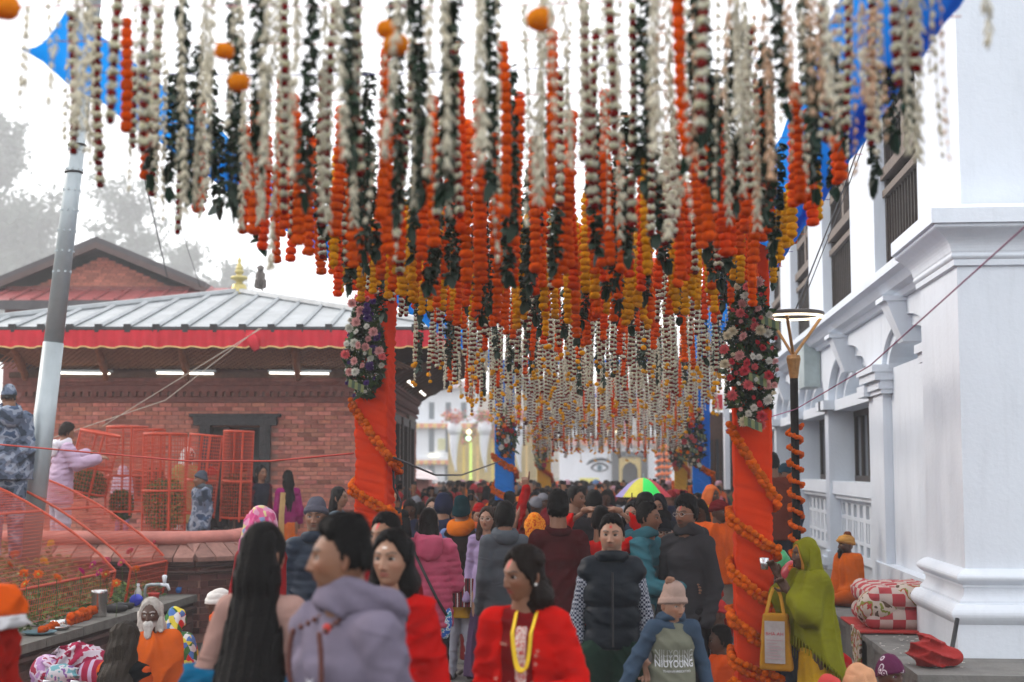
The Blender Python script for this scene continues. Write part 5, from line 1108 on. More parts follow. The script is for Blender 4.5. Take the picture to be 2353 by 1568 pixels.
def folds(P, seed, amp, vert=0., k=1.):
    """cloth folds: pulled slantwise in places, or falling in long pleats when vert is over a half"""
    r = np.random.RandomState(seed); x, y, z = P[..., 0], P[..., 1], P[..., 2]
    if vert > .5:
        ph = np.arctan2(y, x); o = 0
        for n_, w_ in ((r.randint(5, 8), 1.), (r.randint(9, 13), .6)): o = o+w_*(1-np.abs(np.sin(ph*n_*.5*k+z*r.uniform(-4, 4)+.7*np.sin(z*r.uniform(5, 9)+r.rand()*6)+.5*np.sin(ph*2+r.rand()*6)+r.rand()*6)))**1.2
        return -amp*2.0*(o-.55)
    o = 0
    for i in range(3):
        d = r.normal(size=3); d[2] += .5*np.sign(d[2]); d /= np.linalg.norm(d); d2 = r.normal(size=3); d2 /= np.linalg.norm(d2); f = k*r.uniform(55, 110); ms = np.clip(np.sin(P@r.normal(size=3)*5+r.rand()*6)+np.sin(P@r.normal(size=3)*7+r.rand()*6)*.6, 0, 1)
        o = o+ms*(1-np.abs(np.sin(P@d*f*.5+r.rand()*6+.9*np.sin(P@d2*8+r.rand()*6))))**1.6
    return -amp*1.7*(o-.45)
BROWNS = dict(light=(.31, .165, .105), mid=(.24, .118, .068), tan=(.20, .092, .052), dark=(.075, .034, .020), fair=(.38, .22, .15))
# ---------------- head
def head_grid(nu, nv):
    th = np.linspace(.02, np.pi-.02, nv); t = np.linspace(-np.pi, np.pi, nu, endpoint=False); ph = -np.pi/2+t-.45*np.sin(t)
    TH, PH = np.meshgrid(th, ph, indexing='ij'); dz = np.cos(TH); cx, cy = np.cos(PH), np.sin(PH); fr = sstep(-cy, -.2, .7)
    hu = np.sqrt(np.clip(1-dz**2, 0, 1)); az = np.abs(dz); hl = np.sqrt(np.clip(1-az**(2.4+2.8*fr), 0, 1)); hr = np.where(dz > 0, hu**.92, hl)
    x = .0735*cx*hr; y = .094*cy*hr; z = .114*dz; lo = sstep(-z, .0, .105); x = x*(1-.30*lo*(.4+.6*fr)); y = np.where(cy > 0, y*(1-.55*sstep(-z, .02, .10)), y*(1-.12*lo)); y = y+.012*sstep(z, .03, .11)
    return np.stack([x, y, z], -1), fr
def build_head(nu=96, nv=84, skin=(.34, .175, .105), female=False, beard=None, tika=None, old=0., brow=(.02, .014, .011), seed=0, lipc=None, mouth=0., split=False):
    P, fr = head_grid(nu, nv); x, y, z = P[..., 0].copy(), P[..., 1].copy(), P[..., 2]; f = sstep(fr, .45, .95); ax = np.abs(x); G = lambda cx, cz, sx, sz: np.exp(-((ax-cx)/sx)**2-((z-cz)/sz)**2)
    jaw = 0 if female else .005
    x = x*(1+.05*(not female)*np.exp(-((z+.075)/.03)**2))
    nz = np.interp(z, [-.043, -.036, -.028, -.01, .012, .028], [0, .014, .0245 if not female else .021, .015, .006, 0]); ns = np.interp(z, [-.045, -.03, .02], [.0135, .0125, .0075])
    d = nz*np.exp(-(x/ns)**2)+.0055*G(.0145, -.031, .006, .006)-.0115*G(.031, .010, .016, .011)+.0045*G(.028, .034, .026, .009)+.005*G(.046, -.018, .02, .02)-.004*G(.05, -.058, .016, .02)+.0065*np.exp(-(x/.022)**2-((z+.0535)/.011)**2)-.0045*np.exp(-(x/.024)**2-((z+.0535)/.0028)**2)-.0035*np.exp(-(x/.02)**2-((z+.070)/.006)**2)+.007*np.exp(-(x/.02)**2-((z+.094)/.013)**2)
    if mouth: d = d-mouth*np.exp(-(x/.018)**2-((z+.055)/.007)**2)
    y = y-d*f; x = x+np.sign(x)*jaw*np.exp(-((z+.08)/.022)**2)*.6
    V = np.stack([x, y, z], -1)
    sk = np.array(skin); C = np.ones((nv, nu, 3))*sk; rs = np.random.RandomState(seed)
    C *= (1+.05*vnoise(V, seed, 9.)[..., None]); rosy = f*(G(.045, -.02, .02, .02)+np.exp(-(x/.014)**2-((z+.03)/.012)**2)); C = C*(1+rosy[..., None]*np.array([.10, -.05, -.06]))
    C = C*(1-.30*(f*G(.031, .006, .018, .010))[..., None])
    if old: C = C*(1-.22*old*f*np.abs(np.sin(z*420+ax*60)))[..., None]
    lp = f*np.exp(-(x/.021)**4-((z+.0545)/.0085)**4); lc = np.array(lipc) if lipc is not None else sk*[.95, .52, .50]; C = C*(1-lp[..., None]*.8)+lc*lp[..., None]*.8
    ln = f*np.exp(-(x/.022)**4-((z+.0535)/.0022)**2); C = C*(1-.75*ln[..., None])
    bz = .0315+.006*np.exp(-((ax-.034)/.014)**2); bw = .0036 if female else .0052; br = f*np.exp(-((z-bz)/bw)**4)*sstep(ax, .009, .014)*(1-sstep(ax, .046, .054)); C = C*(1-br[..., None]*.9)+np.array(brow)*br[..., None]*.9
    no = f*G(.0065, -.0375, .0035, .003); C = C*(1-.8*no[..., None])
    if beard:
        bc, am = np.array(beard[0]), beard[1]; bm = sstep(fr, .2, .5)*np.clip(sstep(-z, .030, .062)+np.exp(-((z+.041)/.006)**2)*sstep(.03-ax, 0, .01), 0, 1)*(1-lp)*sstep(-z, .03, .036); C = C*(1-am*bm[..., None])+bc*am*bm[..., None]
    if tika:
        tc, tx, tz, sx, sz = tika; tm = f*np.exp(-((x-tx)/sx)**4-((z-tz)/sz)**4); C = C*(1-tm[..., None])+np.array(tc)*tm[..., None]
    mb = MB(); mb.add(V.reshape(-1, 3), [ringfaces(nv, nu), [list(range(nu))[::-1]], [[(nv-1)*nu+i for i in range(nu)]]], C.reshape(-1, 3)); mb.eyes = []
    j = np.argmin((x-.031)**2+(z-.011)**2+np.where(y < 0, 0, 1)); ye = y.reshape(-1)[j]+.0100
    for s in (-1, 1):
        r_ = .0142; tt = np.linspace(0, np.pi, 15)[:, None]; pp = np.linspace(0, 2*np.pi, 22, endpoint=False)[None]; ez = np.cos(tt)*np.ones_like(pp); ex, ey = np.sin(tt)*np.cos(pp), np.sin(tt)*np.sin(pp); E = np.stack([ex, ey, ez], -1)
        c_ = np.ones(E.shape)*[.70, .66, .62]; fw = -E[..., 1]; ir = np.arccos(np.clip(fw, -1, 1)); c_ = np.where((ir < .52)[..., None], np.array([.03, .016, .01]), c_); c_ = np.where((E[..., 2] > .34-.25*(ex/1)**2)[..., None], sk*.82, c_); c_ = np.where((np.abs(E[..., 2]-.34+.25*ex**2) < .13)[..., None], np.array([.012, .01, .009]), c_); c_ = np.where((E[..., 2] < -.42+.2*ex**2)[..., None], sk*.9, c_); c_ = np.where((np.abs(ex) > .80)[..., None], sk*.8, c_)
        ev = ((E*[r_*1.18, r_, r_]+[s*.0312, ye, .0105]).reshape(-1, 3), [ringfaces(15, 22)], c_.reshape(-1, 3)); mb.eyes.append(ev)
        if not split: mb.add(*ev)
        # ear
        t2 = np.linspace(0, np.pi, 9)[:, None]; ez = np.cos(t2)*np.ones_like(pp); ex, ey = np.sin(t2)*np.cos(pp), np.sin(t2)*np.sin(pp); dent = 1-.55*np.exp(-(ey/.5)**2-(ez/.55)**2)*(ex*s > 0)
        Ev = np.stack([ex*.010*dent, ey*.017*(1+.25*ez), ez*.031], -1)@rotz(s*-.45).T+[s*.0745, .012, -.006]; mb.add(Ev.reshape(-1, 3), [ringfaces(9, 22)], np.tile(sk*[1.03, .93, .92], (9*22, 1)))
    return mb
def shell(mask, thick, nu=72, nv=60, rough=.003, seed=0, sink=.006, streak=0):
    """a cap that follows the skull where mask is 1 and dips under the skin where it is 0"""
    P, fr = head_grid(nu, nv); n = P/np.linalg.norm(P*[1, 1, .9], axis=-1)[..., None]; m = mask(P[..., 0], P[..., 1], P[..., 2], fr); t = thick(P[..., 0], P[..., 1], P[..., 2], fr) if callable(thick) else thick
    nz = rough*vnoise(P, seed, 14., 2)
    if streak: ph = np.arctan2(P[..., 1], P[..., 0]); nz = nz+streak*np.sin(ph*34+3*np.sin(P[..., 2]*40+seed)+seed)
    V = P+n*((m*(t+nz))-(1-m)*sink)[..., None]; return V, nu, nv
def tufts(V, nu, nv, mask, rs, n, L, lift, w=.0016):
    """loose locks lying on the hair, combed down and back"""
    idx = np.argwhere((mask > .9)); idx = idx[(idx[:, 0] > 1) & (idx[:, 0] < nv-2)]; I = idx[rs.randint(0, len(idx), n)]; P = V[I[:, 0], I[:, 1]]; D = V[np.minimum(I[:, 0]+3, nv-1), I[:, 1]]-P; D /= np.linalg.norm(D, axis=1)[:, None]+1e-9; N = P/np.linalg.norm(P, axis=1)[:, None]; S = np.cross(D, N); D = D+S*rs.normal(size=(n, 1))*.45; ln = L*rs.uniform(.5, 1.3, (n, 1)); li = lift*rs.uniform(.2, 1.2, (n, 1))
    A = P-N*.001; B_ = P+D*ln*.55+N*(li*.8+.002); C_ = P+D*ln+N*li*.6; W = S*w
    return np.stack([A-W, A+W, B_-W*.8, B_+W*.8, C_], 1).reshape(-1, 3), [(np.arange(n)*5)[:, None]+np.array([[0, 1, 3, 2]])], [(np.arange(n)*5)[:, None]+np.array([[2, 3, 4]])]
def shell_mb(*a, **k): V, nu, nv = shell(*a, **k); return MB().add(V.reshape(-1, 3), [ringfaces(nv, nu), [list(range(nu))[::-1]], [[(nv-1)*nu+i for i in range(nu)]]])
# hairlines: front height zf, side, nape zn
def hairmask(zf=.072, zn=-.055, side=.0, part=0.):
    def f(x, y, z, fr):
        yy = np.clip((y+.09)/.18, 0, 1); line = np.interp(yy, [0, .18, .42, .52, .7, 1], [zf, zf-.004, .035+side, -.02+side, zn*.8, zn])-part*np.clip(np.abs(x)/.06, 0, 1)**1.5*(y < 0); ns = .006*np.sin(x*230+z*60)+.004*np.sin(y*310); return sstep(z+ns, line-.005, line+.006)
    return f
def hatmask(zf=.045, zb=.0):
    def f(x, y, z, fr): line = zf+(zb-zf)*np.clip((y+.09)/.18, 0, 1); return sstep(z, line-.003, line+.003)
    return f
def scarfmask(w=.056, zt=.075):
    """a cloth over the head that leaves an oval face free"""
    def f(x, y, z, fr): d = np.sqrt((x/w)**2+((z+.02)/(zt+.02))**2); return np.where(y < .0, sstep(d, .94, 1.04), 1.)
    return f
def Rhead(h): return rotz(h[0])@rotx(h[1])@roty(h[2])
def hand_mb(w_, dirv, palm, skin, curl=.5, side=1, vox=.0045, s=1.):
    d = np.array(dirv, float); d /= np.linalg.norm(d); n = np.array(palm, float); n -= d*(n@d); n /= np.linalg.norm(n); sd = np.cross(d, n)*side; w_ = np.array(w_, float)
    pr = [(w_-d*.03, w_+d*.02, .024, .027), (w_+d*.02+sd*.015, w_+d*.085+sd*.026, .019, .015), (w_+d*.02-sd*.012, w_+d*.08-sd*.024, .019, .014), (w_+d*.03, w_+d*.085, .02, .015)]
    for k, (o, L) in enumerate(((.030, .070), (.011, .080), (-.009, .074), (-.028, .058))):
        b = w_+d*.086+sd*o*s; a1 = curl*(.7+.1*k); m = b+(d*math.cos(a1)+n*math.sin(a1)+sd*.06*(1-k*.6))*L*.55; a2 = curl*1.9; e = m+(d*math.cos(a2)+n*math.sin(a2))*L*.5; pr += [(b, m, .0098, .0088), (m, e, .0088, .0072)]
    b = w_+d*.025+sd*.03; m = b+(d*.55+sd*.75+n*.25)*.042; e = m+(d*.85+sd*.25+n*.3*curl)*.034; pr += [(b, m, .0125, .0105), (m, e, .0105, .0085)]
    pr = [(w_+(a-w_)*s, w_+(b_-w_)*s, ra*s, rb*s) for a, b_, ra, rb in pr]; A = np.array([p[i] for p in pr for i in (0, 1)])
    fn = lambda P: smin([rc(P, *p) for p in pr], .006*s); V, F = surfnet(fn, A.min(0)-.035, A.max(0)+.035, vox); sk = np.array(skin); C = sk*(1+.1*vnoise(V, 3, 12)[:, None])
    return V, F, C
class Body:
    """joints in the person's own frame: x to their left hand side of the picture when facing us, -y the way they face"""
    def __init__(s, H, pose=None, bw=1., hk=1.):
        p = pose or {}; s.H = H; s.p = p; s.k = hk*.95*(.55*H/1.72+.45); h = H
        s.sit = p.get('sit', False); base = -.46*h if s.sit else 0; L = np.array([*p.get('lean', (0, 0)), 0.])
        J = dict(pel=np.array([0, 0, .52*h+base]), wa=np.array([0, .005*h, .62*h+base])+L*.35, ch=np.array([0, .004*h, .74*h+base])+L*.75, nk=np.array([0, .012*h, .842*h+base])+L, hd=np.array([0, -.004*h, 0])+L*1.12)
        J['hd'][2] = h+base-.136*s.k+p.get('hz', 0)
        if s.sit: pass
        for sd, q in ((1, 'L'), (-1, 'R')):
            J['sh'+q] = np.array([sd*.084*h*bw, .006*h, .806*h+base])+L*.92
            e = p.get('e'+q, (.126, .025, .630)); w_ = p.get('w'+q, (.128, -.03, .475)); J['el'+q] = np.array([sd*e[0]*.86*h, e[1]*h, e[2]*h+base])+L*.5; J['wr'+q] = np.array([sd*w_[0]*.9*h, w_[1]*h, w_[2]*h+base])+L*.3
            if s.sit:
                J['hp'+q] = np.array([sd*.055*h, 0, .065*h]); J['kn'+q] = np.array([sd*.17*h, -.15*h, .075*h+p.get('knee'+q, 0)*h]); J['an'+q] = np.array([-sd*.03*h, -.19*h, .035*h])
            else:
                st = p.get('st', (0, 0)); yo = st[0 if q == 'L' else 1]*h
                J['hp'+q] = np.array([sd*.052*h, 0, .51*h]); J['kn'+q] = np.array([sd*.056*h, -.012*h+yo*.45, .28*h]); J['an'+q] = np.array([sd*.058*h, .012*h+yo, .045*h])
        s.J = J; s.bw = bw
    def torso(s, P, t=0., dep=.66, belly=0.):
        J, h, b = s.J, s.H, s.bw; return [rc(P, J['pel'], J['wa'], .082*h*b+t, .074*h*b+t+belly, dep), rc(P, J['wa'], J['ch'], .074*h*b+t+belly, .080*h*b+t, dep), rc(P, J['nk']-[0, 0, .030*h], J['shL']*[.9, 1, 1]-[0, 0, .004*h], .036*h+t*.6, .034*h+t*.7), rc(P, J['nk']-[0, 0, .030*h], J['shR']*[.9, 1, 1]-[0, 0, .004*h], .036*h+t*.6, .034*h+t*.7), rc(P, J['ch'], J['nk']-[0, 0, .045*h], .085*h*b+t*.8, .040*h+t*.5, .75)]
    def arm(s, P, q, t=0., t2=None):
        J, h = s.J, s.H; t2 = t if t2 is None else t2; return [rc(P, J['sh'+q], J['el'+q], .031*h+t, .026*h+t), rc(P, J['el'+q], J['wr'+q], .025*h+t, .020*h+t2)]
    def leg(s, P, q, t=0.):
        J, h = s.J, s.H; return [rc(P, J['hp'+q], J['kn'+q], .056*h+t, .040*h+t), rc(P, J['kn'+q], J['an'+q], .038*h+t, .026*h+t)]
    def bbox(s, pad=.16): A = np.array([v for v in s.J.values()]); return A.min(0)-pad, A.max(0)+pad
def crop(bb, z0=None, z1=None):
    lo, hi = np.array(bb[0]), np.array(bb[1])
    if z0 is not None: lo[2] = z0
    if z1 is not None: hi[2] = z1
    return lo, hi
PCOUNT = [0]
class Person:
    def __init__(s, label, px, py, Y, facing=0., ground=0., H=None, hat=0., skin='mid', pose=None, bw=1., hk=1., group=None, vox=.013, X=None, lod=0, face=None, dark=None):
        PCOUNT[0] += 1; s.seed = PCOUNT[0]*7; p = WY(px, py, Y); s.H = H or (p[2]-ground-hat)
        if pose and pose.get('sit') and H is None: s.H = (p[2]-ground-hat)/.54
        s.B = Body(s.H, pose, bw, hk); s.vox = vox; s.lod = lod; s.skin = np.array(BROWNS[skin] if isinstance(skin, str) else skin); s.hr = (pose or {}).get('head', (0, 0, 0))
        s.T = Thing('person', label, 'person', (p[0] if X is None else X, Y, ground), facing, group); s.root = s.T.o; s.body(face or {})
    def toworld(s, V): M = Rhead(s.hr)*s.B.k; return V@M.T+s.B.J['hd']
    def body(s, face):
        B = s.B; mb = MB(); J = B.J; h = B.H
        fn = lambda P: smin([rc(P, J['nk']-[0, 0, .04*h], J['hd']+[0, .01, -.06*B.k], .040*h if B.bw > .95 else .035*h, .036*h if B.bw > .95 else .031*h)]+B.torso(P, -.014*h)+B.arm(P, 'L', -.009*h)+B.arm(P, 'R', -.009*h)+B.leg(P, 'L', -.010*h)+B.leg(P, 'R', -.010*h), .03)
        V, F = surfnet(fn, *B.bbox(.09), .022 if s.lod == 0 else .03); mb.add(V, [F], s.skin)
        nu, nv = ((96, 84), (60, 52), (40, 36))[s.lod]; hm_ = build_head(nu, nv, s.skin, seed=s.seed, split=s.lod == 0, **face); V, F, C = hm_.arrays(); mb.add(s.toworld(V), F, C)
        if s.lod == 0:
            for V, F, C in hm_.eyes: s.T.part('eye', MB().add(s.toworld(V), F, C), EYEM, local=True, smooth=True)
        s.mb = mb
    def hand(s, q, dirv=None, palm=(0, -1, 0), curl=.5, hs=1.):
        J = s.B.J; d = J['wr'+q]-J['el'+q] if dirv is None else dirv; V, F, C = hand_mb(J['wr'+q], d, palm, s.skin, curl, 1 if q == 'R' else -1, .0055, hs*s.H/1.72); s.mb.add(V, [F], C); return s
    def done(s): s.T.part('body', s.mb, SKIN, local=True, smooth=True); return s
    def garment(s, name, prims, color, t0=None, t1=None, k=.020, fold=.006, vert=0., vox=None, m=FABRIC, cut=None, disp=None, fk=1., parent=None, label=None, bb=None, vcol=None):
        lo, hi = crop(bb or s.B.bbox(.24), t0-.02 if t0 is not None else None, t1+.02 if t1 is not None else None); sd = s.seed+len(name)
        def fn(P):
            d = smin(prims(P), k)
            if fold: d = d+folds(P, sd, fold, vert, fk)
            if disp is not None: d = d-disp(P)
            if t0 is not None: d = np.maximum(d, t0-P[..., 2])
            if t1 is not None: d = np.maximum(d, P[..., 2]-t1)
            if cut is not None: d = np.maximum(d, cut(P))
            return d
        V, F = surfnet(fn, lo, hi, vox or s.vox)
        mb = MB().add(V, [F], None if vcol is None else vcol(V)); return s.T.part(name, mb, m, parent=parent, local=True, smooth=True, color=color, label=label)
    def top(s, name, color, t=.012, hem=.46, fold=.006, sleeves='LR', m=FABRIC, disp=None, t2=None, vcol=None, dep=.68, belly=0., vert=0., flare=0.):
        B = s.B; h = B.H; z0 = hem*h-(.46*h if B.sit else 0)
        def pr(P):
            o = B.torso(P, t, dep, belly)
            if hem < .5 or flare: o.append(rc(P, B.J['wa'], np.array([0, .0, z0-.04]), .088*h*B.bw+t, (.098*h+flare)*B.bw+t, dep+.06))
            for q in sleeves: o += B.arm(P, q, t*.9, t2)
            return o
        zc = B.J['nk'][2]+.022*h
        return s.garment(name, pr, color, z0, None, fold=fold, m=m, disp=disp, vcol=vcol, vert=vert, cut=lambda P: np.where(np.hypot(P[..., 0]-B.J['nk'][0], P[..., 1]-B.J['nk'][1]) < .13*h, P[..., 2]-zc, -1.))
    def trousers(s, color, t=.008, m=FABRIC, fold=.006, name='trousers'):
        B = s.B; return s.garment(name, lambda P: B.leg(P, 'L', t)+B.leg(P, 'R', t)+[rc(P, B.J['pel']-[0, 0, .02], B.J['pel']+[0, 0, .04*B.H], .080*B.H*B.bw, .076*B.H*B.bw, .70)], color, fold=fold, m=m, k=.03, bb=crop(B.bbox(.14), None, B.J['pel'][2]+.12))
    def skirt(s, color, hem=.05, r=.13, top_=.54, fold=.010, vert=.95, name='skirt', m=FABRIC):
        B = s.B; h = B.H; return s.garment(name, lambda P: [rc(P, (0, 0, top_*h), (0, 0, hem*h-.05), .080*h*B.bw, r*h, .80)], color, hem*h, top_*h, fold=fold, vert=vert, m=m)
    def shoes(s, color, sole=None):
        for q in 'LR':
            a = s.B.J['an'+q]; h = s.H
            def pr(P): return [rc(P, a+[0, .03*h, -.012*h], a+[0, -.02*h, -.010*h], .028*h, .030*h), rc(P, a+[0, -.02*h, -.016*h], a+[0, -.088*h, -.022*h], .028*h, .024*h)]
            V, F = surfnet(lambda P: np.maximum(smin(pr(P), .02), .006-P[..., 2]), a-[.07, .16, .1], a+[.07, .12, .08], .008); o = s.T.part('shoe', MB().add(V, [F]), mat('shoe_leather', (1, 1, 1), .6, .2, 8, .1, 40, objcol=True), local=True, smooth=True, color=color)
            if sole: V, F = surfnet(lambda P: np.maximum(np.maximum(smin(pr(P), .02)-.004, .004-P[..., 2]), P[..., 2]-.028), a-[.07, .17, .1], a+[.07, .12, .02], .008); s.T.part('sole', MB().add(V, [F]), MATS['shoe_leather'], parent=o, local=True, smooth=True, color=sole)
    def cap(s, name, mb, color, m=HAIRM, label=None): V, F, C = mb.arrays(); return s.T.part(name, MB().add(s.toworld(V), F, C), m, local=True, smooth=True, color=color, label=label)
    def hair(s, color=(.0045, .004, .004), th=.015, zf=.090, zn=-.05, side=0., streak=.0016, top_=.012, rough=.004, part=0.):
        mk_ = hairmask(zf, zn, side, part); V, nu, nv = shell(mk_, lambda x, y, z, fr: th*(.45+.55*sstep(z, -.05, .06))+top_*sstep(z, .05, .11), seed=s.seed, streak=streak, rough=rough); mb = MB().add(V.reshape(-1, 3), [ringfaces(nv, nu), [list(range(nu))[::-1]], [[(nv-1)*nu+i for i in range(nu)]]])
        P0, fr = head_grid(nu, nv)
        if s.lod == 0: V2, F1, F2 = tufts(V, nu, nv, mk_(P0[..., 0], P0[..., 1], P0[..., 2], fr), np.random.RandomState(s.seed), 900, .034, .007 if part == 0 else .002); mb.add(V2, F1+F2)
        return s.cap('hair', mb, color)
    def longhair(s, color=(.0045, .004, .004), L=.45, w=.085, dep=.05, front=False, wave=.0, th=.014, bun=False, zf=.090, wl=None):
        """hair that falls behind the shoulders; in the head's frame, hanging straight down"""
        wl = wl or w*.95; s.hair(color, th, zf+.012, -.08, -.01, .0010, .008, .003, .055); c = s.B.J['hd']; k = s.B.k; yb = .06*k; R = rotz(s.hr[0])
        def pr(P):
            Q = (P-c)@R
            o = [rc(Q, (0, yb*.6, .04*k), (0, yb*.8, -.09*k), w*k*.88, w*k, .8), rc(Q, (0, yb*.8, -.09*k), (0, yb+.03, -L*.6), w*k, wl*k, dep/w), rc(Q, (0, yb+.03, -L*.6), (0, yb+.02, -L), wl*k, wl*.6*k, dep/w)]
            if front:
                for sd in (1, -1): o.append(rc(Q, (sd*.072*k, .01, -.0*k), (sd*.085*k, -.03, -L*.55), .03*k, .026*k))
            d = smin(o, .03); ph = Q[..., 0]*1.; return [d+.0035*np.sin(ph*330+4*np.sin(Q[..., 2]*6)+9*np.sin(Q[..., 2]*1.7))+.003*np.sin(ph*130+Q[..., 2]*9)+wave*np.sin(Q[..., 2]*42+ph*22)]
        lo = c-[.22*k, .22*k, L+.1]; hi = c+[.22*k, .26*k, .16*k]
        off = .03*k if front else 0.
        face_cut = lambda P: np.where(((P-c)@R)[..., 2] > -.115*k, -(((P-c)@R)[..., 1]+off), -1.)
        rs = np.random.RandomState(s.seed); ws = MB()
        for q in range(110 if s.lod == 0 else 0):
            u = rs.uniform(-1, 1); l0 = rs.uniform(-.02, .5)*L; l1 = min(L*1.08, l0+rs.uniform(.25, .6)*L); P_ = []
            for t in np.linspace(0, 1, 6):
                zz = l0+(l1-l0)*t; wd = np.interp(zz, [0, .09*k, L*.6, L], [w*.9, w, wl, wl*.62])*k; P_.append((u*wd*1.0+.004*math.sin(t*5+q), yb*.8+np.interp(zz, [0, L*.6, L], [.0, .02, .02])+dep*k*math.sqrt(max(0, 1-u*u))*1.02+.006*rs.rand(), -zz))
            V_, F_ = tube(np.array(P_)@R.T+c, [.0010, .0016, .0016, .0014, .001, .0004], 3); ws.add(V_, F_)
        if ws.n: s.T.part('loose_strands', ws, HAIRM, local=True, color=tuple(np.array(color)*2.2), kind='stuff')
        return s.garment('long_hair', pr, color, fold=0, m=HAIRM, vox=.010 if s.lod == 0 else .014, bb=(lo, hi), cut=face_cut)
    def beanie(s, color, th=.016, zf=.040, zb=-.005, cuff=True, tall=.02, name='beanie', m=FABRIC):
        return s.cap(name, shell_mb(hatmask(zf, zb), lambda x, y, z, fr: th+tall*sstep(z, .06, .112)+(.006*(z < (zf+(zb-zf)*np.clip((y+.09)/.18, 0, 1))+.035) if cuff else 0)+.0012*np.sin(np.arctan2(y, x)*46), rough=.002, seed=s.seed), color, m)
    def peak(s, color):
        V = []
        for r_ in (.0, .07):
            for t in np.linspace(-1.1, 1.1, 9): V.append((.078*math.sin(t), -.075-.035*math.cos(t)*.6-r_*math.cos(t*.8), .052-.25*r_-.012*math.sin(t)**2))
        V = np.array(V); V2 = V-[0, 0, .005]; a = MB().add(np.vstack([V, V2]), [ringfaces(2, 9, False), ringfaces(2, 9, False)[:, ::-1]+18]); return s.cap('peak', a, color, FABRIC)
    def turban(s, color, th=.035, seed=0, zf=.038, m=FABRIC):
        return s.cap('turban', shell_mb(hatmask(zf, .0), lambda x, y, z, fr: th*(1-.45*sstep(z, .07, .112))+.007*np.abs(np.sin((z+.35*x+.2*np.abs(y))*95)), rough=.004, seed=seed or s.seed), color, m)
    def headscarf(s, color, th=.012, w=.056, L=.0, zt=.078, m=FABRIC, drape=True, name='headscarf', fold=.006, r=.10):
        o = s.cap(name, shell_mb(scarfmask(w, zt), lambda x, y, z, fr: th+.004*np.sin(z*60+x*40+y*30), rough=.003, seed=s.seed), color, m)
        if drape:
            c = s.B.J['hd']; J = s.B.J; k = s.B.k; R = rotz(s.hr[0])
            def pr(P): Q = (P-c)@R; return [rc(Q, (0, .035*k, .0), (0, .05*k, -.16*k), .078*k+th, .10*k+th, .85), rc(Q, (0, .05*k, -.16*k), (0, .07*k, -.30*k-L), .10*k, r, .75)]
            s.garment('scarf_drape', pr, color, fold=fold, vert=.6, m=m, parent=o, bb=(c-[.26, .26, .36+L], c+[.26, .30, .12]), cut=lambda P: np.where(((P-c)@R)[..., 2] > -.12*k, -(((P-c)@R)[..., 1]+.012*k), -1.))
        return o
    def hood(s, color, m=FABRIC, up=False):
        J, h = s.B.J, s.H; n = J['nk']
        if up: return s.cap('hood', shell_mb(scarfmask(.060, .082), lambda x, y, z, fr: .022+.012*sstep(y, .02, .09)+.01*sstep(z, .07, .11), rough=.003, seed=s.seed), color, m)
        def pr(P):
            q = (P-n-[0, .012*h, .010*h])@rotx(-.38); rr = np.sqrt((q[..., 0]/1.0)**2+(q[..., 1]/1.08)**2)-.050*h-.10*np.abs(q[..., 2]); return [np.sqrt(rr**2+(q[..., 2]/1.9)**2)-.017*h, rc(P, n+[-.035*h, .066*h, .004*h], n+[.035*h, .066*h, .004*h], .030*h, .030*h), ell(P, n+[0, .072*h, -.030*h], (.066*h, .030*h, .062*h))]
        return s.garment('hood', pr, color, fold=.005, m=m, bb=(n-[.2, .14, .16], n+[.2, .24, .14]), vox=s.vox*.85)
    def scarf(s, color, r=.024, m=FABRIC, fold=.006, z=.012, name='scarf', R0=.046):
        J, h = s.B.J, s.H; n = J['nk']+[0, -.004*h, z*h]
        def pr(P): q = P-n; rr = np.sqrt(q[..., 0]**2+(q[..., 1]*.95)**2)-R0*h; return [np.sqrt(rr**2+(q[..., 2]*.72+.12*q[..., 1])**2)-r*h]
        return s.garment(name, pr, color, fold=fold, m=m, bb=(n-[.2, .2, .12], n+[.2, .2, .12]), vox=s.vox*.8, fk=1.6)
    def collar(s, color, m=FABRIC, r=.013, name='collar', hz=.0, R0=.045): return s.scarf(color, r, m, .002, hz, name, R0)
    def shawl(s, color, hem=.42, t=.03, front=True, fold=.011, name='shawl', rb=.16, arms='LR', m=FABRIC, vert=.75):
        B = s.B; h = B.H; z0 = hem*h-(.46*h if B.sit else 0)
        def pr(P):
            o = B.torso(P, t, .8)+[rc(P, B.J['ch'], (0, 0, z0-.05), .12*h, rb*h, .8)]
            for q in arms: o += [rc(P, B.J['sh'+q], B.J['el'+q], .046*h+t*.6, .046*h+t*.6), rc(P, B.J['el'+q], (B.J['wr'+q]+B.J['el'+q])/2, .044*h+t*.6, .04*h+t*.6)]
            return o
        return s.garment(name, pr, color, z0, B.J['nk'][2]+.02*h, fold=fold, vert=vert, m=m, k=.05)
def quilt(step, amp, z0=0): return lambda P: amp*np.sqrt(np.abs(np.sin((P[..., 2]-z0)/step*np.pi)))-amp*.5+.003*np.sin(P[..., 0]*48+P[..., 2]*31)*np.sin(P[..., 2]*57)
def L3(*c): return tuple(.74*q for q in lin(c))
BLK = (.0045, .004, .004)
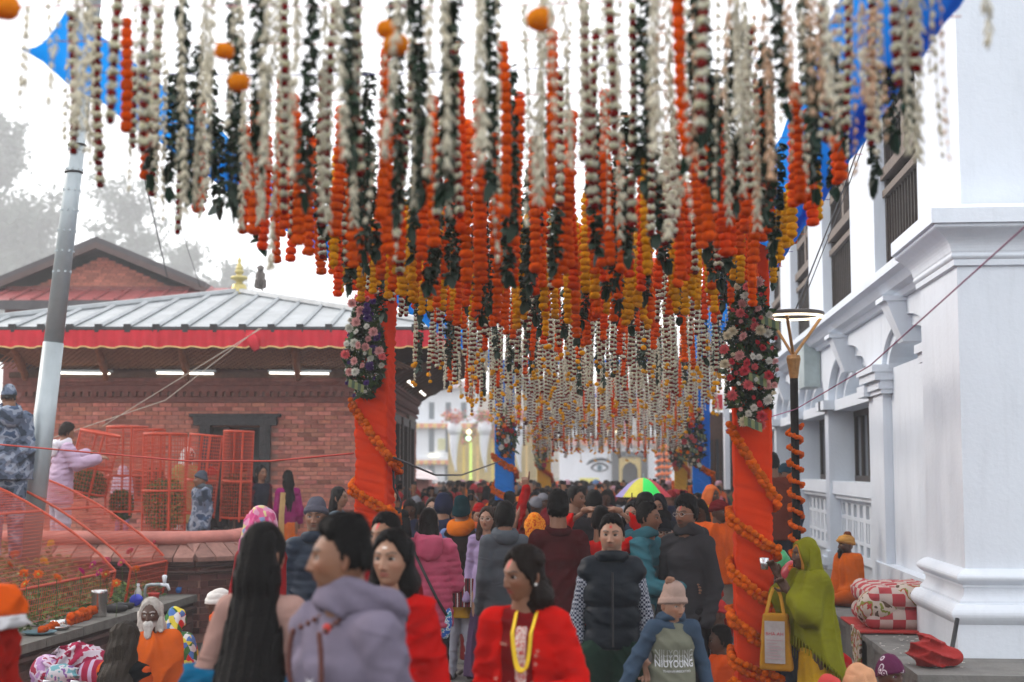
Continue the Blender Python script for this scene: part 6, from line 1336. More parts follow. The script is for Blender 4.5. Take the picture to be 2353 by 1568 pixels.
# ================================================================== the people
def pattern_mat(name, cols, scale=30., kind='voronoi', rough=.85, stops=None):
    if name in MATS: return MATS[name]
    m, n, l, b = _nt(name); tc = n.new('ShaderNodeTexCoord'); r = n.new('ShaderNodeValToRGB'); r.color_ramp.interpolation = 'CONSTANT'
    if kind == 'voronoi': t = n.new('ShaderNodeTexVoronoi'); t.inputs['Scale'].default_value = scale; l.new(tc.outputs['Object'], t.inputs['Vector']); sc = n.new('ShaderNodeSeparateColor'); l.new(t.outputs['Color'], sc.inputs[0]); l.new(sc.outputs[0], r.inputs[0])
    elif kind == 'rings': t = n.new('ShaderNodeTexVoronoi'); t.inputs['Scale'].default_value = scale; l.new(tc.outputs['Object'], t.inputs['Vector']); l.new(t.outputs['Distance'], r.inputs[0])
    elif kind == 'noise': t = n.new('ShaderNodeTexNoise'); t.inputs['Scale'].default_value = scale; t.inputs['Detail'].default_value = 2; l.new(tc.outputs['Object'], t.inputs['Vector']); l.new(t.outputs[0], r.inputs[0])
    elif kind == 'check': t = n.new('ShaderNodeTexChecker'); t.inputs['Scale'].default_value = scale; l.new(tc.outputs['Object'], t.inputs['Vector']); l.new(t.outputs['Fac'], r.inputs[0])
    elif kind in ('stripe_x', 'stripe_z'): t = n.new('ShaderNodeTexWave'); t.bands_direction = kind[-1].upper(); t.inputs['Scale'].default_value = scale; t.inputs['Distortion'].default_value = .6; l.new(tc.outputs['Object'], t.inputs['Vector']); l.new(t.outputs[0], r.inputs[0])
    k = len(cols); st = stops or [i/k for i in range(k)]
    for i, c in enumerate(cols):
        e = r.color_ramp.elements[i] if i < 2 else r.color_ramp.elements.new(st[i]); e.position = st[i]; e.color = rgba(c)
    l.new(r.outputs[0], b.inputs['Base Color']); b.inputs['Roughness'].default_value = rough; b.inputs['Specular IOR Level'].default_value = .15
    MATS[name] = m; return m
CAMO = pattern_mat('blue_camouflage', [(.035, .05, .075), (.10, .13, .19), (.24, .28, .35), (.05, .08, .14)], 7., 'noise', stops=[0, .42, .52, .62])
CHECK = pattern_mat('gingham_check', [(.012, .018, .045), (.30, .32, .36)], 74., 'check', stops=[0, .5])
FLORAL = pattern_mat('pink_floral_print', [(.50, .07, .20), (.58, .26, .38), (.55, .48, .24), (.60, .36, .44), (.56, .12, .24), (.22, .26, .42)], 30., stops=[0, .25, .5, .6, .75, .93])
FLORAL2 = pattern_mat('green_floral_print', [(.55, .03, .03), (.05, .16, .05), (.65, .55, .06), (.08, .18, .45), (.04, .12, .04), (.6, .6, .6)], 20.)
PLAID = pattern_mat('dark_plaid', [(.02, .018, .03), (.20, .03, .03), (.05, .05, .08), (.35, .33, .36)], 9., 'stripe_x', stops=[0, .45, .6, .9])
WOVEN = pattern_mat('striped_bag_weave', [(.03, .012, .015), (.30, .02, .025), (.03, .012, .015), (.55, .5, .5)], 5., 'stripe_x', stops=[0, .35, .6, .93])
BANDANA = pattern_mat('purple_bandana', [(.55, .5, .55), (.09, .012, .05), (.50, .45, .5), (.08, .01, .045)], 14., 'rings', stops=[0, .12, .22, .3])
ORG1, SAFF, RED1 = L3(228, 92, 22), L3(235, 110, 35), L3(196, 18, 14)
PI = math.pi
# ---- 1 woman with very long hair, her back to us
p = Person('woman with very long straight black hair seen from behind, teal shawl at her elbows', 607, 1200, 5.6, PI-.25, skin='light', bw=.95, pose=dict(eL=(.15, .03, .65), eR=(.16, .03, .65), wL=(.10, -.12, .64), wR=(.10, -.10, .62), head=(-.15, 0, 0)), face=dict(female=True))
p.top('blouse', L3(176, 140, 130), .005, .50, .004); p.trousers(L3(25, 25, 35)); p.longhair(BLK, L=.95, w=.096, wl=.185, dep=.055)
hB, JB = p.H, p.B.J
p.garment('shawl', lambda P: [rc(P, (-.11*hB, .02, .60*hB), (.12*hB, .02, .635*hB), .075*hB, .075*hB, .9), rc(P, (.13*hB, .02, .64*hB), (.14*hB, -.05, .60*hB), .05*hB, .05*hB)], L3(12, 92, 130), .50*hB, .70*hB, fold=.012, vert=.1, cut=lambda P: P[..., 2]-(.665*hB+.10*np.abs(P[..., 0])))
p.done()
# ---- 2 young man in the grey hoodie, profile
p = Person('young man in a mauve grey hoodie and bead necklace, seen in profile', 790, 1188, 4.5, -.72, skin='tan', bw=1.12, pose=dict(head=(-.68, .03, 0), eL=(.15, .03, .62), eR=(.15, .03, .62)), face=dict(beard=((.03, .022, .018), .22)))
HC = L3(124, 116, 134); p.top('hoodie', HC, .022, .46, .008); p.hood(HC); p.trousers(L3(30, 30, 38)); p.hair(BLK, .015, .086, -.035, .012, .0022, .022, .006)
h = p.H; J = p.B.J
bd = MB(); rs = np.random.RandomState(4); t = np.linspace(0, 2*PI, 84); P = np.stack([.085*np.sin(t)*(1-.15*np.cos(t)), -.115-.045*np.cos(t)*0-.02*np.cos(t), J['nk'][2]-.145+.165*np.cos(t)], 1); P[:, 1] = np.where(np.cos(t) > .55, -.115+.17*(np.cos(t)-.55)/.45, -.132-.012*np.sin((np.cos(t)+1)*1.5))
for q in P: V, F = ruffle(rs, .0095, .009, 8, 5, .15); bd.add(V+q, F)
p.T.part('bead_necklace', bd, mat('rudraksha_bead', (.09, .022, .016), .6, .3, 60), local=True, smooth=True)
tg = MB(); V, F = ruffle(rs, .011, .016, 9, 5, .35); tg.add(V+[.062, -.108, J['nk'][2]-.05], F); p.T.part('red_tassel', tg, mat('red_thread', (.5, .03, .02), .8), local=True, smooth=True)
lg = MB(); c_ = np.array([.035, -.150, J['nk'][2]-.21]); lg.add([c_+[-.02, 0, .012], c_+[0, 0, 0], c_+[.024, 0, .016], c_+[.004, 0, -.006], c_+[.01, 0, -.028], c_+[-.006, 0, -.012]], [[[0, 1, 3, 5]], [[1, 2, 3]], [[5, 3, 4]]]); p.T.part('bird_emblem', lg, mat('white_print', (.55, .56, .62), .8), local=True)
p.done()
# ---- 3 woman in red with white mark
p = Person('woman in red with a white forehead mark and pearl earring, behind the hoodie man', 903, 1213, 5.8, -.35, skin='light', bw=.86, pose=dict(head=(.12, .02, 0)), face=dict(female=True, tika=((.75, .68, .62), 0, .058, .011, .004), lipc=(.42, .12, .10)))
p.top('sweater', RED1, .012, .44, .007); p.trousers(L3(60, 10, 12)); p.longhair((.0045, .004, .004), L=.42, w=.090, dep=.07, front=True, wave=.007, th=.013)
er = MB(); V, F = ruffle(rs, .006, .007, 8, 5, .02); er.add(p.toworld(V+np.array([.079, .004, -.036])), F); p.T.part('earring', er, mat('pearl', (.7, .7, .68), .3, 0), local=True, smooth=True); p.done()
# ---- 4 woman with red tika
p = Person('woman with hair drawn back and red forehead paste, half hidden behind another', 888, 1178, 7.3, -.45, skin='mid', bw=.93, face=dict(female=True, tika=((.5, .015, .02), 0, .07, .008, .020))); p.top('blouse', L3(120, 20, 28), .01); p.skirt(L3(110, 16, 26)); p.hair(BLK, .012, .092, -.06); p.done()
# ---- 5 woman in red cardigan
p = Person('woman in a red cardigan over embroidered kurta with a yellow thread garland', 1204, 1252, 6.0, -.12, skin='tan', bw=.95, pose=dict(head=(-.75, .16, .04), eL=(.165, .0, .635), wL=(.02, -.17, .645), eR=(.12, .02, .63), wR=(.08, -.15, .60)), face=dict(female=True, tika=((.55, .02, .02), 0, .066, .007, .018), lipc=(.38, .07, .06)))
p.top('kurta', L3(128, 22, 24), .010, .36, .006, ''); B = p.B; h = p.H; J = B.J
p.garment('cardigan', lambda P: B.torso(P, .024, .72)+B.arm(P, 'L', .016)+B.arm(P, 'R', .016)+[rc(P, B.J['wa'], np.array([0, 0, .38*h]), .09*h, .115*h, .75)], L3(205, 20, 12), .42*h, fold=.008, cut=lambda P: np.maximum(np.where(P[..., 1] < .0, .062+.02*(P[..., 2]/h-.6)-np.abs(P[..., 0]+.015), -1.), np.where(np.hypot(P[..., 0], P[..., 1]) < .2, P[..., 2]-(J['nk'][2]+.03), -1)))
def chest_patch(p, name, color, x0, x1, z0, z1, t, m=FABRIC, fold=.006, parent=None):
    B = p.B; return p.garment(name, lambda P: B.torso(P, t, .68), color, z0, z1, fold=fold, m=m, parent=parent, vox=.008, bb=(np.array([x0-.02, -.3, z0-.02]), np.array([x1+.02, -.02, z1+.02])), cut=lambda P: np.maximum(np.maximum(x0-P[..., 0], P[..., 0]-x1), P[..., 1]+.03))
chest_patch(p, 'embroidered_panel', L3(176, 140, 130), -.022, .026, .60*h, .80*h, .026, pattern_mat('white_embroidery', [(.55, .42, .38), (.45, .06, .06), (.62, .5, .46)], 60., 'noise', stops=[0, .46, .53]))
rs = np.random.RandomState(9)
mt = MB()
for k in range(22):
    x = rs.uniform(-.10, .09); z = rs.uniform(.56, .79)*h
    if abs(x) < .03: continue
    for a in range(5): q = a*1.257; mt.add([(x, -.132+.35*x*x/.1, z), (x+.006*math.cos(q+.3), -.133+.35*x*x/.1, z+.006*math.sin(q+.3)), (x+.011*math.cos(q), -.133+.35*x*x/.1, z+.011*math.sin(q)), (x+.006*math.cos(q-.3), -.133+.35*x*x/.1, z+.006*math.sin(q-.3))], [[[0, 1, 2, 3]]])
p.T.part('embroidery', mt, mat('pale_thread', (.55, .36, .28), .8), local=True, kind='stuff')
t = np.linspace(-1, 1, 40); P = np.stack([(.050)*np.abs(t)**.6*np.sign(t)*(1-.15*np.abs(t))+.02, np.where(np.abs(t) > .8, -.145+.10*(np.abs(t)-.8)/.2, -.150), (.70*h+.135*h*np.abs(t)**1.7)], 1)
yg = MB()
for o_ in (-.004, 0, .004): V, F = tube(P+[o_, o_*.5, o_], np.interp(np.abs(t), [0, .4, 1], [.0062, .0045, .003]), 6); yg.add(V, F)
p.T.part('thread_garland', yg, mat('yellow_thread', (.80, .55, .02), .7), local=True, smooth=True)
p.longhair((.010, .006, .0045), L=.30, w=.088, dep=.075, wave=.009, th=.015)
pp = MB(); w_ = J['wrL']+[-.10, -.05, -.03] if False else J['wrL']; c_ = w_+[-.10, -.03, -.02]; pp.add([c_+[-.06, -.03, -.03], c_+[.03, -.04, .0], c_+[.03, .05, .01], c_+[-.06, .06, -.02]], [[[0, 1, 2, 3]]]); p.T.part('paper', pp, mat('white_paper', (.75, .77, .8), .7), local=True)
er = MB(); V, F = ruffle(rs, .007, .007, 8, 5, .02); er.add(p.toworld(V+np.array([.080, .004, -.034])), F); p.T.part('earring', er, MATS['pearl'], local=True, smooth=True)
p.hand('L', (-1, -.15, -.05), (0, 0, -1), .55).done()
# ---- 6 man in the quilted vest
VC = (.0045, .0085, .014); p = Person('man in dark quilted vest and checked shirt, red forehead mark, walking towards us', 1405, 1183, 8.8, .05, skin='light', pose=dict(head=(-.12, .02, .02), eL=(.142, .03, .64), eR=(.142, .03, .64), wL=(.125, -.02, .49), wR=(.130, .0, .49), st=(-.06, .07)), face=dict(beard=((.05, .042, .04), .42), tika=((.42, .012, .015), .001, .062, .0085, .0085)))
p.top('checked_shirt', (.3, .3, .3), .004, .54, .004, m=CHECK); p.top('quilted_vest', VC, .030, .525, .0, '', PUFF, disp=lambda P: quilt(.125, .014, .02)(P)); p.collar(VC, PUFF, .015, 'vest_collar', .004, .050); p.collar((.45, .47, .5), CHECK, .009, 'shirt_collar', .012, .038)
zp = MB(); V, F = tube([(0, -.152, z*p.H) for z in np.linspace(.54, .80, 12)], .006, 6); zp.add(V, F); p.T.part('zip', zp, mat('black_zip', (.01, .01, .012), .4), local=True)
p.trousers(L3(32, 54, 44), .022, fold=.010); p.hair((.006, .005, .005), .012, .097, -.04, .01, .0022, .016, .006, .01); p.shoes(L3(40, 38, 36)); p.hand('L').hand('R').done()
# ---- 7 boy
p = Person('small boy in a knitted bobble hat and slate and olive lettered hoodie', 1545, 1338, 8.5, .18, hat=.02, skin='light', hk=1.02, pose=dict(head=(.5, .18, .05), eR=(.20, .02, .655), wR=(.27, -.03, .51), eL=(.165, .03, .64), wL=(.19, -.02, .48)), face=dict(female=True, lipc=(.45, .2, .15)), vox=.010)
BLS, SAGE = L3(62, 80, 100), L3(124, 126, 110)
tor = p.top('hoodie', SAGE, .020, .455, .006, ''); B = p.B; h = p.H; J = B.J
p.garment('sleeves', lambda P: B.arm(P, 'L', .014, .016)+B.arm(P, 'R', .014, .016)+[rc(P, J['nk']-[0, 0, .026*h], J['shL'], .045*h, .047*h), rc(P, J['nk']-[0, 0, .026*h], J['shR'], .045*h, .047*h)], BLS, fold=.006, cut=lambda P: np.where(np.hypot(P[..., 0], P[..., 1]) < .11*h, P[..., 2]-(J['nk'][2]+.01), -1.)); p.hood(BLS)
pk = p.garment('pouch_pocket', lambda P: B.torso(P, .027, .68)+[rc(P, J['wa'], (0, 0, .42*h), .082*h+.027, .092*h+.027, .72)], SAGE, .47*h, .575*h, fold=.004, vox=.008, cut=lambda P: np.maximum(np.abs(P[..., 0])-.085*h+(P[..., 2]-.47*h)*.35, P[..., 1]+.03))
p.trousers(L3(150, 132, 126), .018, fold=.008)
hat = p.beanie(L3(176, 150, 138), .018, .034, -.02, True, .035, 'knitted_hat'); rs = np.random.RandomState(2); V, F = ruffle(rs, .033, .03, 22, 14, .18); pm = MB().add(p.toworld(V+np.array([-.03, .03, .165])), F); p.T.part('bobble', pm, FABRIC, parent=hat, local=True, smooth=True, color=L3(150, 112, 92))
def text_mesh(s, size, ext=0.):
    cu = bpy.data.curves.new('t', 'FONT'); cu.body = s; cu.size = size; cu.align_x = 'CENTER'; cu.resolution_u = 3; cu.space_character = 1.05; o = bpy.data.objects.new('t', cu); COL.objects.link(o); dg = bpy.context.evaluated_depsgraph_get(); me = bpy.data.meshes.new_from_object(o.evaluated_get(dg)); V = np.array([v.co[:] for v in me.vertices]); F = [list(q.vertices) for q in me.polygons]; bpy.data.objects.remove(o); return V, F
def print_on(p, target, text, size, xc, zc, m, name, stretch=1., off=.004, ydir=1):
    V, F = text_mesh(text, size); V = V*[stretch, 1, 1]; bv = BVHTree.FromPolygons([v.co for v in target.data.vertices], [q.vertices for q in target.data.polygons]); o = []
    for x, z, _ in V:
        hit = bv.ray_cast(Vector((x+xc, -1.*ydir, z+zc)), Vector((0, ydir, 0))); o.append((x+xc, (hit[0].y if hit[0] else -.15)-off*ydir, z+zc))
    me = bpy.data.meshes.new(name); me.from_pydata(o, [], F); me.materials.append(m); q = obj(name, me, None, p.root); return q
WP = mat('white_lettering', (.72, .74, .78), .8, .05, 5); GP_ = mat('faded_lettering', (.30, .31, .29), .8, .05, 5); GP2 = mat('half_faded_lettering', (.45, .46, .46), .8, .05, 5)
print_on(p, tor, 'NIUYOUNG', .058, -.005, .645*h, WP, 'lettering', .70, .006); print_on(p, tor, 'NIUYOUNG', .058, -.005, .668*h, GP2, 'lettering', .70, .0045); print_on(p, tor, 'NIUYOUNG', .058, -.005, .690*h, GP_, 'lettering', .70, .003); print_on(p, tor, 'THENEWEDITIO', .018, .005, .622*h, WP, 'lettering', 1.2, .004)
p.hand('L').hand('R').done()
# ---- 8 figure cut by the left edge, close to the lens
p = Person('blurred person in red and orange cloth with a white band at the picture edge', -100, 1240, 5.0, -1.9, H=1.80, skin='dark', bw=1.12, face=dict(), pose=dict(eL=(.15, .02, .63), eR=(.16, .0, .63)))
p.top('robe', L3(170, 30, 20), .03, .2, .012); B = p.B; h = p.H; p.garment('orange_wrap', lambda P: B.torso(P, .045, .8)+[rc(P, B.J['shL'], B.J['elL'], .07*h, .06*h), rc(P, B.J['shR'], B.J['elR'], .07*h, .06*h)], ORG1, .80*h, B.J['nk'][2]+.02*h, fold=.012); p.garment('white_band', lambda P: B.torso(P, .05, .8)+[rc(P, B.J['shL'], B.J['elL'], .073*h, .063*h), rc(P, B.J['shR'], B.J['elR'], .073*h, .063*h)], (.6, .6, .62), .775*h, .802*h, fold=.010); p.garment('yellow_cloth', lambda P: [rc(P, (.14*h, .02, .64*h), (.13*h, .05, .40*h), .075*h, .10*h)], (.80, .55, .02), .42*h, .68*h, fold=.01); p.turban(ORG1); p.done()
# ---- seated holy men by the ledge
sitp = dict(sit=True, eL=(.15, -.03, .58), wL=(.10, -.16, .55), eR=(.15, -.03, .58), wR=(.10, -.16, .55))
p = Person('seated holy man with long grey dreadlocks and black vest, his back to us', 290, 1430, 9.6, PI-.35, skin='dark', pose=dict(sitp), bw=1.05); p.top('shirt', L3(200, 80, 25), .014, .44); p.top('black_vest', L3(14, 18, 22), .024, .44, .006, ''); p.trousers(L3(180, 70, 24), .02); p.longhair((.028, .022, .017), L=.44, w=.112, wl=.135, dep=.09, th=.022, wave=.004); p.done()
p = Person('old holy man with white hair and beard in an orange robe, seated by the ledge', 347, 1374, 11.0, .45, skin='dark', pose=dict(sitp, head=(-.35, .05, 0), wL=(.16, -.16, .52), kneeL=.12), face=dict(old=.9, beard=((.62, .60, .57), .85), brow=(.4, .38, .36)), bw=.98); p.shawl(L3(226, 102, 30), .43, .012, fold=.012, rb=.15); p.trousers(L3(200, 60, 46), .02); p.longhair((.50, .47, .43), L=.20, w=.098, dep=.085, front=True, wave=.006, th=.018, zf=.105)
V, F = surfnet(lambda P: smin([rc(P, (0, -.085, -.07), (0, -.10, -.15), .045, .03, .7)], .02)+.006*vnoise(P, 3, 16), (-.09, -.17, -.22), (.09, -.03, -.0), .008); p.cap('beard', MB().add(V, [F]), (.52, .50, .47)); p.hand('L', (.3, -.8, .1), (0, 0, 1), .4).done()
p = Person('seated person in an orange hooded top with a white head cloth', 505, 1352, 12.0, -1.3, skin='dark', pose=dict(sitp)); p.top('hooded_top', L3(225, 92, 30), .022, .42, .009); p.hood(L3(225, 92, 30)); p.trousers(L3(215, 95, 40), .02); p.turban((.62, .60, .57), .022, 3, .0); p.hand('R', (0, -1, 0), (0, 0, 1), .5).hand('L', (0, -1, .2), (0, 0, 1), .5).done()
p = Person('seated person wrapped in a green and yellow floral shawl behind the white bearded man', 405, 1392, 11.9, 2.6, skin='dark', pose=dict(sitp), bw=.95); p.shawl((.1, .1, .1), .42, .012, m=FLORAL2); p.headscarf((.05, .12, .05), m=FLORAL2); p.trousers(L3(20, 70, 40), .02); p.done()
# ---- behind the foreground group
p = Person('woman with a pink flowered scarf over her head, seen from behind', 603, 1160, 9.0, PI-.5, skin='mid', bw=.95, face=dict(female=True)); p.top('blouse', L3(150, 30, 36), .012, .42); p.skirt(L3(160, 30, 40)); p.headscarf((.6, .3, .4), .016, L=.42, m=FLORAL, r=.17, fold=.010)
B = p.B; h = p.H; p.garment('red_shawl', lambda P: B.torso(P, .02, .75), L3(150, 26, 22), .66*h, B.J['nk'][2], fold=.01); p.done()
p = Person('older man in a grey knit cap and navy quilted jacket with white forehead mark', 727, 1140, 10.0, .12, hat=.02, skin='tan', pose=dict(head=(-.1, .05, 0)), face=dict(old=.5, beard=((.2, .19, .18), .35), tika=((.75, .73, .7), 0, .055, .008, .010))); p.top('quilted_jacket', L3(38, 50, 66), .024, .46, .0, 'LR', PUFF, disp=quilt(.06, .010)); p.trousers(L3(40, 40, 46)); p.beanie(L3(92, 92, 104), .016, .048, -.01); p.collar(L3(38, 50, 66), PUFF, .018); p.done()
p = Person('woman in a pale denim jacket walking behind the orange post', 778, 1118, 16.0, 1.5, skin='mid', bw=.93, face=dict(female=True), lod=1); p.top('denim_jacket', L3(128, 150, 165), .016, .46); p.trousers(L3(50, 60, 80)); p.longhair(BLK, L=.34); p.done()
# ---- the dense middle group
PKJ = L3(196, 82, 112); p = Person('woman in a pink quilted jacket with a dark shoulder strap, seen from behind', 985, 1168, 11.3, PI+.2, skin='mid', bw=1.05, pose=dict(head=(0, .1, 0), eL=(.15, -.02, .64), wL=(.10, -.12, .62), eR=(.15, -.02, .64), wR=(.10, -.12, .62)), face=dict(female=True)); p.top('quilted_jacket', PKJ, .034, .44, .004, 'LR', PUFF, disp=quilt(.052, .010)); p.hood(PKJ, PUFF); p.trousers(L3(30, 28, 36)); p.longhair((.006, .0045, .004), L=.22, w=.085)
V, F = tube([(.12, .10, .80*p.H), (.04, .155, .70*p.H), (-.06, .165, .58*p.H), (-.14, .13, .50*p.H)], [(.011, .003)]*4, 6); p.T.part('shoulder_strap', MB().add(V, F), IRON, local=True); p.done()
bg = MB(); c_ = np.array(p.root.location)+[.14, -.05, .78]; V, F = surfnet(lambda P: ell(P, (0, 0, 0), (.06, .04, .13))+.006*vnoise(P, 2, 5), (-.14, -.1, -.2), (.14, .1, .2), .012); bg.add(V+c_, [F]); one('patterned_bag', bg, pattern_mat('blue_zigzag', [(.03, .12, .45), (.6, .62, .66), (.04, .3, .4)], 30., 'noise', stops=[0, .48, .56]), 'small blue and white patterned cloth bag hanging beside the pink jacket', 'bag', smooth=True)
p = Person('man in green knit cap, orange scarf, dark waistcoat and white trousers, back turned', 1060, 1142, 13.4, PI-.15, hat=.03, skin='mid', pose=dict(head=(.1, 0, 0), eL=(.16, .02, .63), wL=(.13, -.04, .49), eR=(.15, .03, .63), wR=(.13, -.06, .48), st=(.03, -.05)))
p.top('blue_shirt', L3(108, 126, 170), .014, .50, .006); p.garment('yellow_tunic', lambda P: [rc(P, (0, 0, .60*p.H), (0, 0, .30*p.H), .088*p.H, .125*p.H, .8)], L3(208, 158, 20), .355*p.H, .52*p.H, fold=.008, vert=.9); p.top('waistcoat', L3(44, 36, 34), .024, .505, .004, ''); p.trousers(L3(196, 200, 214), .018, fold=.010); p.shoes(L3(34, 28, 24), (.55, .55, .55)); p.beanie(L3(16, 52, 58), .020, .030, -.03, False, .045, 'knit_cap'); p.scarf(L3(226, 118, 24), .034, fold=.010, z=.008, R0=.05); p.hand('L').hand('R').done()
bg = MB(); c_ = np.array(p.root.location)+[.09, -.20, .84]; bg.box(c_-[.19, .035, .13], c_+[.19, .035, .13]); V, F, C = bg.arrays(); one('woven_bag', bg, WOVEN, 'dark woven shoulder bag with red and white stripes on the waistcoat man', 'bag')
p = Person('woman in a long grey wool coat with black cropped hair, seen from behind', 1160, 1158, 12.0, PI+.25, skin='mid', bw=1.0, face=dict(female=True)); p.top('wool_coat', L3(92, 100, 108), .030, .12, .007, flare=.03); p.collar(L3(92, 100, 108), FABRIC, .026); B = p.B; h = p.H; p.garment('belt', lambda P: B.torso(P, .042, .70), L3(84, 92, 100), .555*h, .585*h, fold=.004); p.hair(BLK, .024, .080, -.115, -.05, .002, .02); p.shoes(L3(20, 20, 20)); p.done()
p = Person('woman with thin glasses and brown hair beside the grey coat', 1120, 1163, 13.2, -.15, skin='light', bw=.92, lod=1, face=dict(female=True)); p.top('lilac_top', L3(170, 150, 190), .012); p.skirt(L3(80, 60, 90)); p.longhair((.03, .018, .012), L=.32, front=True)
def glasses(p):
    g = MB()
    for s_ in (-1, 1): t = np.linspace(0, 2*PI, 18); P = np.stack([s_*.032+.021*np.cos(t), np.full(18, -.103), .010+.017*np.sin(t)], 1); V, F = tube(p.toworld(P), .0016, 5); g.add(V, F); V, F = tube(p.toworld(np.array([(s_*.053, -.101, .014), (s_*.076, -.03, .014), (s_*.079, .01, .01)])), .0014, 4); g.add(V, F)
    V, F = tube(p.toworld(np.array([(-.011, -.104, .014), (0, -.107, .016), (.011, -.104, .014)])), .0014, 4); g.add(V, F); p.T.part('glasses', g, mat('spectacle_metal', (.35, .33, .3), .3, 0, metal=.7), local=True)
glasses(p); p.done()
p = Person('older woman in a red knit cap with a worried face', 1102, 1155, 14.4, .25, hat=.02, skin='mid', bw=.95, lod=1, face=dict(female=True, old=.6, tika=((.4, .02, .02), 0, .05, .004, .004))); p.top('shawl_top', L3(190, 70, 40), .02); p.skirt(L3(120, 30, 30)); p.hair(BLK, .012, .08, -.09, -.03); p.beanie(L3(168, 20, 22), .018, .062, .04, False, .02, 'red_cap'); p.scarf(L3(214, 96, 52), .026); p.done()
p = Person('young woman smiling and looking up with red paste on her brow', 1202, 1148, 14.0, -.1, skin='mid', bw=.93, lod=1, pose=dict(head=(-.1, -.22, 0)), face=dict(female=True, mouth=.003, lipc=(.6, .5, .48), tika=((.65, .03, .03), 0, .062, .010, .012))); p.top('shawl_top', L3(150, 40, 34), .02); p.skirt(L3(120, 30, 30)); p.longhair(BLK, L=.28, th=.012); p.scarf(L3(150, 60, 40), .026); p.done()
p = Person('person under a bright orange printed headscarf, turned away', 1228, 1177, 12.6, PI+.6, skin='mid', bw=.92, face=dict(female=True)); p.top('white_blouse', L3(196, 196, 202), .014); p.skirt(L3(150, 40, 30)); p.headscarf(L3(236, 140, 28), .016, L=.06, fold=.008, m=pattern_mat('orange_prayer_print', [L3(226, 110, 10), L3(240, 150, 30), L3(200, 70, 10)], 34., 'noise', stops=[0, .45, .60])); p.done()
p = Person('tall man in a maroon sweater with short black hair, seen from behind', 1282, 1133, 11.0, PI+.25, skin='tan', bw=1.05, pose=dict(eL=(.15, -.03, .65), wL=(.08, -.14, .70), eR=(.145, .02, .64), wR=(.14, -.05, .49))); p.top('sweater', L3(72, 22, 26), .020, .46, .007); p.trousers(L3(34, 32, 36)); p.hair(BLK, .018, .085, -.055, 0, .003, .028, .007); p.collar(L3(66, 20, 24), FABRIC, .013); p.hand('L').hand('R').done()
p = Person('person in a bright red sweater with both hands clasped on the head', 1382, 1165, 11.2, PI-.1, skin='mid', bw=1.0, pose=dict(eL=(.235, -.03, .90), wL=(.075, -.02, .985), eR=(.25, -.03, .885), wR=(.075, -.02, .985)), face=dict(female=True)); p.top('sweater', L3(208, 18, 14), .016, .46, .007); p.trousers(L3(30, 28, 34)); p.hair(BLK, .018); p.hand('L', (-1, 0, .15), (0, 0, -1), .35).hand('R', (1, 0, .15), (0, 0, -1), .35).done()
TEA = L3(62, 116, 128); p = Person('man in a teal hooded jacket turned to talk to his neighbour', 1488, 1154, 11.2, 1.15, skin='tan', pose=dict(head=(.15, .02, 0), eL=(.15, -.05, .63), wL=(.12, -.19, .64), eR=(.15, -.06, .63), wR=(.10, -.2, .63)), face=dict(beard=((.05, .04, .035), .25), mouth=.002)); p.top('hooded_jacket', TEA, .026, .47, .009); p.hood(TEA); B = p.B; p.garment('body_panel', lambda P: B.torso(P, .032, .70), L3(84, 104, 108), .48*p.H, .72*p.H, fold=.006); p.trousers(L3(120, 124, 122), .02); p.hair(BLK, .014, .090, -.045); p.shoes(L3(96, 94, 90), (.4, .4, .4)); p.hand('L', (0, -1, .2), (-1, 0, 0), .8).hand('R').done()
p = Person('man in a black peaked cap and glasses with a moustache', 1526, 1186, 12.3, -.1, hat=.02, skin='tan', face=dict(beard=((.025, .02, .018), .55), female=False), pose=dict(head=(.05, .05, 0))); p.top('navy_jacket', L3(26, 30, 52), .02); p.trousers(L3(26, 28, 40)); p.beanie(L3(20, 22, 28), .013, .048, .0, False, .012, 'cap'); p.peak(L3(20, 22, 28)); p.scarf(L3(200, 150, 30), .012, z=-.02); glasses(p); p.done()
p = Person('bearded young man in a charcoal hoodie and glasses with red paste on his brow', 1577, 1145, 11.0, -.55, skin='tan', bw=1.05, pose=dict(head=(-.1, .0, 0), eL=(.15, .02, .63), eR=(.145, .02, .63)), face=dict(beard=((.02, .016, .014), .7), tika=((.45, .015, .015), 0, .060, .006, .018))); p.top('hoodie', L3(58, 58, 62), .018, .45, .008); p.hood(L3(58, 58, 62)); p.trousers(L3(20, 20, 24)); p.hair(BLK, .022, .080, -.05, 0, .004, .030, .010); glasses(p); p.shoes(L3(24, 24, 24)); p.done()
p = Person('girl with a red dot on her brow looking out between the men', 1452, 1152, 13.4, -.15, skin='light', bw=.9, lod=1, face=dict(female=True, tika=((.6, .02, .02), 0, .050, .005, .007))); p.top('dark_jacket', L3(44, 34, 40), .02); p.skirt(L3(60, 30, 40)); p.longhair(BLK, L=.30, front=True); p.done()
p = Person('person in a black raised hood and face covering', 1513, 1132, 14.2, -.2, hat=.02, skin='tan', lod=1, face=dict()); p.top('black_jacket', L3(34, 36, 42), .024); p.hood(L3(34, 36, 42), up=True); p.trousers(L3(30, 30, 34)); p.scarf(L3(18, 18, 20), .03, z=.03); p.done()
p = Person('woman with round glasses and a white collar looking out beside the temple wall', 993, 1143, 16.2, .1, skin='fair', bw=.92, lod=1, face=dict(female=True, lipc=(.5, .1, .1))); p.top('black_coat', L3(34, 32, 38), .02); p.skirt(L3(40, 40, 46)); p.longhair((.02, .014, .012), L=.3, front=True); p.scarf((.6, .6, .62), .02, z=-.01); glasses(p); p.done()
p = Person('person in a navy blue hood standing before the temple corner', 1020, 1130, 14.9, PI-.5, hat=.02, lod=1, face=dict()); p.top('navy_jacket', L3(36, 42, 68), .024); p.hood(L3(36, 42, 68), up=True); p.trousers(L3(30, 30, 44)); p.done()
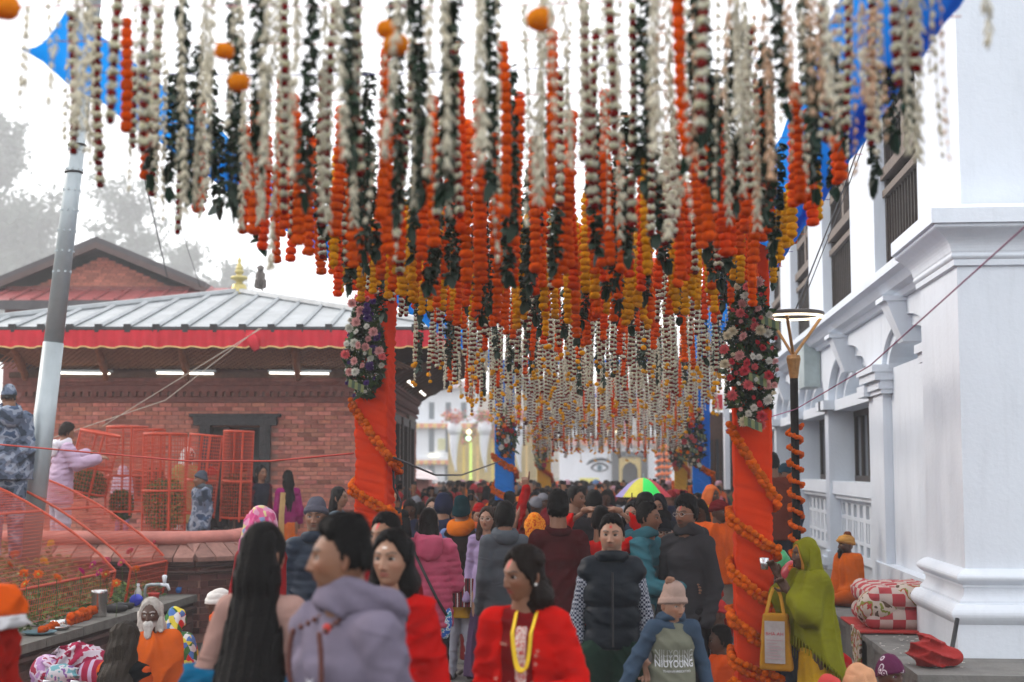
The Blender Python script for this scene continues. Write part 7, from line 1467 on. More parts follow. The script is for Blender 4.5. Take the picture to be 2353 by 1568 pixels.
p = Person('person in red raising one arm with a pointing finger above the crowd', 1140, 1165, 13.8, PI, skin='tan', bw=.95, lod=1, pose=dict(eR=(.16, -.03, .96), wR=(.20, -.04, 1.11)), face=dict(female=True)); p.top('red_top', L3(176, 22, 22), .014); p.skirt(L3(120, 30, 30)); p.hair((.03, .018, .013), .014); p.hand('R', (.15, 0, 1), (0, -1, 0), 1.1); w_ = p.B.J['wrR']; V, F = tube([w_+[-.02, 0, .085], w_+[-.025, 0, .125], w_+[-.03, 0, .165]], [.011, .010, .008], 8); p.mb.add(V, F, p.skin); p.done()
p = Person('man with black hair in a dark jacket beside the maroon sweater man', 1322, 1118, 15.0, 1.2, skin='tan', lod=1, face=dict()); p.top('dark_jacket', L3(50, 46, 50), .02); p.trousers(L3(40, 40, 44)); p.hair(BLK); p.done()
p = Person('dark haired man in a navy jacket just behind the teal jacket', 1483, 1133, 13.0, 2.4, skin='tan', lod=1, face=dict()); p.top('navy_jacket', L3(40, 46, 60), .022); p.trousers(L3(40, 40, 44)); p.hair(BLK, .02); p.done()
p = Person('woman with maroon and white scarf on her head, head bent', 1262, 1165, 13.2, PI-.9, skin='mid', lod=1, face=dict(female=True)); p.top('maroon_shawl', L3(96, 24, 34), .03); p.skirt(L3(90, 30, 30)); p.headscarf(L3(110, 26, 36), .014, L=.05); p.done()
p = Person('black haired person directly in front of the red sweater, head only showing', 1365, 1128, 14.0, PI, skin='tan', lod=1, face=dict()); p.top('dark_top', L3(36, 32, 36), .02); p.trousers(L3(36, 36, 40)); p.hair(BLK, .02); p.done()
# ---- saffron men and others on the right
p = Person('saffron robed man with a dark red turban and pale shirt leaning on the orange post', 1652, 1142, 14.6, .9, hat=.03, skin='dark', face=dict(beard=((.03, .025, .02), .6)), pose=dict(eL=(.15, -.04, .63), wL=(.06, -.15, .66))); p.top('long_shirt', L3(150, 138, 126), .018, .30); p.trousers(L3(190, 40, 26), .012); p.turban(L3(110, 22, 28), .03); B = p.B; h = p.H; p.shawl(L3(234, 98, 24), .50, .022, fold=.014, rb=.14); p.shoes(L3(30, 30, 30)); p.done()
p = Person('man wrapped head to waist in bright orange cloth by the white post', 1634, 1110, 16.6, .8, hat=.02, skin='dark', face=dict()); p.skirt(L3(200, 80, 40), .05); p.shawl(L3(240, 128, 62), .40, .02, fold=.014); p.headscarf(L3(240, 126, 66), .02); p.scarf(L3(236, 190, 60), .02, z=.0); p.done()
p = Person('woman in an olive green shawl and yellow skirt sipping from a steel cup', 1868, 1231, 9.9, -1.28, hat=.012, skin='dark', bw=.95, pose=dict(head=(.05, .0, 0), lean=(0, -.05), eL=(.13, -.07, .68), wL=(.035, -.125, .765), eR=(.125, -.08, .66), wR=(.04, -.145, .83)), face=dict(old=.5, female=True)); OLV = L3(124, 124, 26)
p.skirt(L3(218, 170, 40), .03, .145, fold=.008); B = p.B; h = p.H; p.garment('shawl', lambda P: B.torso(P, .026, .85)+[rc(P, B.J['ch'], (0, .03, .25*h), .105*h, .155*h, .85)]+[rc(P, B.J['sh'+q], B.J['el'+q], .055*h, .058*h) for q in 'LR']+[rc(P, B.J['el'+q], (B.J['wr'+q]+B.J['el'+q])/2, .055*h, .05*h) for q in 'LR'], OLV, None, B.J['nk'][2]+.02*h, fold=.013, vert=.8, k=.05, cut=lambda P: (.455*h-.9*P[..., 1]+.02*np.sin(P[..., 0]*20))-P[..., 2]); p.headscarf(OLV, .020, L=.10, fold=.009, w=.060); p.cap('under_scarf', shell_mb(scarfmask(.053, .072), .010, seed=2), L3(206, 140, 60), FABRIC)
B = p.B; h = p.H; fr = MB()
for k in range(60): a = k/60*2*PI; rr_ = .150*h-.03*math.sin(a); x, y_ = rr_*math.cos(a), rr_*.85*math.sin(a)+.02; zz = .455*h-.9*y_; V, F = tube([(x, y_, zz+.01), (x*1.01, y_*1.01, zz-.025), (x, y_*1.02, zz-.05)], .0035, 4); fr.add(V, F)
p.T.part('fringe', fr, FABRIC, local=True, color=OLV, kind='stuff'); p.hand('R', (-.2, -.35, .9), (.3, -.6, 0), .8).hand('L', (-.2, -.5, .8), (.5, -.5, 0), .8).done()
wv = rotz(-1.28)@(B.J['wrR']+[-.02, -.09, .085])+np.array(p.root.location); cu = MB(); cu.lathe([(.026, -.045), (.034, .035), (.031, .035), (.024, -.04)], 16, wv); one('steel_cup', cu, mat('steel_cup_metal', (.55, .55, .56), .25, .1, 8, metal=.9), 'small steel cup held to the mouth by the olive shawled woman', 'cup', smooth=True)
bl = np.array(p.root.location)+rotz(-1.28)@np.array([-.02, -.27, 0]); bg = MB(); V, F = surfnet(lambda P: np.maximum(np.maximum(np.abs(P[..., 0])-.090-.14*(.15-P[..., 2])*.4, np.abs(P[..., 1])-.035), np.abs(P[..., 2])-.19)+.008*vnoise(P, 4, 3), (-.22, -.1, -.23), (.22, .1, .23), .012)
B1 = Thing('cloth_bag', 'yellow cloth carrier bag with white printed panel hanging from the olive woman\'s arm', 'bag', bl+[0, 0, .62], -.28); B1.part('bag_body', MB().add(V+[0, 0, .20], [F]), FABRIC, local=True, smooth=True, color=L3(186, 132, 44))
for s_ in (-.06, .06): V, F = tube([(s_, -.02, .38), (s_*.6, 0, .50), (s_*.2, .01, .56)], [(.012, .003)]*3, 6); B1.part('handle', MB().add(V, F), FABRIC, local=True, color=L3(205, 150, 55))
pn = MB(); pn.box((-.068, -.0475, .06), (.068, -.046, .34)); B1.part('printed_panel', pn, mat('bag_print', (.36, .32, .31), .8, .35, 9), local=True)
V, F = text_mesh('BHA AH', .032); me = mk_mesh('lettering', np.stack([V[:, 0], np.full(len(V), -.050), V[:, 1]+.25], 1), []) if False else bpy.data.meshes.new('lettering'); me.from_pydata([(x, -.050, z+.245) for x, z, _ in V], [], F); me.materials.append(mat('red_print', (.45, .03, .05), .8)); obj('lettering', me, None, B1.o)
ln = MB()
for k in range(7): ln.box((-.055, -.0505, .09+k*.02), (.055-.02*(k % 3), -.0495, .096+k*.02))
B1.part('small_print', ln, mat('faint_print', (.40, .26, .28), .8), local=True, kind='stuff')
p = Person('seated bearded man in an orange robe and yellow turban on the ledge', 1950, 1224, 15.4, -1.15, ground=.55, hat=.02, skin='dark', pose=dict(sitp, lean=(0, -.03)), face=dict(beard=((.02, .016, .014), .85), old=.4)); p.shawl(L3(216, 100, 24), .42, .02, fold=.014); p.trousers(L3(200, 90, 24), .02); p.turban(L3(206, 150, 78), .032); tb_ = MB(); V, F = ruffle(np.random.RandomState(3), .05, .045, 14, 8, .06); tb_.add(p.toworld(V+np.array([.0, .03, .13])), F); p.T.part('turban_knot', tb_, FABRIC, local=True, smooth=True, color=L3(120, 62, 30))
V, F = surfnet(lambda P: smin([rc(P, (0, -.08, -.075), (0, -.09, -.135), .045, .03, .75)], .02)+.006*vnoise(P, 3, 16), (-.09, -.17, -.2), (.09, -.03, -.0), .01); p.cap('beard', MB().add(V, [F]), (.02, .016, .014)); p.done()
p = Person('person under a peach head cloth sitting low at the picture bottom', 1975, 1524, 8.5, 2.2, skin='dark', pose=dict(sitp), bw=.95); p.shawl(L3(206, 90, 50), .42, .02); p.trousers(L3(120, 40, 40)); p.headscarf(L3(216, 160, 122), .02, L=.05); p.done()
p = Person('person in a purple white patterned bandana sitting by the stone ledge', 2042, 1500, 8.9, .5, skin='dark', pose=dict(sitp, head=(.1, .25, 0)), bw=.95); p.shawl((.2, .2, .2), .42, .02, m=pattern_mat('multicolour_stripe', [(.5, .06, .05), (.1, .3, .35), (.55, .45, .3), (.2, .1, .3)], 7., 'stripe_x')); p.trousers(L3(60, 40, 60)); p.cap('bandana', shell_mb(hatmask(.040, -.06), .012, seed=3), (.1, .02, .06), BANDANA); p.done()
p = Person('person under a red flowered cloth low at the picture bottom beside the peach cloth', 1905, 1548, 8.4, 2.8, skin='dark', pose=dict(sitp), bw=.95); p.shawl(L3(190, 50, 46), .42, .02); p.trousers(L3(120, 40, 40)); p.headscarf(L3(204, 70, 66), .016, m=pattern_mat('red_flower_cloth', [L3(205, 70, 66), L3(205, 70, 66), L3(240, 190, 180)], 13., 'rings', stops=[0, .1, .9])); p.done()
p = Person('person in a charcoal knit cap sitting in the shade behind the orange post', 1792, 1352, 12.6, -1.0, hat=.02, skin='dark', pose=dict(sitp)); p.top('dark_jacket', L3(30, 32, 38), .024); p.trousers(L3(30, 34, 50)); p.beanie(L3(66, 64, 64), .018, .04, -.03); p.done()
p = Person('person in red sitting behind the yellow skirt', 1905, 1440, 11.2, 2.4, skin='dark', H=1.5, pose=dict(sitp)); p.top('red_jacket', L3(170, 26, 30), .024); p.trousers(L3(60, 30, 40)); p.beanie(L3(150, 24, 26)); p.done()
p = Person('man in a dark blue jacket and cap standing behind the ring lamp post', 1803, 1062, 17.0, -.9, ground=.36, hat=.02, skin='tan', lod=1, face=dict(), pose=dict(eR=(.15, -.03, .63), wR=(.10, -.16, .62))); p.top('blue_jacket', L3(30, 44, 66), .024); p.trousers(L3(26, 34, 48)); p.beanie(L3(28, 60, 74), .014, .04, .0, False, .014, 'cap'); p.peak(L3(28, 60, 74)); p.hand('R').done()
p = Person('man in a rust brown jacket standing behind the orange post', 1774, 1040, 16.2, PI, ground=.36, skin='tan', lod=1, face=dict()); p.top('rust_jacket', L3(112, 52, 38), .03); p.trousers(L3(36, 40, 52)); p.hair(BLK); p.done()
# ---- on the terrace
p = Person('soldier in blue camouflage and cap standing with his back to us at the picture edge', 22, 880, 14.6, PI+.6, ground=1.0, hat=.02, skin='mid', bw=1.1, pose=dict(head=(-.3, .25, 0), eL=(.155, -.02, .64), wL=(.10, -.14, .62)), face=dict()); p.top('camouflage_jacket', (.2, .2, .2), .034, .46, .009, m=CAMO); p.trousers((.2, .2, .2), .024, CAMO); p.beanie((.2, .2, .2), .014, .045, .0, False, .012, 'cap', CAMO); p.peak((.05, .06, .09)); p.hood((.1, .12, .16), CAMO); p.hair((.03, .03, .03), .006); p.done()
LAV = L3(206, 178, 206); p = Person('woman in a lavender quilted jacket gripping the leaning wire cage', 142, 972, 16.6, 2.3, ground=.85, skin='mid', pose=dict(lean=(0, -.05), head=(0, .3, 0), eR=(.15, -.06, .70), wR=(.16, -.20, .74), eL=(.15, -.06, .72), wL=(.14, -.22, .78)), face=dict(female=True)); p.top('quilted_jacket', LAV, .036, .42, .004, 'LR', PUFF, disp=quilt(.07, .010)); p.hood((.70, .68, .74), PUFF); p.trousers(L3(200, 190, 206), .02); p.hair((.02, .014, .012), .02); p.hand('L').hand('R').done()
p = Person('soldier in a grey knit cap and blue camouflage sitting on the planter', 462, 1080, 18.2, -.7, ground=.55, hat=.02, skin='tan', pose=dict(head=(-.35, -.1, 0)), face=dict(beard=((.04, .03, .03), .2))); p.top('camouflage_jacket', (.2, .2, .2), .026, .40, .008, m=CAMO); p.trousers((.2, .2, .2), .02, CAMO); p.beanie(L3(84, 92, 104), .016, .045, -.01); p.hood(L3(96, 104, 112)); p.done()
p = Person('woman in a magenta top and orange skirt with long black hair, seen from behind', 662, 1080, 20.0, PI+.5, ground=.36, skin='mid', bw=.92, lod=1, face=dict(female=True)); p.top('magenta_top', L3(160, 36, 112), .012, .52); p.skirt(L3(226, 112, 40), .05); p.longhair(BLK, L=.45); V, F = tube([(.09, .10, .80*p.H), (.12, .13, .6*p.H), (.12, .14, .25*p.H)], [(.04, .006)]*3, 6); p.T.part('sash', MB().add(V, F), FABRIC, local=True, color=L3(214, 176, 120)); p.done()
p = Person('woman in dark red with a navy shawl standing by the temple door', 600, 1068, 20.2, .9, ground=.36, skin='mid', bw=.95, lod=1, face=dict(female=True)); p.top('red_blouse', L3(110, 22, 34), .014); p.skirt(L3(110, 30, 40)); p.longhair(BLK, L=.35); B = p.B; h = p.H; p.garment('navy_shawl', lambda P: B.torso(P, .03, .8), L3(34, 38, 54), .56*h, B.J['nk'][2], fold=.01, cut=lambda P: P[..., 0]-.02-.3*(P[..., 2]-.6*h)); p.done()
p = Person('old woman with a white head cloth and golden shawl behind the cages', 432, 1025, 19.8, 1.2, ground=.5, hat=.01, skin='dark', bw=.95, lod=1, face=dict(female=True, old=.6)); p.shawl(L3(170, 140, 90), .40, .02); p.skirt((.5, .5, .5)); p.headscarf((.66, .65, .62), .016, L=.12); p.done()
p = Person('small child in a pink white hooded jacket seen through the tallest cage', 283, 1082, 19.4, PI, ground=1.02, H=1.0, skin='mid', lod=1, hk=1.1); p.top('hooded_jacket', L3(216, 190, 206), .03, .40); p.hood(L3(216, 190, 206), up=True); p.trousers(L3(150, 120, 150)); p.done()
p = Person('person in a red head cloth behind the soldier in the grey cap', 488, 1070, 20.4, PI, ground=.4, hat=.02, skin='mid', lod=1); p.top('black_jacket', L3(36, 34, 38), .02); p.trousers(L3(40, 40, 44)); p.turban(L3(176, 30, 34), .02); p.done()
p = Person('dark haired visitor standing in the temple doorway', 560, 1060, 21.6, PI, ground=.6, skin='mid', lod=1); p.top('dark_shirt', L3(46, 30, 34), .02); p.trousers(L3(40, 40, 44)); p.hair(BLK); p.done()
p = Person('person in blue jeans half hidden behind the lamp pole', 70, 1020, 17.6, PI, ground=.9, H=1.45, skin='mid', lod=1); p.top('dark_jacket', L3(30, 32, 38), .02); p.trousers(L3(56, 86, 130)); p.hair(BLK); p.done()
p = Person('man in plaid shirt sitting on the ground beyond the boy', 1645, 1330, 12.2, -1.2, H=1.65, skin='dark', pose=dict(sitp)); p.top('plaid_shirt', (.2, .2, .2), .02, .42, m=PLAID); p.trousers(L3(90, 40, 40), .02); p.turban(L3(190, 50, 50), .02); p.done()
p = Person('seated person in orange cloth beside the plaid shirt', 1655, 1400, 10.9, -1.5, H=1.5, skin='dark', pose=dict(sitp)); p.shawl(L3(220, 84, 26), .42, .02); p.trousers(L3(200, 60, 30), .02); p.hair(BLK); p.done()
# ---- mid crowd: alike figures, one mesh each
def crowd_mesh(seed, style):
    rs = np.random.RandomState(seed); H = 1.66; up = seed % 5 == 4; B = Body(H, dict(eL=(.14, -.0, .63) if seed % 3 else (.17, -.05, .66), wL=(.10, -.10, .55) if seed % 2 else (.08, -.17, .72), eR=(.14, .0, .63) if not up else (.17, -.06, .84), wR=(.12, -.08, .52) if not up else (.13, -.16, .98), lean=(rs.normal()*.015, rs.normal()*.03)), bw=rs.uniform(.88, 1.12)); HR = Rhead((rs.normal()*.55, rs.normal()*.15, rs.normal()*.08)); mb = MB()
    V, F = surfnet(lambda P: smin(B.torso(P, .022, .72)+B.arm(P, 'L', .018)+B.arm(P, 'R', .018)+[rc(P, (0, 0, .52*H), (0, 0, .06*H), .10*H, .085*H, .75)], .03)+folds(P, seed, .006), *B.bbox(.12), .026); keep = None
    zc = B.J['nk'][2]+.02*H; V[:, 2] = np.minimum(V[:, 2], zc+.02); mb.add(V, [F], (.5, .5, .5, 0.)); sk = np.array(BROWNS[['mid', 'tan', 'light', 'dark'][seed % 4]])
    V, F = tube([B.J['nk']-[0, 0, .04], B.J['hd']], .055, 10); mb.add(V, F, sk); hm_ = build_head(48, 40, sk, female=bool(seed % 2), seed=seed, beard=None if seed % 2 else ((.03, .025, .02), .3), tika=((.5, .02, .02), 0, .06, .008, .01) if seed % 3 == 0 else None); V, F, C = hm_.arrays(); mb.add((V*B.k)@HR.T+B.J['hd'], F, C)
    if up: V, F, C = hand_mb(B.J['wrR'], (0, -.2, 1), (0, -1, 0), sk, .7, 1, .011); mb.add(V, [F], C); ph_ = B.J['wrR']+[0, -.05, .10]; mb.box(ph_-[.04, .005, .07], ph_+[.04, .005, .07], (.01, .01, .012, 1))
    if style == 'hair': s_ = shell_mb(hairmask(.082, -.06), lambda x, y, z, fr: .014+.012*sstep(z, .04, .1), 36, 30, seed=seed); col = (.005, .0045, .0045, 1)
    elif style == 'long': s_ = shell_mb(hairmask(.085, -.10, -.04), .02, 36, 30, seed=seed); col = (.005, .0045, .0045, 1)
    elif style == 'cap': s_ = shell_mb(hatmask(.045, -.01), .018, 36, 30, seed=seed); col = [(.02, .02, .03, 1), (.30, .02, .02, 1), (.05, .10, .13, 1), (.15, .15, .17, 1)][seed % 4]
    elif style == 'turban': s_ = shell_mb(hatmask(.038, 0), .034, 36, 30, seed=seed); col = [(.55, .10, .01, 1), (.30, .02, .02, 1)][seed % 2]
    else: s_ = shell_mb(scarfmask(), .018, 36, 30, seed=seed); col = [(.65, .16, .02, 1), (.45, .03, .04, 1), (.55, .30, .35, 1)][seed % 3]
    V, F, C = s_.arrays(); mb.add((V*B.k)@HR.T+B.J['hd'], F, col)
    if style == 'long': V, F = tube([B.J['hd']+[0, .06, .02], B.J['hd']+[0, .095, -.15], B.J['hd']+[0, .11, -.36]], [(.07, .04), (.085, .04), (.05, .02)], 10); mb.add(V, F, col)
    me = mb.mesh('person', True); me.materials.append(CROWDM); return me
ST = ['hair', 'long', 'cap', 'hair', 'turban', 'scarf', 'long', 'hair', 'cap', 'scarf', 'hair', 'long', 'hair', 'hair', 'long', 'hair', 'cap', 'hair']; CM = [(s_, crowd_mesh(i+1, s_)) for i, s_ in enumerate(ST)]
CC = {'navy': (30, 36, 58), 'black': (26, 26, 30), 'maroon': (96, 24, 32), 'grey': (96, 98, 104), 'orange': (224, 96, 32), 'red': (190, 28, 28), 'brown': (84, 62, 50), 'teal': (40, 92, 104), 'pink': (200, 110, 130), 'white': (190, 192, 200), 'olive': (92, 92, 60)}
SL = {'hair': 'short black hair', 'long': 'long black hair', 'cap': 'a knit cap', 'turban': 'a wound turban', 'scarf': 'head scarf'}
taken = [np.array([pc[0], Yp]), np.array([pc[0], Yp-.3])]+[np.array(o.location)[:2] for o in COL.objects if o.name.startswith('person') and o.parent is None]; n = 0; rs = np.random.RandomState(17); tries = 0
while n < 185 and tries < 9000:
    tries += 1; y = 14.5+17.5*rs.rand()**.9; x = rs.uniform(-3.1-.09*(y-15), .75+.02*(y-15)) if y < 29 else rs.uniform(-6, 1.6)
    if y < 30 and x < -.0875*y-1.75: continue
    pxx = PCX+FPX*math.tan(math.atan2(x, y)+YAW)
    if 1400 < pxx < 1555 and y < Yp: continue
    if any((x-q[0])**2+(y-q[1])**2 < .40**2 for q in taken) or any(abs(x-a[0]) < .35 and abs(y-a[1]) < .5 for a in POSTS.values()): continue
    taken.append(np.array([x, y])); n += 1; k = rs.randint(len(CM)); st_, me = CM[k]; cn = rs.choice(list(CC), p=[.16, .18, .08, .12, .12, .08, .08, .05, .05, .05, .03]); o = bpy.data.objects.new('person', me); link(o); o.location = (x, y, 0); fc = PI+rs.normal()*.6 if rs.rand() < .68 else rs.normal()*.7; o.rotation_euler = (0, 0, fc); s_ = rs.uniform(.88, 1.01); o.scale = (s_*1.02, s_*1.02, s_); o.color = (*lin(CC[cn]), 1)
    fz = 'back turned' if abs(((fc+PI) % (2*PI))-PI) > 1.6 else 'face towards us'
    pl_ = 'near the temple wall' if x < -2.3 else 'near the blue posts' if 19.5 < y < 24 else 'just behind the front group' if y < 18 else 'deep in the crowd' if y > 25 else 'mid crowd'
    tag(o, '%s clad person, %s, %s, %s' % (cn, SL[st_], fz, pl_), 'person', 'people in the crowd under the canopy')
# ---- the far crowd, one mass
def mini(seed):
    rs = np.random.RandomState(seed); mb = MB(); V, F = tube([(0, 0, .3), (0, 0, .9), (0, 0, 1.25), (0, 0, 1.40), (0, 0, 1.46)], [(.2, .14), (.19, .14), (.23, .13), (.19, .11), (.06, .06)], 8); mb.add(V, F, (1, 1, 1, 0)); V, F = ruffle(rs, .085, .115, 8, 6, .03); hair = V[:, 2]+.5*V[:, 1] > .0; C = np.where(hair[:, None], [[.015, .012, .012, 1]], [[.30, .16, .10, 1]]); mb.add(V+[0, 0, 1.56], F, C); return mb.arrays()
MN = [mini(i) for i in range(4)]; mass = MB(); rs = np.random.RandomState(23); cl = [lin(c) for c in CC.values()]; pw = [.15, .16, .08, .14, .10, .08, .08, .06, .06, .06, .03]
for k in range(1500):
    y = 31+72*rs.rand()**1.25; cxx = -1.0+(.0*(y-31)); half = 3+.16*(y-31); x = cxx+rs.uniform(-1, 1)*half
    if abs(x-pc[0]) < .3 and abs(y-Yp) < .5: continue
    V, F, C = MN[rs.randint(4)]; C = C.copy(); col = np.array(cl[rs.choice(len(cl), p=pw)]); m_ = C[:, 3] == 0; C[m_, :3] = col; hc = rs.rand()
    if hc < .25: hm2 = (~m_) & (C[:, 0] < .1); C[hm2, :3] = [(.5, .08, .02), (.4, .02, .03), (.45, .25, .3), (.1, .2, .4)][rs.randint(4)]
    C[:, 3] = 1; s_ = rs.uniform(.92, 1.06); mass.add((V*s_)@rotz(rs.rand()*6.28).T+[x, y, -.011*(y-30)], F, C)
o = obj('far_crowd', mass.mesh('far_crowd', True), CROWDM); tag(o, 'dense mass of people filling the square beyond the canopy', 'crowd', kind='stuff')
# ================================================================== small things
def blob(fn, lo, hi, h): V, F = surfnet(fn, lo, hi, h); return MB().add(V, [F])
# ---- on the garden ledge, with the picture place of each
def onledge(px, py, z=.555):             # on the ledge's front strip, at that bearing
    r = ray(px, 1420); x = -5.17-max(0, 1425-py)*.0012; return np.array([x, r[1]*x/r[0], z])
p = onledge(150, 1415); m_ = MB(); rs = np.random.RandomState(6)
pa = [onledge(95, 1428), onledge(130, 1420), onledge(165, 1408), onledge(205, 1392), onledge(185, 1398), onledge(215, 1402), onledge(190, 1405), onledge(160, 1415)]
for k, q in enumerate(pa): q[2] = .58+.05*(k > 3)
beads_along(pa, .024, rs, .034, (.76, .12, .006), m_); one('marigold_heap', m_, FLOWER, 'heap of orange marigold rope lying on the garden ledge', 'garland', smooth=True)
q = onledge(227, 1405); m_ = MB(); m_.lathe([(.07, 0), (.073, .01), (.073, .19), (.077, .20), (.077, .215), (.079, .22), (.079, .25), (.07, .258), (.005, .26)], 24, q); T = Thing('steel_canister', 'tall shiny steel canister standing on the garden ledge', 'canister', q); T.part('body', m_, mat('polished_steel', (.55, .54, .53), .22, .12, 9, metal=.95), smooth=True)
q = onledge(132, 1432); m_ = MB(); m_.lathe([(.10, 0), (.115, .03), (.112, .03), (.098, .006), (.002, .006)], 24, q); one('steel_dish', m_, MATS['polished_steel'], 'low round steel dish on the garden ledge', 'dish', smooth=True)
m_ = MB(); V, F = tube([q+[-.06, .0, .045], q+[.07, .02, .05]], [.030, .036], 18); m_.add(V, F); one('steel_tumbler', m_, MATS['polished_steel'], 'steel tumbler lying on its side in the dish', 'tumbler', smooth=True)
q = onledge(92, 1443); m_ = MB(); m_.lathe([(.11, .0), (.15, .02), (.146, .022), (.1, .006), (.002, .006)], 22, q); one('blue_plate', m_, mat('blue_plastic', (.07, .15, .18), .5), 'dull blue plate at the near end of the garden ledge', 'plate', smooth=True)
for k, px in enumerate((258, 276)):
    q = onledge(px, 1394-4*k); m_ = blob(lambda P: np.maximum(smin([rc(P, (-.11, 0, .03), (0, 0, .035), .04, .045), rc(P, (0, 0, .035), (.11, 0, .045), .045, .04)], .03), -rc(P, (.03, 0, .09), (.12, 0, .09), .03, .032)), (-.2, -.1, -.0), (.2, .1, .12), .009); m_.xf(rotz(.3+.5*k), q); one('black_shoe', m_, mat('black_leather', (.012, .012, .015), .45), ['nearer', 'farther'][k]+' black slip-on shoe set down on the garden ledge', 'shoe', 'pair of black shoes on the ledge', smooth=True)
q = onledge(316, 1385); m_ = MB(); m_.lathe([(.035, 0), (.038, .01), (.038, .13), (.030, .16), (.014, .185), (.014, .20)], 16, q); T = Thing('plastic_bottle', 'clear plastic bottle with a yellow label behind the blue bag', 'bottle', q); T.part('body', m_, mat('cloudy_plastic', (.5, .5, .46), .25), smooth=True); m_ = MB(); m_.lathe([(.039, .04), (.039, .11)], 16, q, cap=False); T.part('paper_label', m_, mat('yellow_label', (.55, .5, .12), .6)); m_ = MB(); m_.lathe([(.016, .20), (.016, .225), (.002, .226)], 12, q); T.part('cap', m_, FARW)
q = onledge(312, 1395); m_ = blob(lambda P: ell(P, (0, 0, .06), (.07, .05, .065))+.015*vnoise(P, 6, 5), (-.12, -.1, 0), (.12, .1, .16), .011); m_.xf(np.eye(3), q); one('blue_plastic_bag', m_, mat('blue_bag', (.015, .03, .42), .4), 'crumpled bright blue plastic bag on the garden ledge', 'bag', smooth=True)
q = onledge(352, 1383); m_ = MB(); m_.lathe([(.045, 0), (.062, .07), (.066, .085), (.060, .085), (.04, .01)], 18, q); one('red_bowl', m_, mat('red_plastic', (.50, .04, .03), .4), 'small red plastic bowl under the water tap', 'bowl', smooth=True)
q = onledge(332, 1390); T = Thing('water_tap', 'grey standpipe bent over with a white plastic tap', 'tap', q); V, F = tube([q, q+[0, 0, .15], q+[.02, 0, .19], q+[.06, 0, .20], q+[.17, .0, .20]], .016, 10); T.part('pipe', MB().add(V, F), STEEL, smooth=True); V, F = tube([q+[.17, 0, .20], q+[.24, 0, .195], q+[.265, 0, .14]], [.018, .02, .014], 10); g = MB().add(V, F); g.lathe([(.014, .20), (.022, .25), (.028, .29), (.02, .30)], 10, q+[.21, 0, 0]); T.part('tap_head', g, FARW, smooth=True)
q = onledge(410, 1366); m_ = blob(lambda P: ell(P, (0, 0, .035), (.04, .03, .04))+.012*vnoise(P, 8, 7), (-.08, -.08, 0), (.08, .08, .1), .009); m_.xf(np.eye(3), q); one('blue_wrapper', m_, mat('blue_bag2', (.02, .14, .45), .4), 'scrap of blue wrapper at the far end of the garden ledge', 'wrapper', smooth=True)
# ---- bundle of clothes and the red bag beside it
q = WY(165, 1520, 10.2); q[2] = 0; T = Thing('clothes_bundle', 'tumbled heap of red, lilac and turquoise patterned clothes by the ledge', 'clothes', q)
CL = [((-.17, 0, .50), (.16, .16, .14), pattern_mat('lilac_spots', [(.34, .18, .36), (.5, .4, .5), (.25, .02, .05)], 12., 'noise', stops=[0, .45, .55])), ((.05, .05, .58), (.20, .15, .13), pattern_mat('red_white_spots', [(.28, .012, .05), (.5, .44, .5), (.24, .012, .05)], 10., 'noise', stops=[0, .48, .60])), ((.2, -.03, .50), (.15, .15, .13), pattern_mat('red_lilac_stripe', [(.25, .012, .045), (.4, .3, .42)], 4., 'stripe_x', stops=[0, .7])), ((-.02, -.09, .50), (.15, .12, .10), pattern_mat('turquoise_print', [(.12, .28, .32), (.45, .45, .48), (.18, .08, .25)], 14., 'noise', stops=[0, .47, .56]))]
for k, (c_, r_, mm) in enumerate(CL): V, F = surfnet(lambda P: ell(P, c_, r_)+folds(P, k+40, .022, .2)+.02*vnoise(P, k, 3), np.array(c_)-.3, np.array(c_)+.3, .016); T.part('garment', MB().add(V, [F]), mm, local=True, smooth=True)
q2 = WY(175, 1560, 10.0); q2[2] = 0; T = Thing('red_bag', 'large red woven bag with grey stripes under the clothes heap', 'bag', q2); V, F = surfnet(lambda P: np.maximum(np.maximum(np.abs(P[..., 0])-.30, np.abs(P[..., 1])-.17), np.abs(P[..., 2]-.20)-.20)-.02+.012*vnoise(P, 3, 3), (-.4, -.3, 0), (.4, .3, .46), .022); T.part('body', MB().add(V, [F]), pattern_mat('red_bag_stripe', [(.45, .02, .015), (.10, .06, .06), (.45, .42, .42)], 1.6, 'stripe_x', stops=[0, .82, .95]), local=True, smooth=True)
for s_ in (-.1, .1): V, F = tube([(s_-.07, -.2, .38), (s_-.05, -.2, .5), (s_+.05, -.2, .5), (s_+.07, -.2, .38)], .012, 6); T.part('handle', MB().add(V, F), FARW, local=True, smooth=True)
# ---- bedding on the right-hand ledge
q = np.array([2.32, 13.35, .555]); BLK_ = pattern_mat('red_diamond_blanket', [(.40, .05, .06), (.50, .40, .36)], 9., 'check', stops=[0, .5]); BL2 = pattern_mat('flowered_blanket', [(.50, .43, .36), (.40, .05, .05), (.20, .22, .04), (.50, .42, .36), (.10, .06, .04)], 9., 'noise', stops=[0, .40, .45, .50, .62])
T = Thing('folded_blankets', 'two folded red diamond patterned blankets piled on the stone ledge', 'blankets', q)
for k, (zc, mm) in enumerate(((.11, BLK_), (.29, BLK_))):
    V, F = surfnet(lambda P: np.sqrt(np.maximum(np.abs(P[..., 0])-.25+.02*k, 0)**2+np.maximum(np.abs(P[..., 1])-.44, 0)**2+np.maximum(np.abs(P[..., 2]-zc)-.008, 0)**2)-.088+.022*vnoise(P, 5+k, 1.6)+folds(P, 50+k, .006, .1), (-.5, -.7, -.02), (.5, .7, .5), .018); V[:, 2] = np.maximum(V[:, 2], .004); T.part('blanket', MB().add(V, [F]), mm, local=True, smooth=True)
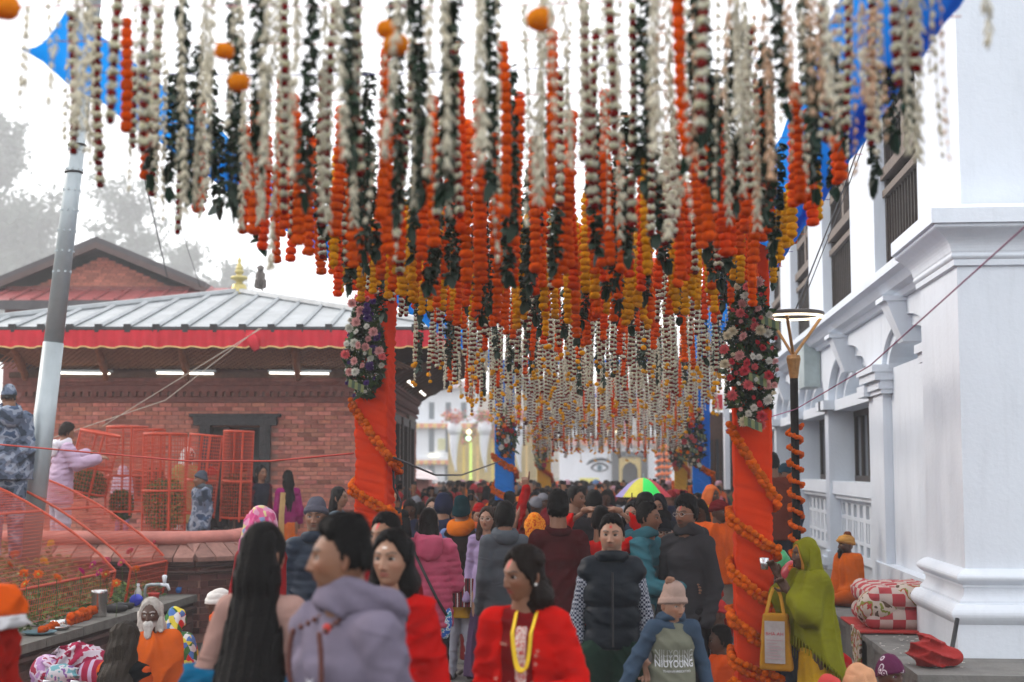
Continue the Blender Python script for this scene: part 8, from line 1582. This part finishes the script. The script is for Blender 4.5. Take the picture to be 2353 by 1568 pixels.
for k, (c_, r_) in enumerate((((-.20, -.38, .20), (.18, .18, .17)), ((.12, -.40, .30), (.22, .16, .12)))): V, F = surfnet(lambda P: ell(P, c_, r_)+folds(P, 60+k, .018, .6), np.array(c_)-.3, np.array(c_)+.3, .016); V[:, 2] = np.maximum(V[:, 2], .004); T.part('blanket_end', MB().add(V, [F]), BL2, local=True, smooth=True)
m_ = blob(lambda P: np.maximum(np.maximum(np.abs(P[..., 0])-.36, np.abs(P[..., 1])-.62), np.abs(P[..., 2])-.012)+.006*vnoise(P, 3, 3), (-.5, -.8, -.04), (.5, .8, .05), .016); m_.xf(np.eye(3), q+[-.05, -.02, .012]); one('red_mat', m_, mat('red_felt', (.38, .025, .02), .9), 'thin red mat lying under the folded blankets', 'mat', smooth=True)
m_ = blob(lambda P: np.maximum(np.maximum(np.abs(P[..., 0])-.012, np.abs(P[..., 1])-.22-.1*P[..., 2]), np.abs(P[..., 2])-.18)+.012*vnoise(P, 4, 3), (-.1, -.4, -.25), (.1, .4, .25), .014); m_.xf(np.eye(3), (1.92, 13.0, .40)); one('hanging_blanket_corner', m_, BL2, 'flowered blanket corner hanging over the ledge edge', 'blanket', smooth=True)
m_ = blob(lambda P: ell(P, (0, 0, .10), (.22, .25, .12))+folds(P, 71, .02, .2), (-.35, -.4, 0), (.35, .4, .3), .018); m_.xf(np.eye(3), (2.42, 14.6, .552)); one('plaid_bundle', m_, PLAID, 'dark plaid cloth bundle beside the seated man on the ledge', 'bundle', smooth=True)
m_ = blob(lambda P: ell(P, (0, 0, .10), (.16, .2, .14))+folds(P, 72, .015, .2), (-.3, -.4, 0), (.3, .4, .3), .018); m_.xf(np.eye(3), (2.55, 14.45, .62)); one('navy_bundle', m_, mat('navy_cloth', (.015, .018, .03), .9), 'navy cloth bundle lying against the white wall', 'bundle', smooth=True)
q = WZ(2150, 1530, .556); m_ = blob(lambda P: smin([ell(P, (-.04, 0, .09), (.13, .15, .11)), ell(P, (.10, .03, .06), (.12, .13, .09))], .05)+folds(P, 73, .022, .2, .8)+.012*vnoise(P, 2, 3), (-.3, -.3, 0), (.34, .3, .3), .013); m_.xf(np.eye(3), q); one('red_cloth', m_, mat('dark_red_cloth', (.30, .012, .010), .9, .2, 6, .3, 60, wrinkle=.5), 'crumpled dark red cloth dropped on the ledge by the corner pier', 'cloth', smooth=True)
a_ = WY(2200, 1422, 10.95); b_ = WY(2168, 1600, 10.7); m_ = MB(); V, F = tube([b_, a_], .017, 10); m_.add(V, F); one('black_stick', m_, IRON, 'straight black stick leaning against the corner pier', 'stick', smooth=True)
# ---- behind the post
q = WY(1790, 1295, 15.0); m_ = blob(lambda P: ell(P, (0, 0, 0), (.13, .1, .13))+.03*vnoise(P, 9, 4), (-.25, -.2, -.22), (.25, .2, .22), .016); m_.xf(np.eye(3), q); q[2] -= .13; one('green_plastic_bag', m_, mat('green_bag', (.06, .42, .16), .35), 'crumpled light green plastic bag behind the orange post', 'bag', smooth=True)
q = WY(1822, 1330, 13.2); m_ = blob(lambda P: ell(P, (0, 0, 0), (.12, .1, .17))+.02*vnoise(P, 10, 3), (-.25, -.2, -.25), (.25, .2, .25), .016); m_.xf(np.eye(3), q); one('red_plastic_bag', m_, mat('red_bag_plastic', (.38, .015, .03), .35), 'red plastic bag held low beside the olive shawled woman', 'bag', smooth=True)
q = WY(1782, 1400, 14.0); q[2] = 0; m_ = MB(); m_.lathe([(.12, 0), (.14, .32), (.15, .33), (.13, .33)], 20, q); one('white_bucket', m_, mat('white_plastic', (.5, .52, .55), .4), 'white plastic bucket in the shade behind the orange post', 'bucket', smooth=True)
m_ = blob(lambda P: ell(P, (0, 0, .12), (.16, .14, .13))+.03*vnoise(P, 12, 4), (-.3, -.3, 0), (.3, .3, .3), .016); q = WY(1628, 1420, 12.9); q[2] = 0; m_.xf(np.eye(3), q); one('blue_bag', m_, mat('blue_bag3', (.03, .22, .6), .4), 'pale blue plastic bag on the ground near the blue post', 'bag', smooth=True)
for k, (px, py, col) in enumerate(((1640, 1480, (.5, .05, .03)), (1660, 1520, (.6, .2, .03)), (1640, 1545, (.05, .2, .22)), (1790, 1500, (.5, .12, .02)), (1800, 1545, (.10, .10, .12)))):
    q = WY(px, py, 11.5-k*.2); q[2] = 0; m_ = blob(lambda P: ell(P, (0, 0, .06), (.18, .16, .14))+folds(P, 80+k, .02, .2), (-.3, -.3, 0), (.3, .3, .3), .018); m_.xf(np.eye(3), q); one('cloth_bundle', m_, mat('bundle_cloth_%d' % k, col, .9), ['red cloth bundle on the ground beyond the boy', 'orange cloth bundle at the foot of the orange post', 'teal cloth bundle low beside the orange post', 'orange cloth heap behind the orange post', 'dark cloth heap beside the yellow skirt'][k], 'bundle', smooth=True)
# ---- small wall fittings
q = MB(); q.box((2.50, 21.6, 3.2), (2.74, 22.4, 3.9)); one('wall_box', q, mat('grey_cabinet', (.35, .42, .42), .5), 'grey metal box fixed high on the white building beyond the lamp', 'cabinet')
# ---- monkey on the roof
b = WD(598, 664, 23.3); mk = Thing('roof_monkey', 'grey monkey sitting hunched on the temple roof beside the finial', 'monkey', b, .3)
V, F = surfnet(lambda P: smin([rc(P, (0, .02, .08), (0, .0, .22), .085, .07), ell(P, (0, -.02, .335), (.05, .055, .055)), rc(P, (0, .0, .22), (0, -.01, .31), .05, .04), rc(P, (.05, .0, .24), (.05, -.09, .13), .028, .02), rc(P, (-.05, .0, .24), (-.05, -.09, .13), .028, .02), rc(P, (.06, .02, .05), (.06, -.10, .12), .04, .03), rc(P, (-.06, .02, .05), (-.06, -.10, .12), .04, .03), rc(P, (.06, -.10, .12), (.05, -.11, .01), .026, .02), rc(P, (-.06, -.10, .12), (-.05, -.11, .01), .026, .02), ell(P, (0, -.075, .32), (.026, .025, .022)), rc(P, (0, .08, .04), (.05, .2, .0), .016, .012), rc(P, (.048, .0, .35), (.058, .0, .36), .012, .01), rc(P, (-.048, .0, .35), (-.058, .0, .36), .012, .01)], .02)+.002*vnoise(P, 3, 14), (-.16, -.2, -.05), (.16, .3, .44), .009)
mk.part('body', MB().add(V, [F]), mat('monkey_fur', (.12, .105, .095), .9, .3, 20, .5, 120), local=True, smooth=True)
